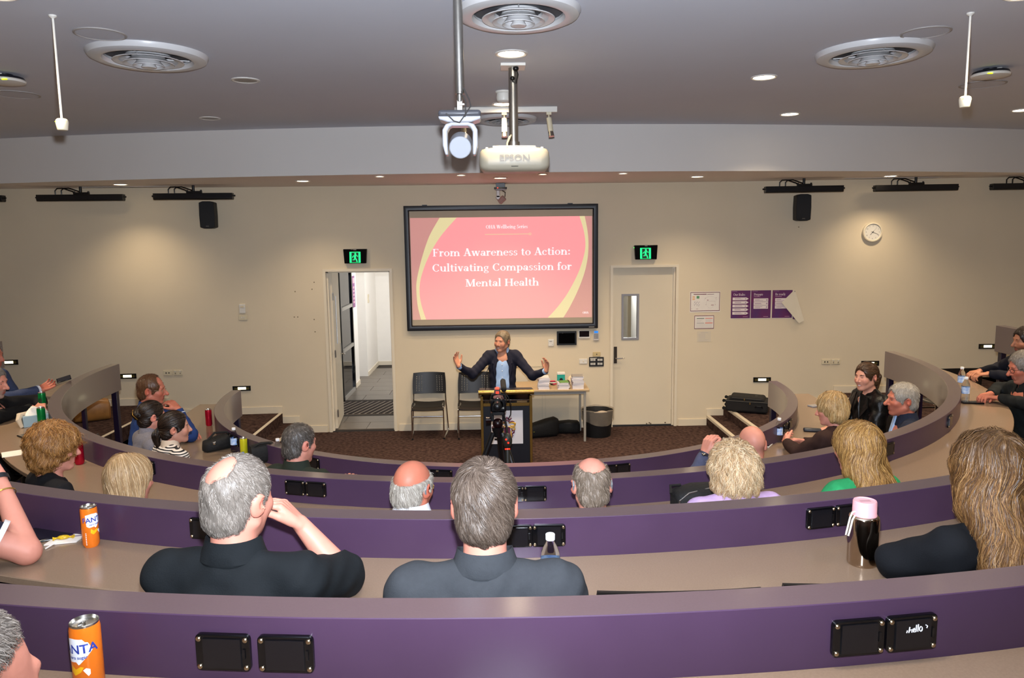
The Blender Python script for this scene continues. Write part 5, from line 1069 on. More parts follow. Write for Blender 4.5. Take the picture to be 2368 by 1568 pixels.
# steel flask with pink lid
t = thing('steel_flask', 'polished steel flask with pink lid on the third desk', 'flask', (1.15, 2.45, 1.667))
m = MB(); m.lathe([(0.001, 0.0), (0.046, 0.0), (0.049, 0.004), (0.05, 0.012), (0.05, 0.165), (0.047, 0.172), (0.040, 0.175)], 48, cap=False); m.build('flask_body', mat('mirror steel', '#b9a793', 0.10, 1.0), t, smooth=50)
m = MB(); m.lathe([(0.040, 0.172), (0.0405, 0.178), (0.039, 0.18), (0.0385, 0.222), (0.036, 0.226), (0.033, 0.226), (0.0325, 0.223), (0.001, 0.223)], 48, cap=False); m.build('lid', mat('pink plastic', '#eaa9b0', 0.4), t, smooth=50)
m = MB(); m.tube([(-0.036, -0.01, 0.19), (-0.048, -0.012, 0.188), (-0.056, -0.014, 0.17), (-0.068, -0.018, 0.12), (-0.071, -0.02, 0.112), (-0.064, -0.024, 0.11), (-0.058, -0.022, 0.13), (-0.05, -0.02, 0.165), (-0.042, -0.02, 0.18)], 0.0032, 8); m.build('strap', mat('cream silicone', '#e6dbc6', 0.5), t)
m = MB(); m.span((-0.018, -0.008, 0.2232), (0.018, 0.008, 0.2238)); m.build('embossed_mark', mat('pink mark', '#b98d94', 0.5), t)
# paper goods, phones, bags
def slab(name, label, cat, loc, rz, w, d, h, m0, m1=None, inset=0.006, bevel=0.004):
    t = thing(name, label, cat, loc, rz); q = MB(); q.span((-w/2, -d/2, 0), (w/2, d/2, h)); q.build('body', m0, t, bevel=bevel)
    if m1: q = MB(); q.span((-w/2+inset, -d/2+inset, h-0.0005), (w/2-inset, d/2-inset, h+0.0006)); q.build('screen', m1, t, smooth=0)
    return t
phone_dark = mat('phone dark', '#101115', 0.15); phone_scr = mat('phone screen', '#1b1d24', 0.06)
slab('tablet_computer', 'dark tablet lying on the third desk by the navy polo', 'tablet', (-1.90, 2.86, 1.667), 0.5, 0.24, 0.17, 0.008, phone_dark, phone_scr)
slab('mobile_phone', 'dark phone on the second desk behind the auburn hair', 'phone', (-3.545, 5.44, DC), 0.9, 0.075, 0.15, 0.011, phone_dark, phone_scr)
slab('mobile_phone', 'white edged phone beside the bald man on the front desk', 'phone', (2.09, 5.93, DD), -0.6, 0.08, 0.16, 0.010, white_plastic, phone_scr)
slab('mobile_phone', 'grey phone near the right end of the front desk', 'phone', (3.08, 7.29, DD), -1.2, 0.08, 0.16, 0.014, mat('phone grey', '#7f7f86', 0.3), mat('phone grey top', '#8f8b8c', 0.3))
slab('mobile_phone', 'black phone beside the two bottles at the right end', 'phone', (3.80, 5.98, DC), -0.2, 0.16, 0.07, 0.014, phone_dark, phone_scr)
slab('eyeglass_case', 'dark eyeglass case on the front desk by brown sleeves', 'case', (2.63, 6.32, DD), -0.3, 0.15, 0.06, 0.03, mat('case slate', '#20222b', 0.35), None, bevel=0.014)
slab('paper_sheet', 'white paper sheet on the second desk at the left', 'paper', (-3.33, 5.02, DC), 0.6, 0.21, 0.15, 0.002, white_paper, None, bevel=0)
t = thing('paper_napkin', 'white napkin with a yellow wrapped sweet on it', 'napkin', (-1.776, 2.815, 1.667), 0.3)
m = MB(); m.add([(-0.06, -0.045, 0.001), (0.05, -0.05, 0.001), (0.075, 0.045, 0.001), (-0.03, 0.05, 0.001), (-0.06, -0.045, 0.006), (0.05, -0.05, 0.004), (0.075, 0.045, 0.010), (-0.03, 0.05, 0.005)], [(3, 2, 1, 0), (4, 5, 6, 7), (0, 1, 5, 4), (1, 2, 6, 5), (2, 3, 7, 6), (3, 0, 4, 7)]); m.build('sheet', white_paper, t)
m = MB(); m.tube([(-0.02, -0.04, 0.007), (-0.045, -0.085, 0.004)], 0.003, 6); m.build('paper_stick', white_paper, t)
m = MB(); m.span((0.0, 0.01, 0.0075), (0.025, 0.035, 0.0085)); m.span((0.02, 0.0, 0.0075), (0.06, 0.006, 0.0085)); m.build('purple_print', mat('napkin purple', '#4b2c5e', 0.6), t, smooth=0)
t = thing('wrapped_sweet', 'yellow wrapped sweet lying on the white napkin', 'sweet', (-1.775, 2.805, 1.673), 0.3)
m = MB(); m.ell((0, 0, 0.008), (0.022, 0.014, 0.008), 16, 8); m.build('wrapper', mat('yellow wrap', '#c9a51c', 0.3, var=0.3, vscale=120), t)
for s_ in (-1, 1): m = MB(); m.tube([(s_*0.019, 0, 0.007), (s_*0.027, 0.001, 0.006), (s_*0.036, -0.002, 0.006)], [0.003, 0.004, 0.009], 6); m.build('twist', mat('yellow wrap', '#c9a51c', 0.3, var=0.3, vscale=120), t)
t = thing('tissue_box', 'pale blue tissue box with tissues spilling on the left desk', 'tissue box', (-3.70, 5.83, DC), 0.75)
m = MB(); m.span((-0.10, -0.055, 0), (0.10, 0.055, 0.085)); m.build('carton', mat('tissue blue', '#93a7b0', 0.7), t, bevel=0.003)
m = MB(); rg = []
for i in range(6):
    z = 0.08+0.012*i; rg.append([((0.08-0.008*i)*math.cos(a)+0.008*math.sin(3*a+i), (0.045-0.004*i)*math.sin(a)+0.006*math.cos(4*a+i), z+0.006*math.sin(5*a+i)) for a in [2*PI*q/24 for q in range(24)]])
m.rings(rg); m.build('tissue', white_paper, t, smooth=60)
m = MB(); m.tube([(-0.11, -0.05, 0.002), (-0.125, -0.03, 0.06), (-0.11, 0.0, 0.09), (-0.06, 0.02, 0.10)], [0.012, 0.02, 0.024, 0.012], 8); m.build('loose_tissue', mat('tissue tan', '#c9b79e', 0.8), t)
t = slab('purse', 'dark maroon purse with a chain on the left desk', 'purse', (-4.08, 6.44, DC), 0.3, 0.16, 0.09, 0.055, mat('purse maroon', '#1f0f16', 0.35), None, bevel=0.012)
m = MB(); m.tube([(-0.09, -0.05, 0.006), (-0.04, -0.06, 0.02), (0.02, -0.06, 0.012), (0.07, -0.055, 0.02), (0.1, -0.03, 0.006)], 0.005, 6); m.build('chain', steel, t)
t = soft_bag('handbag', 'black handbag slumped on the front desk at the left', (-2.41, 6.11, DD), 0.75, [(-0.13, 0.02, 0.01, 0.05), (-0.11, 0.06, 0.0, 0.09), (-0.02, 0.07, 0.0, 0.11), (0.06, 0.07, 0.0, 0.12), (0.12, 0.05, 0.0, 0.10), (0.14, 0.02, 0.02, 0.06)])
m = MB(); m.ell((-0.06, -0.06, 0.075), 0.016, 12, 8); m.build('clasp', chrome, t); m = MB(); m.tube([(-0.1, 0, 0.085), (-0.02, 0.02, 0.14), (0.08, 0.01, 0.13), (0.11, 0, 0.09)], 0.009, 8); m.build('strap', bagm, t)
t = soft_bag('tote_bag', 'black upright bag on the front desk beside the grey haired man', (-1.93, 5.72, DD), 0.5, [(-0.10, 0.03, 0.0, 0.10), (-0.09, 0.06, 0.0, 0.14), (0.0, 0.065, 0.0, 0.155), (0.08, 0.06, 0.0, 0.15), (0.10, 0.03, 0.01, 0.12)])
m = MB(); m.tube([(-0.08, -0.03, 0.13), (-0.03, -0.05, 0.16), (0.04, -0.05, 0.16), (0.09, -0.03, 0.12), (0.10, -0.05, 0.05)], 0.008, 8); m.build('strap', bagm, t); m = MB(); m.box((0.06, -0.062, 0.06), (0.02, 0.008, 0.014)); m.build('buckle', mat('brass', '#b08d4a', 0.3, 1.0), t)
t = slab('notebook', 'small black notebook under the yellow green can', 'notebook', (-2.07, 5.80, DD), 0.4, 0.13, 0.09, 0.012, black_plastic, None, bevel=0.002)
m = MB(); m.span((-0.066, -0.046, 0.004), (0.066, -0.043, 0.009)); m.build('orange_edge', mat('orange band', '#d65a22', 0.5), t)
t = thing('ballpoint_pen', 'white and red pen beside the yellow green can', 'pen', (-2.19, 5.86, DD), 0.9)
m = MB(); m.cyl((-0.06, 0, 0.005), (0.03, 0, 0.005), 0.0045, n=10); m.build('barrel', white_plastic, t); m = MB(); m.cyl((0.03, 0, 0.005), (0.06, 0, 0.005), 0.0048, 0.003, n=10); m.build('tip', mat('pen red', '#c22a20', 0.4), t)
t = thing('bottle_cap', 'white bottle cap lying by the hands in brown sleeves', 'bottle cap', (2.27, 5.96, DD)); m = MB(); m.lathe([(0.015, 0), (0.015, 0.012), (0.012, 0.014), (0.001, 0.014)], 20, cap=False); m.build('cap_shell', cap_w, t); m = MB(); [m.box((0.0152*math.cos(a*PI/8), 0.0152*math.sin(a*PI/8), 0.006), (0.002, 0.002, 0.010), (0, 0, a*PI/8)) for a in range(16)]; m.build('grip_ridges', cap_w, t)
t = soft_bag('shoulder_bag', 'black zipped bag on the second desk beside the lilac collar', (0.93, 3.66, DC), 0.2, [(-0.16, 0.03, 0.02, 0.10), (-0.145, 0.065, 0.0, 0.125), (-0.04, 0.08, 0.0, 0.145), (0.08, 0.08, 0.0, 0.14), (0.145, 0.065, 0.0, 0.125), (0.16, 0.03, 0.02, 0.10)])
m = MB(); m.tube([(-0.15, -0.05, 0.03), (-0.15, -0.06, 0.09), (-0.1, -0.06, 0.125), (0.05, -0.045, 0.14)], 0.004, 8); m.build('zip', steel, t); m = MB(); m.tube([(-0.15, 0.0, 0.09), (-0.18, -0.02, 0.12), (-0.16, 0.03, 0.14), (-0.1, 0.04, 0.135)], 0.007, 8); m.build('strap', bagm, t)
t = soft_bag('leather_bag', 'tan brown leather bag standing on the floor behind the second desk end', (-5.49, 9.92, 0.48), 0.5, [(-0.22, 0.03, 0.02, 0.2), (-0.2, 0.10, 0.0, 0.27), (0.0, 0.13, 0.0, 0.32), (0.2, 0.10, 0.0, 0.27), (0.22, 0.03, 0.02, 0.2)])
t.children[0].data.materials[0] = mat('tan leather', '#9a6a34', 0.4, var=0.15, vscale=12)
m = MB(); m.tube([(-0.12, -0.03, 0.28), (-0.08, -0.05, 0.40), (0.08, -0.05, 0.40), (0.12, -0.03, 0.28)], 0.011, 8); m.build('handle', mat('dark leather', '#3b2415', 0.5), t)
# ------------------------------------------------------------------ people: smooth solids meshed with surface nets
def V3(*a): return np.array(a, float)
def rotm(yaw=0, pitch=0, roll=0):
    """yaw about z (left +), pitch (chin up +) about x, roll about y; degrees"""
    y, p, r = np.radians([yaw, pitch, roll])
    Rz = np.array([[np.cos(y), -np.sin(y), 0], [np.sin(y), np.cos(y), 0], [0, 0, 1]]); Rx = np.array([[1, 0, 0], [0, np.cos(p), -np.sin(p)], [0, np.sin(p), np.cos(p)]]); Ry = np.array([[np.cos(r), 0, np.sin(r)], [0, 1, 0], [-np.sin(r), 0, np.cos(r)]])
    return Rz @ Rx @ Ry
class Sdf:
    def __init__(s, O=None, R=None, sc=1.0): s.p = []; s.O = V3(0, 0, 0) if O is None else O; s.R = np.eye(3) if R is None else R; s.sc = sc
    def frame(s, O, R, sc): s.O, s.R, s.sc = O, R, sc; return s
    def W(s, v): return s.O + s.R @ (np.asarray(v, float)*s.sc)
    def cone(s, a, b, ra, rb, k=0.02, flat=False, cut=False): s.p.append(('c', s.W(a), s.W(b), ra*s.sc, rb*s.sc, k, flat, cut)); return s
    def ell(s, c, r, k=0.02, R=None, cut=False): s.p.append(('e', s.W(c), np.asarray(r, float)*s.sc, s.R if R is None else s.R @ R, k, cut)); return s
    def plane(s, n, d, k=0.004): # keep n.q > d  (q in the current frame)
        s.p.append(('h', s.R @ np.asarray(n, float), s.O.copy(), d*s.sc, k)); return s
    def raster(s, h, pad=0.02, noise=None):
        lo = V3(9, 9, 9); hi = -lo
        for q in s.p:
            if q[0] == 'c' and not q[7]: r = max(q[3], q[4]); lo = np.minimum(lo, np.minimum(q[1], q[2])-r); hi = np.maximum(hi, np.maximum(q[1], q[2])+r)
            elif q[0] == 'e' and not q[5]: r = q[2].max(); lo = np.minimum(lo, q[1]-r); hi = np.maximum(hi, q[1]+r)
        lo -= pad; hi += pad; n = np.ceil((hi-lo)/h).astype(int)+1
        g = np.full(n, 1.0, np.float32)
        ax = [(lo[i]+h*np.arange(n[i])).astype(np.float32) for i in range(3)]
        def box(a, b):
            i0 = np.maximum(np.floor((a-lo)/h).astype(int), 0); i1 = np.minimum(np.ceil((b-lo)/h).astype(int)+1, n); return i0, i1
        for q in s.p:
            if q[0] == 'c': _, a, b, ra, rb, k, flat, cut = q; m = max(ra, rb)+k+2.5*h; i0, i1 = box(np.minimum(a, b)-m, np.maximum(a, b)+m)
            elif q[0] == 'e': _, c, r, R, k, cut = q; m = r.max()+k+2.5*h; i0, i1 = box(c-m, c+m)
            else: i0, i1 = np.zeros(3, int), n; k = q[4]; cut = False
            if np.any(i1 <= i0): continue
            X = ax[0][i0[0]:i1[0]][:, None, None]; Y = ax[1][i0[1]:i1[1]][None, :, None]; Z = ax[2][i0[2]:i1[2]][None, None, :]
            sl = tuple(slice(i0[i], i1[i]) for i in range(3))
            if q[0] == 'c':
                d = b-a; L2 = max(float(d @ d), 1e-9); px, py, pz = X-a[0], Y-a[1], Z-a[2]
                tt = (px*d[0]+py*d[1]+pz*d[2])/L2; t = np.clip(tt, 0, 1)
                D = np.sqrt((px-d[0]*t)**2+(py-d[1]*t)**2+(pz-d[2]*t)**2)-(ra+(rb-ra)*t)
                if flat: D = np.maximum(D, (tt-1)*math.sqrt(L2))
            elif q[0] == 'e':
                px, py, pz = X-c[0], Y-c[1], Z-c[2]; k0 = 0; k1 = 0
                for i in range(3):
                    u = px*R[0, i]+py*R[1, i]+pz*R[2, i]; k0 = k0+(u/r[i])**2; k1 = k1+(u/r[i]**2)**2
                k0 = np.sqrt(k0); k1 = np.sqrt(k1)+1e-6; D = k0*(k0-1)/k1
            else:
                _, nn, O, dd, k = q; D = (X-O[0])*nn[0]+(Y-O[1])*nn[1]+(Z-O[2])*nn[2]-dd; cut = True
            A = g[sl]
            if cut:
                B = -D; w = np.clip(0.5-0.5*(B-A)/k, 0, 1); g[sl] = B+(A-B)*w+k*w*(1-w)
            else:
                w = np.clip(0.5+0.5*(D-A)/k, 0, 1); g[sl] = D+(A-D)*w-k*w*(1-w)
        if noise is not None:
            g += noise(ax[0][:, None, None], ax[1][None, :, None], ax[2][None, None, :]).astype(np.float32)
        return g, lo, h
def surface_nets(g, lo, h):
    ins = g < 0; n = np.array(g.shape)
    c = np.zeros(n-1, np.int8)
    for dx in (0, 1):
        for dy in (0, 1):
            for dz in (0, 1): c += ins[dx:n[0]-1+dx, dy:n[1]-1+dy, dz:n[2]-1+dz]
    I = np.argwhere((c > 0) & (c < 8)); 
    idx = -np.ones(n-1, np.int32); idx[I[:, 0], I[:, 1], I[:, 2]] = np.arange(len(I))
    co = np.array([(i, j, k) for i in (0, 1) for j in (0, 1) for k in (0, 1)])
    val = np.stack([g[I[:, 0]+a, I[:, 1]+b, I[:, 2]+d] for a, b, d in co], 1)
    P = np.zeros((len(I), 3)); W_ = np.zeros(len(I))
    for a in range(8):
        for b in range(a+1, 8):
            if np.abs(co[a]-co[b]).sum() != 1: continue
            va, vb = val[:, a], val[:, b]; m = (va < 0) != (vb < 0); t = np.where(m, va/np.where(m, va-vb, 1), 0)
            P += np.where(m[:, None], co[a]+(co[b]-co[a])*t[:, None], 0); W_ += m
    V = lo+(I+P/np.maximum(W_, 1)[:, None])*h
    F = []
    for ax in range(3):
        u, v = (ax+1) % 3, (ax+2) % 3
        s0 = [slice(None)]*3; s1 = [slice(None)]*3; s0[ax] = slice(0, n[ax]-1); s1[ax] = slice(1, n[ax])
        e = ins[tuple(s0)] != ins[tuple(s1)]; E = np.argwhere(e)
        E = E[(E[:, u] > 0) & (E[:, v] > 0) & (E[:, u] < n[u]-1) & (E[:, v] < n[v]-1)]
        def cell(du, dv): q = E.copy(); q[:, u] += du; q[:, v] += dv; return idx[q[:, 0], q[:, 1], q[:, 2]]
        Q = np.stack([cell(-1, -1), cell(0, -1), cell(0, 0), cell(-1, 0)], 1)
        fl = ~ins[E[:, 0], E[:, 1], E[:, 2]]; Q[fl] = Q[fl][:, ::-1]; F.append(Q)
    F = np.concatenate(F); F = F[(F >= 0).all(1)]
    return V, F
def np_mesh(name, V, F, m, parent=None, col=None, smooth=True):
    me = bpy.data.meshes.new(name); me.vertices.add(len(V)); me.vertices.foreach_set('co', np.asarray(V, np.float32).ravel())
    nf, k = F.shape; me.loops.add(nf*k); me.loops.foreach_set('vertex_index', F.astype(np.int32).ravel()); me.polygons.add(nf)
    me.polygons.foreach_set('loop_start', np.arange(0, nf*k, k, dtype=np.int32))
    me.update(calc_edges=True); me.validate()
    if smooth: me.polygons.foreach_set('use_smooth', np.ones(len(me.polygons), bool))
    if col is not None:
        a = me.color_attributes.new('col', 'FLOAT_COLOR', 'POINT'); C = np.ones((len(V), 4), np.float32); C[:, :3] = col; a.data.foreach_set('color', C.ravel())
    me.materials.append(m); o = bpy.data.objects.new(name, me); COL.objects.link(o)
    if parent is not None: o.parent = parent
    return o
def sample(g, lo, h, P):
    q = (P-lo)/h; n = np.array(g.shape); i = np.clip(np.floor(q).astype(int), 0, n-2); f = np.clip(q-i, 0, 1); r = 0
    for a in (0, 1):
        for b in (0, 1):
            for c in (0, 1):
                r = r+g[i[:, 0]+a, i[:, 1]+b, i[:, 2]+c]*(f[:, 0] if a else 1-f[:, 0])*(f[:, 1] if b else 1-f[:, 1])*(f[:, 2] if c else 1-f[:, 2])
    return r
def grad(g, lo, h, P):
    e = h; G = np.stack([sample(g, lo, h, P+d)-sample(g, lo, h, P-d) for d in np.eye(3)*e], 1); return G/(np.linalg.norm(G, axis=1)[:, None]+1e-9)
def norm(a): return a/(np.linalg.norm(a, axis=-1, keepdims=True)+1e-9)
skin_mat = mat('skin', '#c99a80', 0.5, attr='col', sss=0.0, bump=0.03, bscale=300, spec=0.4, var=0.06, vscale=40)
hair_mat = mat('hair', '#555555', 0.42, attr='col', spec=0.45)
eye_white = mat('eye white', '#d9d2cb', 0.2); iris_m = mat('iris', '#2a2019', 0.15); brow_m = {}
def cloth(name, h, rough=0.85, **kw):
    kw.setdefault('bump', 0.15); kw.setdefault('bscale', 220); kw.setdefault('var', 0.08); kw.setdefault('vscale', 30)
    return mat(name, h, rough, spec=0.25, **kw)
def linc(h): return np.array(rgb(h)[:3])
CRC, CRR = V3(0, -.012, .035), V3(.076, .096, .088)
SKIN = {'fair': '#c98f78', 'pink': '#d08c78', 'tan': '#b67a5c', 'ruddy': '#bb6f58'}
def hand_prims(S, wrist, d, nrm, side, curl=35, spread=6, thumb=40, sc=1.0, point=None):
    """palm and five bent fingers; d = direction wrist to knuckles, nrm = palm normal, side = +1 thumb towards cross(d, nrm)"""
    d = norm(np.asarray(d, float)); nrm = np.asarray(nrm, float); nrm = norm(nrm-d*(nrm @ d)); ac = norm(np.cross(d, nrm))*side
    w = np.asarray(wrist, float); L = 0.082*sc
    kn = [w+d*L*(0.98-0.03*abs(i-1))+ac*(0.030-0.020*i)*sc for i in range(4)]
    for i in range(4): S.cone(w+ac*(0.018-0.012*i)*sc, kn[i], 0.0155*sc, 0.0115*sc, 0.008)
    ln = [(.040, .025, .020), (.045, .028, .021), (.042, .026, .020), (.033, .020, .018)]
    for i in range(4):
        cu = curl[i] if hasattr(curl, '__len__') else curl
        a = np.radians((1.5-i)*spread); f = norm(d*np.cos(a)+ac*np.sin(a)); p = kn[i]; ang = 0
        for j, l in enumerate(ln[i]):
            ang += np.radians(cu*(0.75 if j == 0 else 1.0)); q = p+(f*np.cos(ang)+nrm*np.sin(ang))*l*sc
            S.cone(p, q, (0.0098-0.0012*j)*sc, (0.0090-0.0012*j)*sc, 0.003); p = q
    b = w+d*0.022*sc+ac*0.022*sc+nrm*0.006*sc; t1 = np.radians(thumb)
    p1 = b+(d*np.cos(t1)+ac*np.sin(t1)+nrm*0.25)*0.042*sc; p2 = p1+norm(d*np.cos(t1*.6)+ac*np.sin(t1*.6)+nrm*0.35)*0.032*sc; p3 = p2+norm(d*np.cos(t1*.3)+ac*np.sin(t1*.3)+nrm*0.4)*0.025*sc
    S.cone(b, p1, 0.017*sc, 0.0125*sc, 0.008); S.cone(p1, p2, 0.0118*sc, 0.0105*sc, 0.003); S.cone(p2, p3, 0.0105*sc, 0.0085*sc, 0.003)
def head_prims(S, fem=False, jowl=0.0, nose=1.0, smile=False):
    S.ell(CRC, CRR, .01); S.ell((0, .028, -.028), (.062+jowl*.6, .066, .084), .03)
    j = .052+jowl
    for s in (-1, 1):
        S.cone((s*j, -.006, -.05), (s*.018, .058, -.099 if not fem else -.096), .02, .017, .02)
        S.ell((s*.040, .058, -.02), (.024, .026, .022), .02)
    S.ell((0, .066, -.099), (.022, .02, .018), .015)
    S.cone((-.034, .079, .025), (.034, .079, .025), .011 if not fem else .007, .011 if not fem else .007, .014)
    S.cone((0, .086, .014), (0, .106*(.5+.5*nose)+.002, -.03), .0075, .0125*nose, .009)
    for s in (-1, 1):
        S.ell((s*.0125, .094, -.035), (.0085, .011, .0075), .006)
        S.ell((s*.031, .098, .006), (.0175, .017, .0125), .008, cut=True)
        S.cone((s*.017, .082, .0100), (s*.046, .074, .0085), .0062, .005, .004); S.cone((s*.019, .081, -.007), (s*.044, .075, -.006), .004, .0035, .004)
    if smile:
        for s in (-1, 1):
            S.cone((0, .0855, -.0600), (s*.027, .074, -.0565), .0055, .0035, .005); S.cone((0, .084, -.0770), (s*.027, .074, -.0575), .0062, .0035, .005); S.ell((s*.042, .062, -.038), (.018, .016, .016), .015)
        S.ell((0, .094, -.0680), (.0225, .017, .0062), .003, cut=True)
    else:
        S.cone((-.02, .083, -.062), (.02, .083, -.062), .0062, .0062, .006); S.cone((-.017, .082, -.073), (.017, .082, -.073), .0068, .0068, .006)
        S.ell((0, .098, -.0675), (.02, .012, .0022), .003, cut=True)
    for s in (-1, 1):
        E = rotm(-s*26, 0, 0) @ rotm(0, -10, 0)
        S.ell((s*.083, -.018, .0), (.0095, .023, .034), .006, R=E); S.ell((s*.091, -.008, .004), (.006, .011, .017), .004, R=E, cut=True)
def person(name, label, head, floor, face, look, pitch=0, roll=0, hs=1.0, bw=1.0, bd=1.0, lean=0.05, skin='fair', seated=True, arms=None, top=None, sleeves='long',
           hair=None, collar=None, collar_top=True, fem=False, jowl=0.0, nose=1.0, smile=False, brows='#4a3a2c', lip='#a8584f', beard=None, eyes=True, h_body=0.006, trousers='#1a1b20', extra=None, torso=True, neck_fwd=0.0, chair=None, sh_drop=0.0, shirt_cut=None, gap=.16, ct=1.0):
    """head = world head centre; face, look = heading of body and head in degrees (0 = towards the stage, + = left)"""
    rz = math.radians(face); c, s_ = math.cos(rz), math.sin(rz)
    hl = V3(0, 0.03+neck_fwd, head[2]-floor)                     # local head centre
    off = V3(c*hl[0]-s_*hl[1], s_*hl[0]+c*hl[1], 0)
    T = thing(name, label, 'person', (head[0]-off[0], head[1]-off[1], floor), rz)
    HR = rotm(look-face, pitch, roll)
    Sh = hl+V3(0, -0.045-neck_fwd, -(0.188+sh_drop)*hs*1.0); pel_z = 0.60 if seated else 0.95
    Pl = V3(0, Sh[1]-lean, pel_z)
    sw = 0.165*bw
    A = {}
    for sd, sg in (('L', -1), ('R', 1)):
        sh = Sh+V3(sg*sw, 0, -0.02); a = (arms or {}).get(sd) or {}
        def loc_(v, pt=True):
            v = np.asarray(v, float)-(np.array(T.location) if pt else 0); return V3(c*v[0]+s_*v[1], -s_*v[0]+c*v[1], v[2])
        if a.get('w'):
            a = dict(a); el, wr = loc_(a['el']), loc_(a['wr'])
            for key in ('hd', 'hn'):
                if key in a: a[key] = loc_(a[key], False)
        else: el = np.asarray(a.get('el', (sg*(sw+0.05), 0.10, -0.27)), float)+Sh; wr = np.asarray(a.get('wr', (sg*0.10, 0.30, -0.28)), float)+Sh
        A[sd] = (sh, el, wr, a, sg)
    # ---- skin: one continuous body
    S = Sdf(); S.frame(hl, HR, hs); head_prims(S, fem, jowl, nose, smile)
    nk0 = S.W((0, -.022, -.045)); nk1 = Sh+V3(0, 0.0, 0.03); S.frame(V3(0, 0, 0), np.eye(3), 1)
    nr = (0.050 if fem else 0.057)*hs
    S.cone(nk0, nk1, nr, nr*1.08, 0.03)
    S.ell(Sh+V3(0, 0.012, -0.05), (sw*0.85, 0.085*bd, 0.085), 0.04)
    if torso: S.ell((Sh+Pl)/2, (0.115*bw, 0.085*bd, abs(Sh[2]-Pl[2])*0.5), 0.04)
    for sd in 'LR':
        sh, el, wr, a, sg = A[sd]
        if a.get('skip'): continue
        S.cone(sh, el, 0.043*bw, 0.037*bw, 0.03); S.cone(el, wr, 0.038*bw, 0.026, 0.015)
        hd = a.get('hd'); 
        if hd is None: hd = wr-el
        hand_prims(S, wr, hd, a.get('hn', (0, 0, -1)), a.get('th', sg), a.get('curl', 30), a.get('spread', 6), a.get('thumb', 40), a.get('hsc', 1.0))
    g, lo, h = S.raster(h_body); V, F = surface_nets(g, lo, h)
    base = linc(SKIN.get(skin, skin)); C = np.tile(base, (len(V), 1)); q = ((V-hl) @ HR)/hs
    def blob(c_, r_): return np.clip(1.4-np.sqrt((((q-np.array(c_))/np.array(r_))**2).sum(1))*1.2, 0, 1)[:, None]
    def blend(C, w, col): return C*(1-w)+np.asarray(col)*w
    redder = base*np.array([1.02, .72, .68])
    for s in (-1, 1): C = blend(C, blob((s*.045, .065, -.025), (.03, .03, .025))*.45, redder); C = blend(C, blob((s*.085, -.016, 0), (.02, .03, .04))*.6, redder*np.array([1.05, .9, .9]))
    C = blend(C, blob((0, .11, -.032), (.018, .02, .016))*.4, redder)
    if beard is not None:
        w = np.clip((-.035-q[:, 2])/.02, 0, 1)*np.clip((q[:, 1]+.02)/.03, 0, 1)*(q[:, 2] > -.135); C = blend(C, (w*beard[1])[:, None], linc(beard[0]))
    C = blend(C, blob((0, .09, -.067), (.026, .02, .013)), linc(lip))
    np_mesh('body', V, F, skin_mat, T, C)
    if eyes:
        for s in (-1, 1):
            m = MB(); cc = hl+HR @ (V3(s*.031, .0715, .002)*hs); fw = HR @ V3(0, 1, 0)
            m.mi = 0; m.ell(cc, .0118*hs, 14, 10); m.mi = 1; m.ell(cc+fw*.0085*hs, .0048*hs, 10, 8); m.build('eye', [eye_white, iris_m], T, smooth=180)
        for s in (-1, 1): m = MB(); m.tube([hl+HR @ (V3(s*x, y, z)*hs) for x, y, z in ((.014, .0895, .022), (.03, .0885, .027), (.047, .076, .023))], [.003*hs, .0036*hs, .002*hs], 6); m.build('eyebrow', mat('brow '+brows, brows, 0.8), T)
        if smile: m = MB(); m.tube([hl+HR @ (V3(x, y, z)*hs) for x, y, z in ((-.022, .0745, -.0615), (-.012, .0800, -.0655), (0, .0818, -.067), (.012, .0800, -.0655), (.022, .0745, -.0615))], [.003*hs, .0058*hs, .0066*hs, .0058*hs, .003*hs], 8); m.build('teeth', eye_white, T)
    # ---- clothing
    if top is not None:
        G = Sdf(); k = 0.045
        G.ell(Sh+V3(0, -0.005, -0.14), (0.168*bw, 0.118*bd, 0.19), k); G.cone(Sh+V3(-sw, 0, -0.02), Sh+V3(sw, 0, -0.02), 0.062, 0.062, k)
        for s in (-1, 1): G.cone(Sh+V3(s*0.045, -0.012, 0.047), Sh+V3(s*sw*0.9, -0.005, 0.0), 0.036, 0.056, 0.035)
        G.ell(Sh+V3(0, -0.012, 0.012), (0.10, 0.082, 0.06), 0.03); G.ell((Sh+Pl)/2+V3(0, 0.015, -0.06), (0.160*bw, 0.125*bd, 0.20), k); G.ell(Pl+V3(0, 0.0, 0.03), (0.165*bw, 0.135*bd, 0.12), k)
        cuffs = []
        for sd in 'LR':
            sh, el, wr, a, sg = A[sd]
            if a.get('skip'): continue
            if sleeves == 'short': G.cone(sh, sh+(el-sh)*a.get('slv', .72), 0.062*bw, 0.060*bw, 0.035, flat=True); continue
            G.cone(sh, el, 0.062*bw, 0.054*bw, 0.035)
            if sleeves == 'long': G.cone(el, el+(wr-el)*0.97, 0.053*bw, 0.038, 0.02, flat=True)
            elif sleeves == 'short': pass
            elif sleeves == 'elbow': G.cone(el, el+(wr-el)*0.25, 0.053*bw, 0.05, 0.02, flat=True)
        G.p.append(('c', nk1+V3(0, 0.022, 0.03), nk0+V3(0, 0.03, 0.05), nr*1.02, nr*1.2, 0.01, False, True))
        if shirt_cut: shirt_cut(G, Sh)
        ph = rng.uniform(0, 6, 6)
        def wr_noise(X, Y, Z): return 0.0035*np.sin(X*38+Z*22+ph[0])*np.sin(Z*31-Y*17+ph[1])+0.002*np.sin(X*70-Z*64+Y*30+ph[2])
        g, lo, h = G.raster(0.0105 if h_body >= 0.006 else 0.008, noise=wr_noise); V, F = surface_nets(g, lo, h); np_mesh(top[0], V, F, top[1], T)
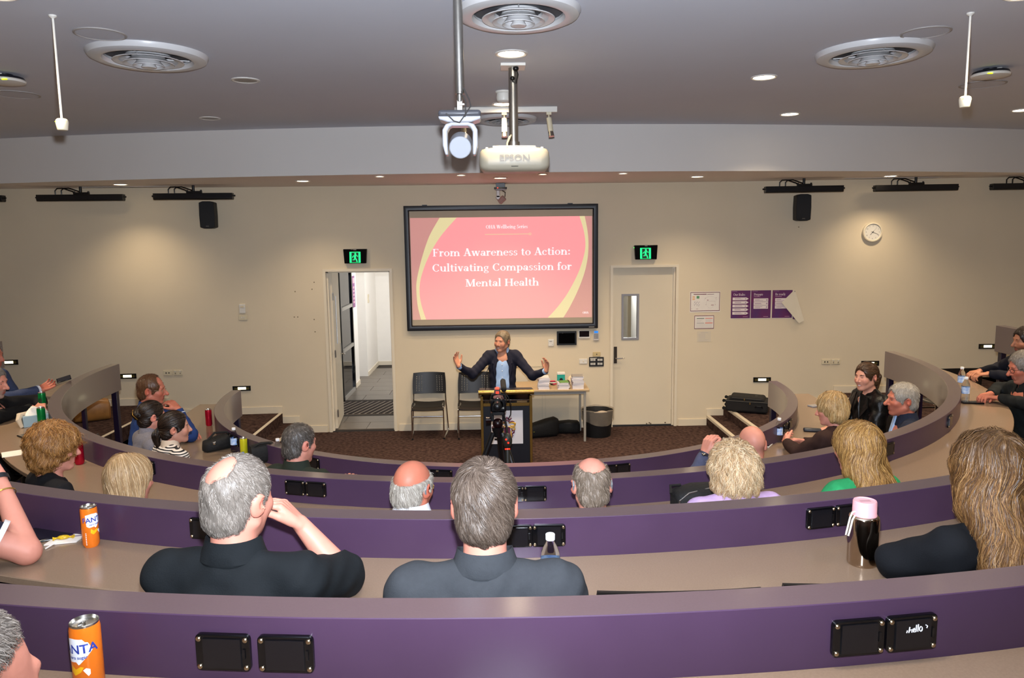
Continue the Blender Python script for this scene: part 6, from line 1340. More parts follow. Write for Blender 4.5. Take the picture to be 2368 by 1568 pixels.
    if trousers is not None:
        G = Sdf(); G.ell(Pl+V3(0, 0, 0.0), (0.165*bw, 0.135*bd, 0.115), .04)
        for s in (-1, 1):
            if seated:
                kn = Pl+V3(s*0.11, 0.40, -0.02); an = V3(s*0.11, kn[1]-0.06, 0.09); G.cone(Pl+V3(s*0.09, 0.02, -0.02), kn, 0.082, 0.064, .04); G.cone(kn, an, 0.062, 0.045, .03)
            else:
                kn = V3(s*0.10, Pl[1]+0.02, 0.50); an = V3(s*0.11, Pl[1]-0.01, 0.09); G.cone(Pl+V3(s*0.085, 0, -0.02), kn, 0.088, 0.066, .04); G.cone(kn, an, 0.064, 0.05, .03)
        g, lo, h = G.raster(0.018); V, F = surface_nets(g, lo, h); np_mesh('trousers', V, F, cloth('trousers '+trousers, trousers), T)
        for s in (-1, 1):
            m = MB(); ay = (Pl[1]+0.34 if seated else Pl[1]-0.01); m.ell((s*0.11, ay+0.06, 0.045), (0.048, 0.135, 0.045), 14, 10); m.v = [(x, y, max(z, 0.004)) for x, y, z in m.v]; m.build('shoe', mat('shoe black', '#151313', 0.4), T)
    if collar is not None:
        m = MB(); r0 = nr*1.14; hh = 0.042*hs; n = 32; rings = []
        for r, z, dz in ((r0*0.97, -0.02, 0), (r0*0.95, hh, 0), (r0*0.99, hh+0.004, 0), (r0*(1.0+.10*ct), hh*0.45, -0.008), (r0*(1.0+.26*ct), -0.010, -0.02), (r0*(1.0+.22*ct), -0.018, -0.02)):
            ring = []
            for i in range(n):
                a = -PI/2+gap+(2*PI-2*gap)*i/(n-1)+PI; fr_ = max(0, math.cos(a-PI/2)); ring.append((Sh[0]+r*1.16*math.cos(a), Sh[1]+0.004+r*1.02*math.sin(a), Sh[2]+0.064+z+dz*fr_-0.03*fr_))
            rings.append(ring)
        m.rings(rings, closed_u=False, cap=False, loop=True); m.build('collar', collar, T, smooth=40)
    # ---- hair
    if hair is not None: make_hair(T, hl, HR, hs, Sh, hair)
    if extra: extra(T, hl, HR, hs, Sh, A)
    if chair: chair_obj = place_chair(T.location.x-s_*(Pl[1]-0.03)*1.0, T.location.y+c*(Pl[1]-0.03), floor, rz+PI, chair, 'audience chairs')
    return T, hl, HR, Sh, A
def make_hair(T, hl, HR, hs, Sh, H):
    """H: dict(mass=function(S), flow=..., n, seg, steps, lift, cols, rootcol, width, eps)"""
    S = Sdf(); S.frame(hl, HR, hs); H['mass'](S, Sh, hl)
    ph = rng.uniform(0, 6, 4); am = H.get('rough', 0.002)
    def nz(X, Y, Z): return am*np.sin(X*160+Y*60+ph[0])*np.sin(Y*150+Z*40+ph[1])+am*0.8*np.sin(Z*70+X*110+ph[2])
    g, lo, h = S.raster(H.get('h', 0.006), noise=nz); V, F = surface_nets(g, lo, h)
    cols = np.array([linc(c) for c in H['cols']]); root = linc(H.get('root', H['cols'][0]))
    Cm = np.tile(cols.mean(0)*H.get('under', 0.75), (len(V), 1))
    top = (hl+HR @ (V3(0, -.03, .11)*hs)); crown = hl+HR @ (V3(*H.get('crown', (0, -.05, .105)))*hs)
    N = H['n']; steps = H['steps']; seg = H['seg']*hs; P0 = V[rng.integers(0, len(V), N)]+rng.normal(0, 0.001, (N, 3))
    eps = rng.uniform(0.0, H.get('eps', 0.006), N)*hs; cl = np.floor(rng.uniform(0, H.get('clumps', 60), N)); phs = (cl*2.399) % 6.283
    ln = rng.uniform(0.6, 1.0, N); pts = []; nrm = []; x = P0.copy(); n = grad(g, lo, h, x)
    side = HR @ V3(1, 0, 0); fwd = HR @ V3(0, 1, 0)
    for st in range(steps+1):
        if st: n = grad(g, lo, h, x)
        dist = sample(g, lo, h, x); lift = H.get('lift', 0.0)
        x = x-n*np.clip(dist-eps-lift*st*seg, -.012, .012)[:, None]
        if st: bad = sample(g, lo, h, x) > .02+lift*st*seg; x[bad] = pts[-1][bad]
        pts.append(x.copy()); nrm.append(n)
        if st == steps: break
        rad = norm(x-crown); f = rad*H.get('radial', 0.6)+V3(0, 0, -1)*H.get('down', 0.5)+fwd*H.get('fwd', 0.0)+np.sign(((x-hl) @ side)-H.get('part', 0)*hs)[:, None]*side*H.get('sides', 0.0)*np.exp(-np.abs((x-hl) @ side)/0.04)[:, None]
        if H.get('swirl'): f = f+np.cross(n, rad)*H['swirl']
        wv = H.get('wave', 0.0)
        if wv: f = f+np.cross(n, norm(f-n*(f*n).sum(1)[:, None]))*(wv*np.sin(x[:, 2]*H.get('wfreq', 70)+phs*H.get('wph', 0.35)))[:, None]
        f = f+rng.normal(0, H.get('jit', 0.15), (N, 3)); f = norm(f-n*(f*n).sum(1)[:, None]); x = x+f*(seg*ln)[:, None]
    K = steps+1; P = np.stack(pts, 1); Nn = np.stack(nrm, 1); Tn = np.gradient(P, axis=1); B = norm(np.cross(Tn, Nn)); w = H.get('width', 0.0012)*hs
    tw = rng.normal(0, 0.5, (N, 1, 1)); B = norm(B+Nn*tw)
    tap = np.linspace(1, 0.35, K)[None, :, None]; L_ = P-B*w*tap; R_ = P+B*w*tap
    SV = np.stack([L_, R_], 2).reshape(-1, 3); i0 = (np.arange(N)[:, None]*K+np.arange(K-1)[None, :]).ravel()
    SF = np.stack([2*i0, 2*i0+1, 2*i0+3, 2*i0+2], 1)
    sc_ = cols[(cl.astype(int)*7+rng.integers(0, 3, N)) % len(cols)]*rng.uniform(0.75, 1.2, (N, 1)); t = np.linspace(0, 1, K)[None, :, None]
    hz = np.clip((P[..., 2]-(hl[2]+0.02*hs))/(0.09*hs), 0, 1)[..., None]*H.get('rootmix', 0.0)
    SC = sc_[:, None, :]*(1-hz)+root*hz; SC = np.repeat(SC[:, :, None, :], 2, 2).reshape(-1, 3)
    allV = np.concatenate([V, SV]); allF = np.concatenate([F, SF+len(V)]); allC = np.concatenate([Cm, SC])
    o = np_mesh('hair', allV, allF, hair_mat, T, allC); return o
# hair masses (head frame)
def m_crop(t=.006, nape=True, low=-.045, bald=None, face=1.0, ring=None):
    def f(S, Sh, hl):
        S.ell(CRC, CRR+t, .01)
        if nape: S.ell((0, -.052, -.03), (.062+t, .050+t, .066), .02)
        for s in (-1, 1): S.cone((s*.070, .022, .03), (s*.0675, .020, -.012), .006+t*.3, .005+t*.2, .012)
        S.ell((0, .118, -.012), (.079*face, .070, .090*face), .012, cut=True)
        S.plane((0, -.42, .907), low, .012)
        for s in (-1, 1): S.ell((s*.086, -.008, -.012), (.026, .027, .040), .008, cut=True)
        for c, r in (bald or []): S.ell(c, r, .014, cut=True)
        if ring is not None: S.plane((0, ring[0], -ring[1]), ring[2], .014)
    return f
def m_full(t=.022, face=True, sidez=-.06, backz=-.09, fringe=0.0, rs=.03, sx=.068):
    def f(S, Sh, hl):
        S.ell(CRC+V3(0, -.004, .002), CRR+t, .015); S.ell((0, -.058, -.02), (.07+t*.7, .052+t*.6, .07+max(0, -.06-backz)), .03)
        for s in (-1, 1): S.cone((s*sx, -.005, .03), (s*(sx+.004), -.012, sidez), rs, rs*.9, .03)
        S.cone((-.05, -.05, backz+.02), (.05, -.05, backz+.02), .04, .04, .03)
        S.ell((0, .118, -.035), (.066, .078, .098+fringe), .012, cut=True)
    return f
def m_long(t=.02, drop=-.36, spread=.10, out=.05, width=.05, front=False, sx=.066, fx=0.062):
    base = m_full(t, True, -.10, -.10, 0.0, .032, sx)
    def f(S, Sh, hl):
        base(S, Sh, hl); O, R, sc = S.O, S.R, S.sc; S.frame(V3(0, 0, 0), np.eye(3), 1)
        for x in (-1, -.5, 0, .5, 1):
            a = hl+R @ (V3(x*.06, -.05, -.06)*sc); b = V3(hl[0]+x*spread*.75, Sh[1]-.105-out*.3, Sh[2]-.02); c = V3(hl[0]+x*spread, Sh[1]-.115-out, hl[2]+drop*(1-.10*abs(x)))
            S.cone(a, b, width, width*.95, .03); S.cone(b, c, width*.95, width*.7, .03)
        if front:
            for s in (-1, 1): a = hl+R @ (V3(s*.075, .0, -.06)*sc); S.cone(a, V3(hl[0]+s*.105, Sh[1]+.05, Sh[2]-.04), .03, .028, .03)
        S.frame(O, R, sc); S.ell((0, .118, -.035), (fx, .078, .10), .012, cut=True)
    return f
def glasses(color='#2a2622', r=0.0018):
    def f(T, hl, HR, hs, Sh, A):
        m = MB(); L = lambda x, y, z: tuple(hl+HR @ (V3(x, y, z)*hs))
        for s in (-1, 1):
            m.tube([L(s*(.032+.020*math.cos(a*PI/8)), .103-.012*(abs(.032+.02*math.cos(a*PI/8))/.052)**2, -.002+.016*math.sin(a*PI/8)) for a in range(16)], r*hs, 6, loop=True)
            m.tube([L(s*.052, .092, .004), L(s*.072, .06, .008), L(s*.080, -.005, .012), L(s*.082, -.03, -.006)], r*hs, 6)
        m.tube([L(-.012, .104, .002), L(0, .106, .005), L(.012, .104, .002)], r*hs, 6); m.build('eyeglasses', mat('glasses '+color, color, 0.3), T)
    return f
def multi(*fs):
    def f(*a):
        for g in fs: g(*a)
    return f
def band(sd, mm, r=0.032, w=0.012, back=0.0, name='wrist_watch', dial=None):
    def f(T, hl, HR, hs, Sh, A):
        sh, el, wr, a, sg = A[sd]; d = norm(wr-el); c = wr-d*back; m = MB(); m.lathe([(r, -w/2), (r+.002, -w/2), (r+.002, w/2), (r, w/2), (r, -w/2)], 24, tuple(c), cap=False, axis=tuple(d)); o = m.build(name, mm, T)
        if dial: q = MB(); u = norm(np.cross(d, V3(0, 0, 1))); q.box(tuple(c+V3(*dial)), (0.026, 0.026, 0.016)); q.build('watch_dial', steel, o, bevel=0.004)
    return f
# ------------------------------------------------------------------ the people
FD, FC, FB, FA = 0.30, 0.48, 0.94, 1.15
GREY = ['#746b62', '#8a8178', '#57504a', '#9b938a']; WHITE = ['#aba397', '#978e82', '#bdb5a9', '#82796f']; DKBR = ['#1f140e', '#2b1c13', '#150e0a', '#3a281b']; BROWN = ['#4a3220', '#5c4029', '#3a2618']
BLOND = ['#b08a55', '#c7a46e', '#8f6a3c', '#d8bb8a']; ASHB = ['#c9a678', '#ae895f', '#dcc09a', '#967450']; AUB = ['#8a5a2b', '#a8743c', '#6b4320', '#b98a52']
def short(cols, t=.008, n=2600, bald=None, low=-.045, ring=None, face=1.1, seg=.006, steps=3, lift=.2, **kw):
    d = dict(mass=m_crop(t, True, low, bald, face, ring), n=n, seg=seg, steps=steps, lift=lift, cols=cols, radial=.7, down=.25, swirl=.25, width=.0009, eps=.003, rough=.0015, jit=.3, under=.8, h=.005); d.update(kw); return d
# --- the speaker
def open_front(G, Sh): G.ell(Sh+V3(0, .17, -.24), (.098, .115, .34), .01, cut=True); G.ell(Sh+V3(0, .115, .04), (.075, .095, .10), .01, cut=True)
blazer = cloth('navy blazer', '#1b1b29'); shirt_b = cloth('pale blue shirt', '#9db6d9', var=.04)
def speaker_extra(T, hl, HR, hs, Sh, A):
    G = Sdf(); G.ell(Sh+V3(0, .006, -.16), (.14, .112, .2), .04); G.ell(Sh+V3(0, .01, -.36), (.14, .118, .2), .04); G.cone(Sh+V3(-.1, 0, -.01), Sh+V3(.1, 0, -.01), .05, .05, .03); G.cone(Sh+V3(0, .05, .05), Sh+V3(0, .125, -.085), .045, .010, .01, cut=True)
    g, lo, h = G.raster(.009, noise=lambda X, Y, Z: .002*np.sin(Z*55+X*30)*np.sin(X*40)); V, F = surface_nets(g, lo, h); np_mesh('shirt', V, F, shirt_b, T)
    for s in (-1, 1):
        m = MB(); pts = [(s*.055, .075, .03), (s*.105, .085, -.02), (s*.125, .105, -.075), (s*.10, .118, -.085), (s*.115, .122, -.11), (s*.088, .128, -.26), (s*.075, .12, -.12)]
        vs = [tuple(Sh+V3(*p)) for p in pts]; m.add(vs+[(x, y+.008, z) for x, y, z in vs], [tuple(range(7)), tuple(range(7, 14))[::-1]]+[(i, (i+1) % 7, 7+(i+1) % 7, 7+i) for i in range(7)]); m.build('lapel', blazer, T, smooth=0)
    m = MB(); [m.ell(tuple(Sh+V3(0.004, .118+.006*(i > 1), -.10-.075*i)), .006, 8, 6) for i in range(4)]; m.build('shirt_button', white_plastic, T)
    for sd in 'LR': band(sd, shirt_b, .036, .03, .012, 'shirt_cuff')(T, hl, HR, hs, Sh, A)
person('person', 'speaker in navy blazer and blue shirt behind the lectern, arms spread', (-.034, 8.95, 1.582), 0.0, 180, 150, 0, -4, hs=1.02, bw=1.02, gap=.75, ct=.7, lean=-.0, seated=False, skin='#c4876a', smile=True, jowl=.004, sh_drop=-.02,
       arms={'R': dict(w=1, el=(-.395, 8.83, 1.215), wr=(-.545, 8.66, 1.345), hd=(-.32, -.1, .9), hn=(.75, -.6, .15), curl=18, spread=9, thumb=48, hsc=1.02), 'L': dict(w=1, el=(.325, 8.83, 1.18), wr=(.475, 8.68, 1.265), hd=(.12, -.15, .95), hn=(-.8, -.5, .1), curl=22, spread=7, thumb=35, hsc=1.02)},
       top=('blazer', blazer), shirt_cut=open_front, collar=shirt_b, brows='#6b5a48', hair=short(['#7d6a52', '#958369', '#6a5844'], .009, 2600, face=1.2), extra=speaker_extra, h_body=.0055, trousers='#20222c')
# --- front desk, left side
navyk = cloth('blue sweater', '#22386b')
person('person', 'man in blue sweater resting chin on hand at the front desk', (-3.076, 6.45, 1.546), FD, -62, -80, -4, 0, hs=1.05, bw=1.18, bd=1.2, lean=.08, skin='ruddy', jowl=.008, nose=1.15,
       arms={'R': dict(w=1, el=(-2.74, 6.36, 1.17), wr=(-2.855, 6.42, 1.385), hd=(-.65, .1, .6), hn=(-.5, .3, -.8), curl=48, thumb=50), 'L': dict(w=1, el=(-2.98, 6.78, 1.18), wr=(-2.80, 6.52, 1.15), hd=(.5, -.5, -.1))},
       top=('sweater', navyk), collar=navyk, brows='#6b4a35', hair=short(['#5a3823', '#6d4a2e', '#47301f'], .012, 2400, bald=[((0, .085, .09), (.075, .055, .05))], radial=.4, down=.5),
       extra=multi(glasses('#9a8a70', .0014), band('R', cloth('pale cuff stripe', '#b9bfca'), .043, .008, .05, 'cuff_stripe')), chair='black chair under the man in the blue sweater')
def bun(c, r, cols, hp=True):
    def f(T, hl, HR, hs, Sh, A):
        make_hair(T, hl, HR, hs, Sh, dict(mass=lambda S, a, b: S.ell(c, r, .02), n=900, seg=.012, steps=5, cols=cols, radial=.1, down=.1, swirl=.8, wave=.0, width=.0016, eps=.006, rough=.005, crown=(c[0], c[1]-.05, c[2]), h=.006, under=.6))
        if hp: m = MB(); a = hl+HR @ (V3(c[0]-.04, c[1]-.025, c[2]+.03)*hs); b = hl+HR @ (V3(c[0]+.055, c[1]-.02, c[2]-.035)*hs); m.tube([tuple(a), tuple((a+b)/2+HR @ V3(0, -.02, 0)), tuple(b)], .0032, 8); m.build('hair_pin', mat('brass', '#b08d4a', 0.3, 1.0), T)
    return f
tied = lambda cols, n=2200, t=.010: dict(mass=m_crop(t, True, -.05, None, 1.12), n=n, seg=.022, steps=5, cols=cols, radial=-.9, down=.0, crown=(0, -.13, .0), width=.0014, eps=.003, rough=.001, jit=.08, under=.7, h=.005)
fleece = cloth('grey fleece', '#77747c', var=.12, vscale=90, bump=.4, bscale=160)
person('person', 'woman in grey fleece with dark hair pinned in a bun', (-2.815, 5.85, 1.452), FD, -50, -48, -3, 0, hs=.97, bw=.98, skin='pink', fem=True, top=('fleece_pullover', fleece), collar=fleece, hair=tied(DKBR), extra=bun((-.005, -.105, .03), (.045, .038, .042), DKBR), chair='black chair under the woman in the grey fleece')
stripe_m = mat('striped knit', '#d8cfc6', 0.85)
nt = stripe_m.node_tree; tc = nt.nodes.new('ShaderNodeTexCoord'); wv = nt.nodes.new('ShaderNodeTexWave'); wv.bands_direction = 'Z'; wv.inputs['Scale'].default_value = 20; wv.inputs['Distortion'].default_value = 1.2; wv.inputs['Detail'].default_value = 0
rp = nt.nodes.new('ShaderNodeValToRGB'); rp.color_ramp.interpolation = 'CONSTANT'; rp.color_ramp.elements[0].color = rgb('#16151a'); rp.color_ramp.elements[1].color = rgb('#d8cfc6'); rp.color_ramp.elements[1].position = .42
nt.links.new(tc.outputs['Object'], wv.inputs['Vector']); nt.links.new(wv.outputs['Fac'], rp.inputs[0]); nt.links.new(rp.outputs[0], nt.nodes['Principled BSDF'].inputs['Base Color'])
def ponytail(tip, cols, r=.024, root=(0, -.105, .0)):
    def f(T, hl, HR, hs, Sh, A):
        a = np.array(root)
        def mass(S, Sh_, hl_):
            p = [a, a+V3(0, -.03, -.04), a+V3(tip[0]*.5, tip[1]*.5-.02, tip[2]*.5), a+np.array(tip)]
            for i in range(3): S.cone(p[i], p[i+1], (r*.7, r, r*.9)[i], (r, r*.9, r*.45)[i], .01)
        make_hair(T, hl, HR, hs, Sh, dict(mass=mass, n=900, seg=.018, steps=6, cols=cols, radial=.2, down=1.0, wave=.25, wfreq=60, width=.0016, eps=.006, rough=.003, jit=.1, h=.005, under=.7))
        m = MB(); c = hl+HR @ ((a+V3(0, -.012, -.01))*hs); m.lathe([(.016, -.006), (.021, -.004), (.021, .004), (.016, .006)], 20, tuple(c), axis=tuple(HR @ V3(0, -.7, -.5))); m.build('hair_tie', black_matt, T)
    return f
person('person', 'smiling woman in striped top with dark low ponytail', (-2.469, 5.45, 1.455), FD, -45, -66, 0, 3, hs=.97, bw=.95, skin='fair', fem=True, smile=True, lip='#b0605a', top=('striped_top', stripe_m), collar=cloth('cream collar', '#cbb8a4'), hair=tied(DKBR), extra=ponytail((-.0, -.02, -.13), DKBR), chair='black chair under the woman in the striped top')
olive = cloth('dark green pullover', '#242a22')
person('person', 'man with cropped grey hair in dark green at the front desk', (-1.378, 4.75, 1.505), FD, -22, -40, -6, 0, hs=1.06, bw=1.1, skin='pink', top=('pullover', olive), collar=olive, hair=short(['#3b342e', '#5a524a', '#78706a', '#2c2520'], .006, 3000), brows='#3a302a', chair='black chair under the grey cropped man in green',
       arms={'R': dict(w=1, el=(-1.10, 4.62, 1.20), wr=(-1.10, 4.80, 1.21), hd=(.05, .8, .3), curl=20)})
# --- front desk, right side
greyj = cloth('blue grey jacket', '#4a4d63')
person('person', 'bald man raising one hand at the front desk on the right', (1.607, 4.9, 1.395), FD, 18, 4, -6, 0, hs=1.08, bw=1.15, skin='pink', jowl=.006, top=('jacket', greyj), collar=greyj, eyes=False,
       arms={'L': dict(w=1, el=(1.16, 4.86, 1.10), wr=(1.305, 4.95, 1.335), hd=(.30, .15, .9), hn=(.8, .4, -.3), curl=45, thumb=30, hsc=1.1)}, extra=band('L', mat('dark watch strap', '#2a2c3c', .5), .035, .022, .012, dial=(-.02, -.03, .01)), chair='black chair under the bald man')
brn = cloth('brown sweater', '#2e1c18')
bob = dict(mass=m_full(.020, True, -.055, -.075), n=5000, seg=.024, steps=6, cols=BLOND, radial=.5, down=.9, sides=.6, wave=.12, wfreq=55, width=.0011, eps=.007, rough=.004, jit=.1, under=.65, root='#8a6a40', rootmix=.3, h=.006)
person('person', 'blonde bobbed woman in brown sweater leaning on the front desk', (2.412, 5.5, 1.49), FD, 38, 62, -8, 4, hs=.98, bw=1.05, skin='pink', fem=True, top=('sweater', brn), hair=bob, chair='black chair under the blonde woman in brown',
       arms={'L': dict(w=1, el=(2.18, 5.50, 1.16), wr=(2.17, 5.73, 1.18), hd=(.2, .9, .2), hn=(.8, -.2, -.3), curl=35), 'R': dict(w=1, el=(2.56, 5.78, 1.15), wr=(2.33, 5.80, 1.16), hd=(-.9, .1, .1), hn=(-.1, -.6, -.7), curl=35)}, extra=band('L', mat('gold watch', '#b89a5a', .3, 1.0), .032, .01, .01))
leather = cloth('black leather jacket', '#0d0c0c', .38, var=.15, vscale=14, bump=.35, bscale=40)
def leather_extra(T, hl, HR, hs, Sh, A):
    ponytail((.05, -.03, -.26), BROWN, .032, (0, -.10, .035))(T, hl, HR, hs, Sh, A)
    for s in (-1, 1):
        m = MB(); pts = [(s*.03, .10, .05), (s*.10, .085, .03), (s*.14, .10, -.06), (s*.07, .128, -.16), (s*.045, .125, -.06)]; vs = [tuple(Sh+V3(*p)) for p in pts]; m.add(vs+[(x, y+.010, z) for x, y, z in vs], [tuple(range(5)), tuple(range(5, 10))[::-1]]+[(i, (i+1) % 5, 5+(i+1) % 5, 5+i) for i in range(5)]); m.build('lapel', leather, T, smooth=0)
    m = MB(); m.ell(tuple(Sh+V3(.03, .13, -.2)), .008, 8, 6); m.build('snap_button', mat('brass', '#b08d4a', 0.3, 1.0), T)
person('person', 'smiling woman in black leather jacket with long tied brown hair', (3.07, 6.3, 1.582), FD, 95, 112, 0, 3, hs=.97, bw=1.0, skin='fair', fem=True, smile=True, lip='#a84e50', brows='#3a281b', top=('leather_jacket', leather), hair=tied(BROWN, 2400, .012), extra=leather_extra, lean=.02, h_body=.0055, chair='black chair under the woman in leather')
navj = cloth('navy suit jacket', '#1c2233')
def lap2(T, hl, HR, hs, Sh, A):
    m = MB(); pts = [(-.02, .085, .075), (.035, .09, .07), (.05, .118, -.06), (.02, .14, -.2), (-.015, .14, -.2), (-.03, .115, -.05)]; vs = [tuple(Sh+V3(*p)) for p in pts]; m.add(vs+[(x, y-.05, z) for x, y, z in vs], [tuple(range(6)), tuple(range(6, 12))[::-1]]+[(i, (i+1) % 6, 6+(i+1) % 6, 6+i) for i in range(6)]); m.build('shirt_front', shirt_b, T, smooth=0)
person('person', 'white haired man in navy jacket and open blue shirt at right', (3.085, 5.75, 1.50), FD, 68, 84, 0, 0, hs=1.06, bw=1.15, lean=-.08, skin='ruddy', nose=1.15, jowl=.006, top=('jacket', navj), collar=navj, brows='#a59a8c', hair=short(WHITE, .012, 2600, face=1.16), extra=lap2, chair='black chair under the white haired man')
# --- second desk, left edge
tweed = cloth('blue grey blazer', '#3c4560', var=.15, vscale=120)
person('person', 'man in blue grey blazer holding a phone at the left edge', (-4.53, 6.6, 1.845), FC, -88, -84, -6, 0, hs=1.04, bw=1.15, skin='ruddy', top=('blazer', tweed), hair=short(GREY, .010, 1200),
       arms={'R': dict(w=1, el=(-4.44, 6.42, 1.47), wr=(-4.25, 6.80, 1.50), hd=(.45, .75, .25), hn=(.5, -.2, .5), curl=40, thumb=20)}, extra=band('R', cloth('white cuff', '#cfd3da'), .041, .02, .015, 'shirt_cuff'), chair='black chair under the man with the phone')
t = thing('mobile_phone', 'dark phone held up by the man at the left edge', 'phone', (-4.10, 6.98, 1.545), 0.3)
m = MB(); m.box((-0.02, -0.01, 0.02), (0.12, 0.065, 0.009), (0.5, -0.25, 0.2)); m.build('body', phone_dark, t, bevel=.003); m = MB(); m.box((-0.0185, -0.0123, 0.0248), (0.108, 0.055, 0.001), (0.5, -0.25, 0.2)); m.build('screen', mat('phone slate', '#2a2a30', .15), t)
blk = cloth('black jacket', '#101012')
person('person', 'grey bearded man in black with folded hands at the left edge', (-4.125, 6.0, 1.715), FC, -80, -88, -8, 0, hs=1.05, bw=1.12, skin='pink', beard=('#8d8378', .75), nose=1.1, top=('jacket', blk), hair=short(GREY, .008, 1400), brows='#5a4c40',
       arms={'R': dict(w=1, el=(-4.05, 5.86, 1.46), wr=(-3.97, 6.22, 1.455), hd=(.2, .8, -.1), curl=35), 'L': dict(w=1, el=(-4.05, 6.45, 1.46), wr=(-3.96, 6.34, 1.465), hd=(.3, -.7, -.1), curl=35)}, chair='black chair under the bearded man')
auburn = dict(mass=m_full(.024, True, -.035, -.085, -.015, .030, .062), n=10000, seg=.022, steps=6, cols=AUB, radial=.75, down=.6, fwd=-.35, wave=.6, wfreq=65, wph=.6, width=.0008, eps=.012, rough=.009, jit=.09, under=.6, h=.006)
person('person', 'auburn wavy haired person in black tee at the second desk', (-2.485, 4.0, 1.705), FC, -45, -62, -4, 0, hs=1.0, bw=1.0, skin='pink', lip='#b8686a', top=('tee_shirt', cloth('black tee', '#121216')), sleeves='short', hair=auburn, brows='#7a5a38', h_body=.0055, chair='black chair under the auburn haired person')
strt = dict(mass=m_full(.018, True, -.12, -.15, 0, .034, .060), n=8000, seg=.030, steps=7, cols=ASHB, radial=.5, down=1.0, sides=.8, wave=.06, width=.0009, eps=.006, rough=.002, jit=.05, under=.7, root='#9a7a4e', rootmix=.45, h=.006)
person('person', 'woman with straight ash blonde hair at the second desk', (-1.936, 3.68, 1.622), FC, -28, -34, -6, 0, hs=.98, bw=.92, skin='pink', fem=True, top=('dark_top', cloth('charcoal knit', '#1d1c20')), hair=strt, chair='black chair under the ash blonde woman')
# --- second desk, centre
def hearing_aid(sides):
    def f(T, hl, HR, hs, Sh, A):
        m = MB()
        for s in sides: m.tube([tuple(hl+HR @ (V3(s*.084, y, z)*hs)) for y, z in ((-.03, -.012), (-.036, .008), (-.028, .026), (-.012, .03))], [.004, .005, .004, .002], 8)
        m.build('hearing_aid', mat('silver plastic', '#a9b0b8', .25, .6), T)
    return f
person('person', 'bald man with glasses and white fringe at the second desk', (-.488, 3.3, 1.682), FC, -6, -26, -8, 0, hs=1.02, bw=1.08, sh_drop=-.03, skin='ruddy', jowl=.004, top=('jacket', cloth('dark jacket', '#1c1b20')), collar=cloth('white shirt collar', '#d5d5da'),
       hair=short(WHITE, .009, 2600, ring=(.25, .97, -.052), seg=.008, steps=4, lift=.15, down=.8, radial=.2, jit=.2), extra=multi(glasses('#a8873f', .0018), hearing_aid((1,))), chair='black chair under the bald man with glasses')
person('person', 'balding man with grey brown crop and hearing aids at the second desk', (.319, 3.28, 1.685), FC, 3, 2, -6, 0, hs=1.02, bw=1.1, skin='pink', top=('jacket', cloth('dark jacket', '#1c1b20')), hair=short(['#6f6050', '#857565', '#97887a', '#5d4f42'], .005, 3600, bald=[((0, -.025, .125), (.060, .090, .078)), ((0, .08, .10), (.06, .06, .06))], seg=.007, lift=.2, down=.5), extra=hearing_aid((-1, 1)), chair='black chair under the balding man with hearing aids', eyes=False)
fluffy = dict(mass=m_full(.026, True, -.04, -.07, 0, .032, .066), n=9000, seg=.013, steps=6, cols=ASHB+['#e0cfae'], radial=.9, down=.45, wave=.55, wfreq=80, wph=1.1, width=.0008, eps=.012, rough=.006, jit=.28, under=.65, lift=.12, h=.006)
person('person', 'older woman with fluffy pale blonde hair and lilac collar', (.991, 3.37, 1.70), FC, 8, 8, -6, 0, hs=1.0, bw=1.05, sh_drop=-.04, skin='pink', fem=True, top=('blouse', cloth('lilac blouse', '#b79ac2')), collar=cloth('lilac blouse', '#b79ac2'), hair=fluffy, eyes=False, chair='black chair under the woman with the lilac collar')
wavy = dict(mass=m_long(.018, -.30, .085, .03, .045), n=13000, seg=.034, steps=9, cols=['#b08346', '#8a6236', '#caa062', '#6d4b29'], radial=.45, down=1.0, sides=.7, wave=.42, wfreq=48, wph=.28, width=.0008, eps=.011, rough=.004, jit=.06, under=.6, root='#9a7238', rootmix=.25, h=.007, clumps=26)
person('person', 'woman with long wavy golden hair in green top', (1.679, 3.6, 1.735), FC, 22, 32, -6, 0, hs=1.0, bw=.98, skin='pink', fem=True, top=('green_top', cloth('green top', '#2f9a5e')), hair=wavy, chair='black chair under the golden haired woman', h_body=.0055)
# --- second desk, right edge
dkj = cloth('dark padded jacket', '#16191a', var=.12)
person('person', 'grey haired man with glasses in dark jacket at the right edge', (4.15, 5.9, 1.715), FC, 82, 80, -14, 0, hs=1.05, bw=1.15, skin='ruddy', nose=1.15, top=('padded_jacket', dkj), collar=dkj, hair=short(GREY, .013, 1800), brows='#6b635a', beard=('#8a7468', .25),
       arms={'L': dict(w=1, el=(4.08, 5.62, 1.46), wr=(3.99, 5.93, 1.46), hd=(-.3, .7, -.05), curl=40), 'R': dict(w=1, el=(4.2, 6.25, 1.46), wr=(4.0, 6.06, 1.465), hd=(-.7, -.3, -.05), curl=40)}, extra=glasses('#1f1c1a', .0018), chair='black chair under the grey haired man with glasses')
person('person', 'dark haired man in navy knit reaching along the desk at right edge', (4.80, 6.8, 1.80), FC, 88, 84, -6, 0, hs=1.05, bw=1.1, skin='tan', beard=('#2a1c16', .7), top=('knit_jumper', cloth('dark navy knit', '#14151f')), hair=short(DKBR, .012, 1500), brows='#1d130d', nose=1.1,
       arms={'L': dict(w=1, el=(4.76, 6.60, 1.49), wr=(4.50, 6.85, 1.485), hd=(-.9, .3, -.1), curl=45), 'R': dict(w=1, el=(4.8, 7.15, 1.48), wr=(4.55, 7.05, 1.475), hd=(-.8, -.1, -.1), curl=40)}, chair='black chair under the dark haired man')
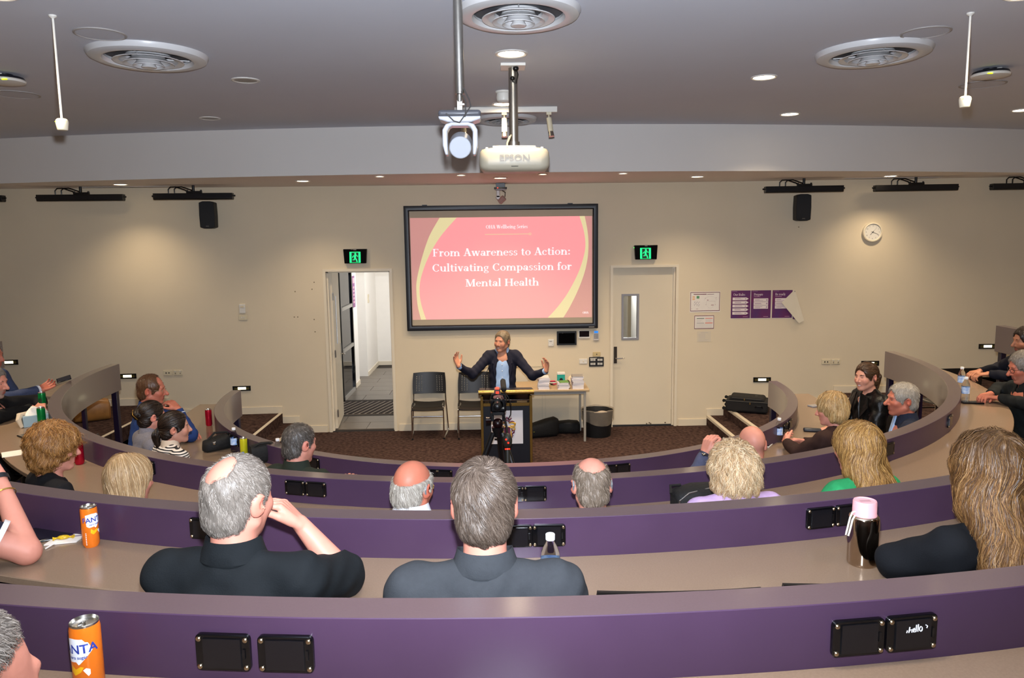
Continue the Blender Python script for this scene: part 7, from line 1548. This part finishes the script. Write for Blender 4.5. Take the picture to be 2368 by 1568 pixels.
# --- third desk
def polo_extra(T, hl, HR, hs, Sh, A):
    sh, el, wr, a, sg = A['R']; d = norm(el-sh); c = sh+(el-sh)*.73
    m = MB(); m.lathe([(.074, -.009), (.080, -.009), (.080, .009), (.074, .009), (.074, -.009)], 32, tuple(c), cap=False, axis=tuple(d)); m.build('sleeve_trim', cloth('white trim', '#d9d9dc'), T)
    band('R', mat('gold chain', '#c2a255', .3, 1.0), .035, .005, .07, 'bracelet')(T, hl, HR, hs, Sh, A); band('R', mat('black strap', '#15161c', .5), .032, .02, .004, 'wrist_watch')(T, hl, HR, hs, Sh, A)
person('person', 'man in navy polo with white sleeve trim at the left edge', (-2.26, 2.55, 2.12), FB, -14, -20, -4, 0, hs=1.05, bw=1.2, bd=1.15, skin='pink', top=('polo_shirt', cloth('navy polo', '#1b1e33')), sleeves='short', hair=short(GREY, .008, 800),
       arms={'R': dict(w=1, el=(-1.785, 2.60, 1.712), wr=(-1.965, 2.76, 1.93), hd=(-.6, .1, .75), hn=(-.6, .3, -.5), curl=60, slv=.74), 'L': dict(w=1, el=(-2.45, 2.72, 1.72), wr=(-2.25, 2.86, 1.70), hd=(.8, .2, 0))}, extra=polo_extra, chair='black chair under the man in the navy polo', h_body=.0055)
person('person', 'balding grey haired man in black shirt leaning on his hand', (-.866, 2.15, 2.045), FB, -8, -22, -4, 3, hs=1.06, bw=1.22, bd=1.15, lean=.06, skin='pink', jowl=.008, sh_drop=.005, top=('black_shirt', cloth('black shirt', '#14181b')), sleeves='elbow', collar=cloth('black shirt', '#14181b'),
       hair=short(['#857c73', '#746b62', '#978f86', '#5f564e'], .0055, 8000, bald=[((-.016, -.070, .108), (.046, .052, .048))], seg=.005, steps=3, lift=.10, width=.0006), h_body=.005,
       arms={'R': dict(w=1, el=(-.60, 2.30, 1.735), wr=(-.735, 2.315, 1.905), hd=(-.62, .0, .72), hn=(-.75, -.1, -.6), curl=50, thumb=30, hsc=1.05), 'L': dict(w=1, el=(-1.12, 2.34, 1.73), wr=(-.92, 2.48, 1.70), hd=(.8, .3, 0))}, chair='black chair under the balding man in black')
chc = cloth('charcoal jacket', '#33363a', var=.06, vscale=60)
person('person', 'man with spiky grey brown hair in charcoal jacket, seen from behind', (-.141, 2.03, 2.055), FB, 0, 0, -3, 0, hs=1.02, bw=1.24, bd=1.1, lean=.05, skin='pink', sh_drop=.02, top=('charcoal_jacket', chc), collar=chc, eyes=False, h_body=.005,
       hair=short(['#493c32', '#5b4e43', '#372b23', '#6b5e54'], .007, 26000, seg=.008, steps=4, lift=.14, radial=.9, down=.2, swirl=.5, jit=.16, width=.00045, eps=.006, crown=(-.008, -.055, .105)), chair='black chair under the man in the charcoal jacket')
lng = dict(mass=m_long(.020, -.40, .115, .035, .06, sx=.068), n=20000, seg=.034, steps=10, cols=['#6f4c2a', '#8a6238', '#54381e', '#a07a4c', '#463020'], radial=.4, down=1.0, sides=.7, wave=.34, wfreq=38, wph=.22, width=.00065, eps=.014, rough=.005, jit=.06, under=.55, root='#3a2818', rootmix=.6, h=.007, clumps=34)
person('person', 'woman with long wavy brown hair in black sweater at right', (1.469, 2.3, 2.02), FB, 14, 6, -5, 0, hs=1.02, bw=1.08, skin='fair', fem=True, top=('black_sweater', cloth('black sweater', '#0f1115')), hair=lng, eyes=False, h_body=.0055,
       arms={'L': dict(w=1, el=(1.20, 2.33, 1.725), wr=(1.37, 2.47, 1.71), hd=(.8, -.5, .0), hn=(-.2, -.2, -1), curl=30)}, chair='black chair under the long haired woman')
# --- nearest desk, left edge
person('person', 'grey haired person cut off by the lower left picture edge', (-.85, .98, 2.16), FA, -5, -18, -6, 0, hs=1.05, bw=1.1, skin='pink', jowl=.008, top=('dark_top', cloth('charcoal knit', '#1d1c20')), hair=short(GREY, .006, 4000, seg=.007, steps=4, lift=.12, low=.06, width=.0006), eyes=False)
# --- empty chairs showing above the desks
place_chair(0.40, 2.265, FB, PI, 'empty black chair right of the man in charcoal, its corners above the nearest desk', 'audience chairs')
place_chair(0.93, 2.285, FB, PI, 'empty black chair in front of the steel flask, its corners above the nearest desk', 'audience chairs')
place_chair(4.90, 8.16, FC, PI, 'empty black perforated chair at the right end of the second desk')
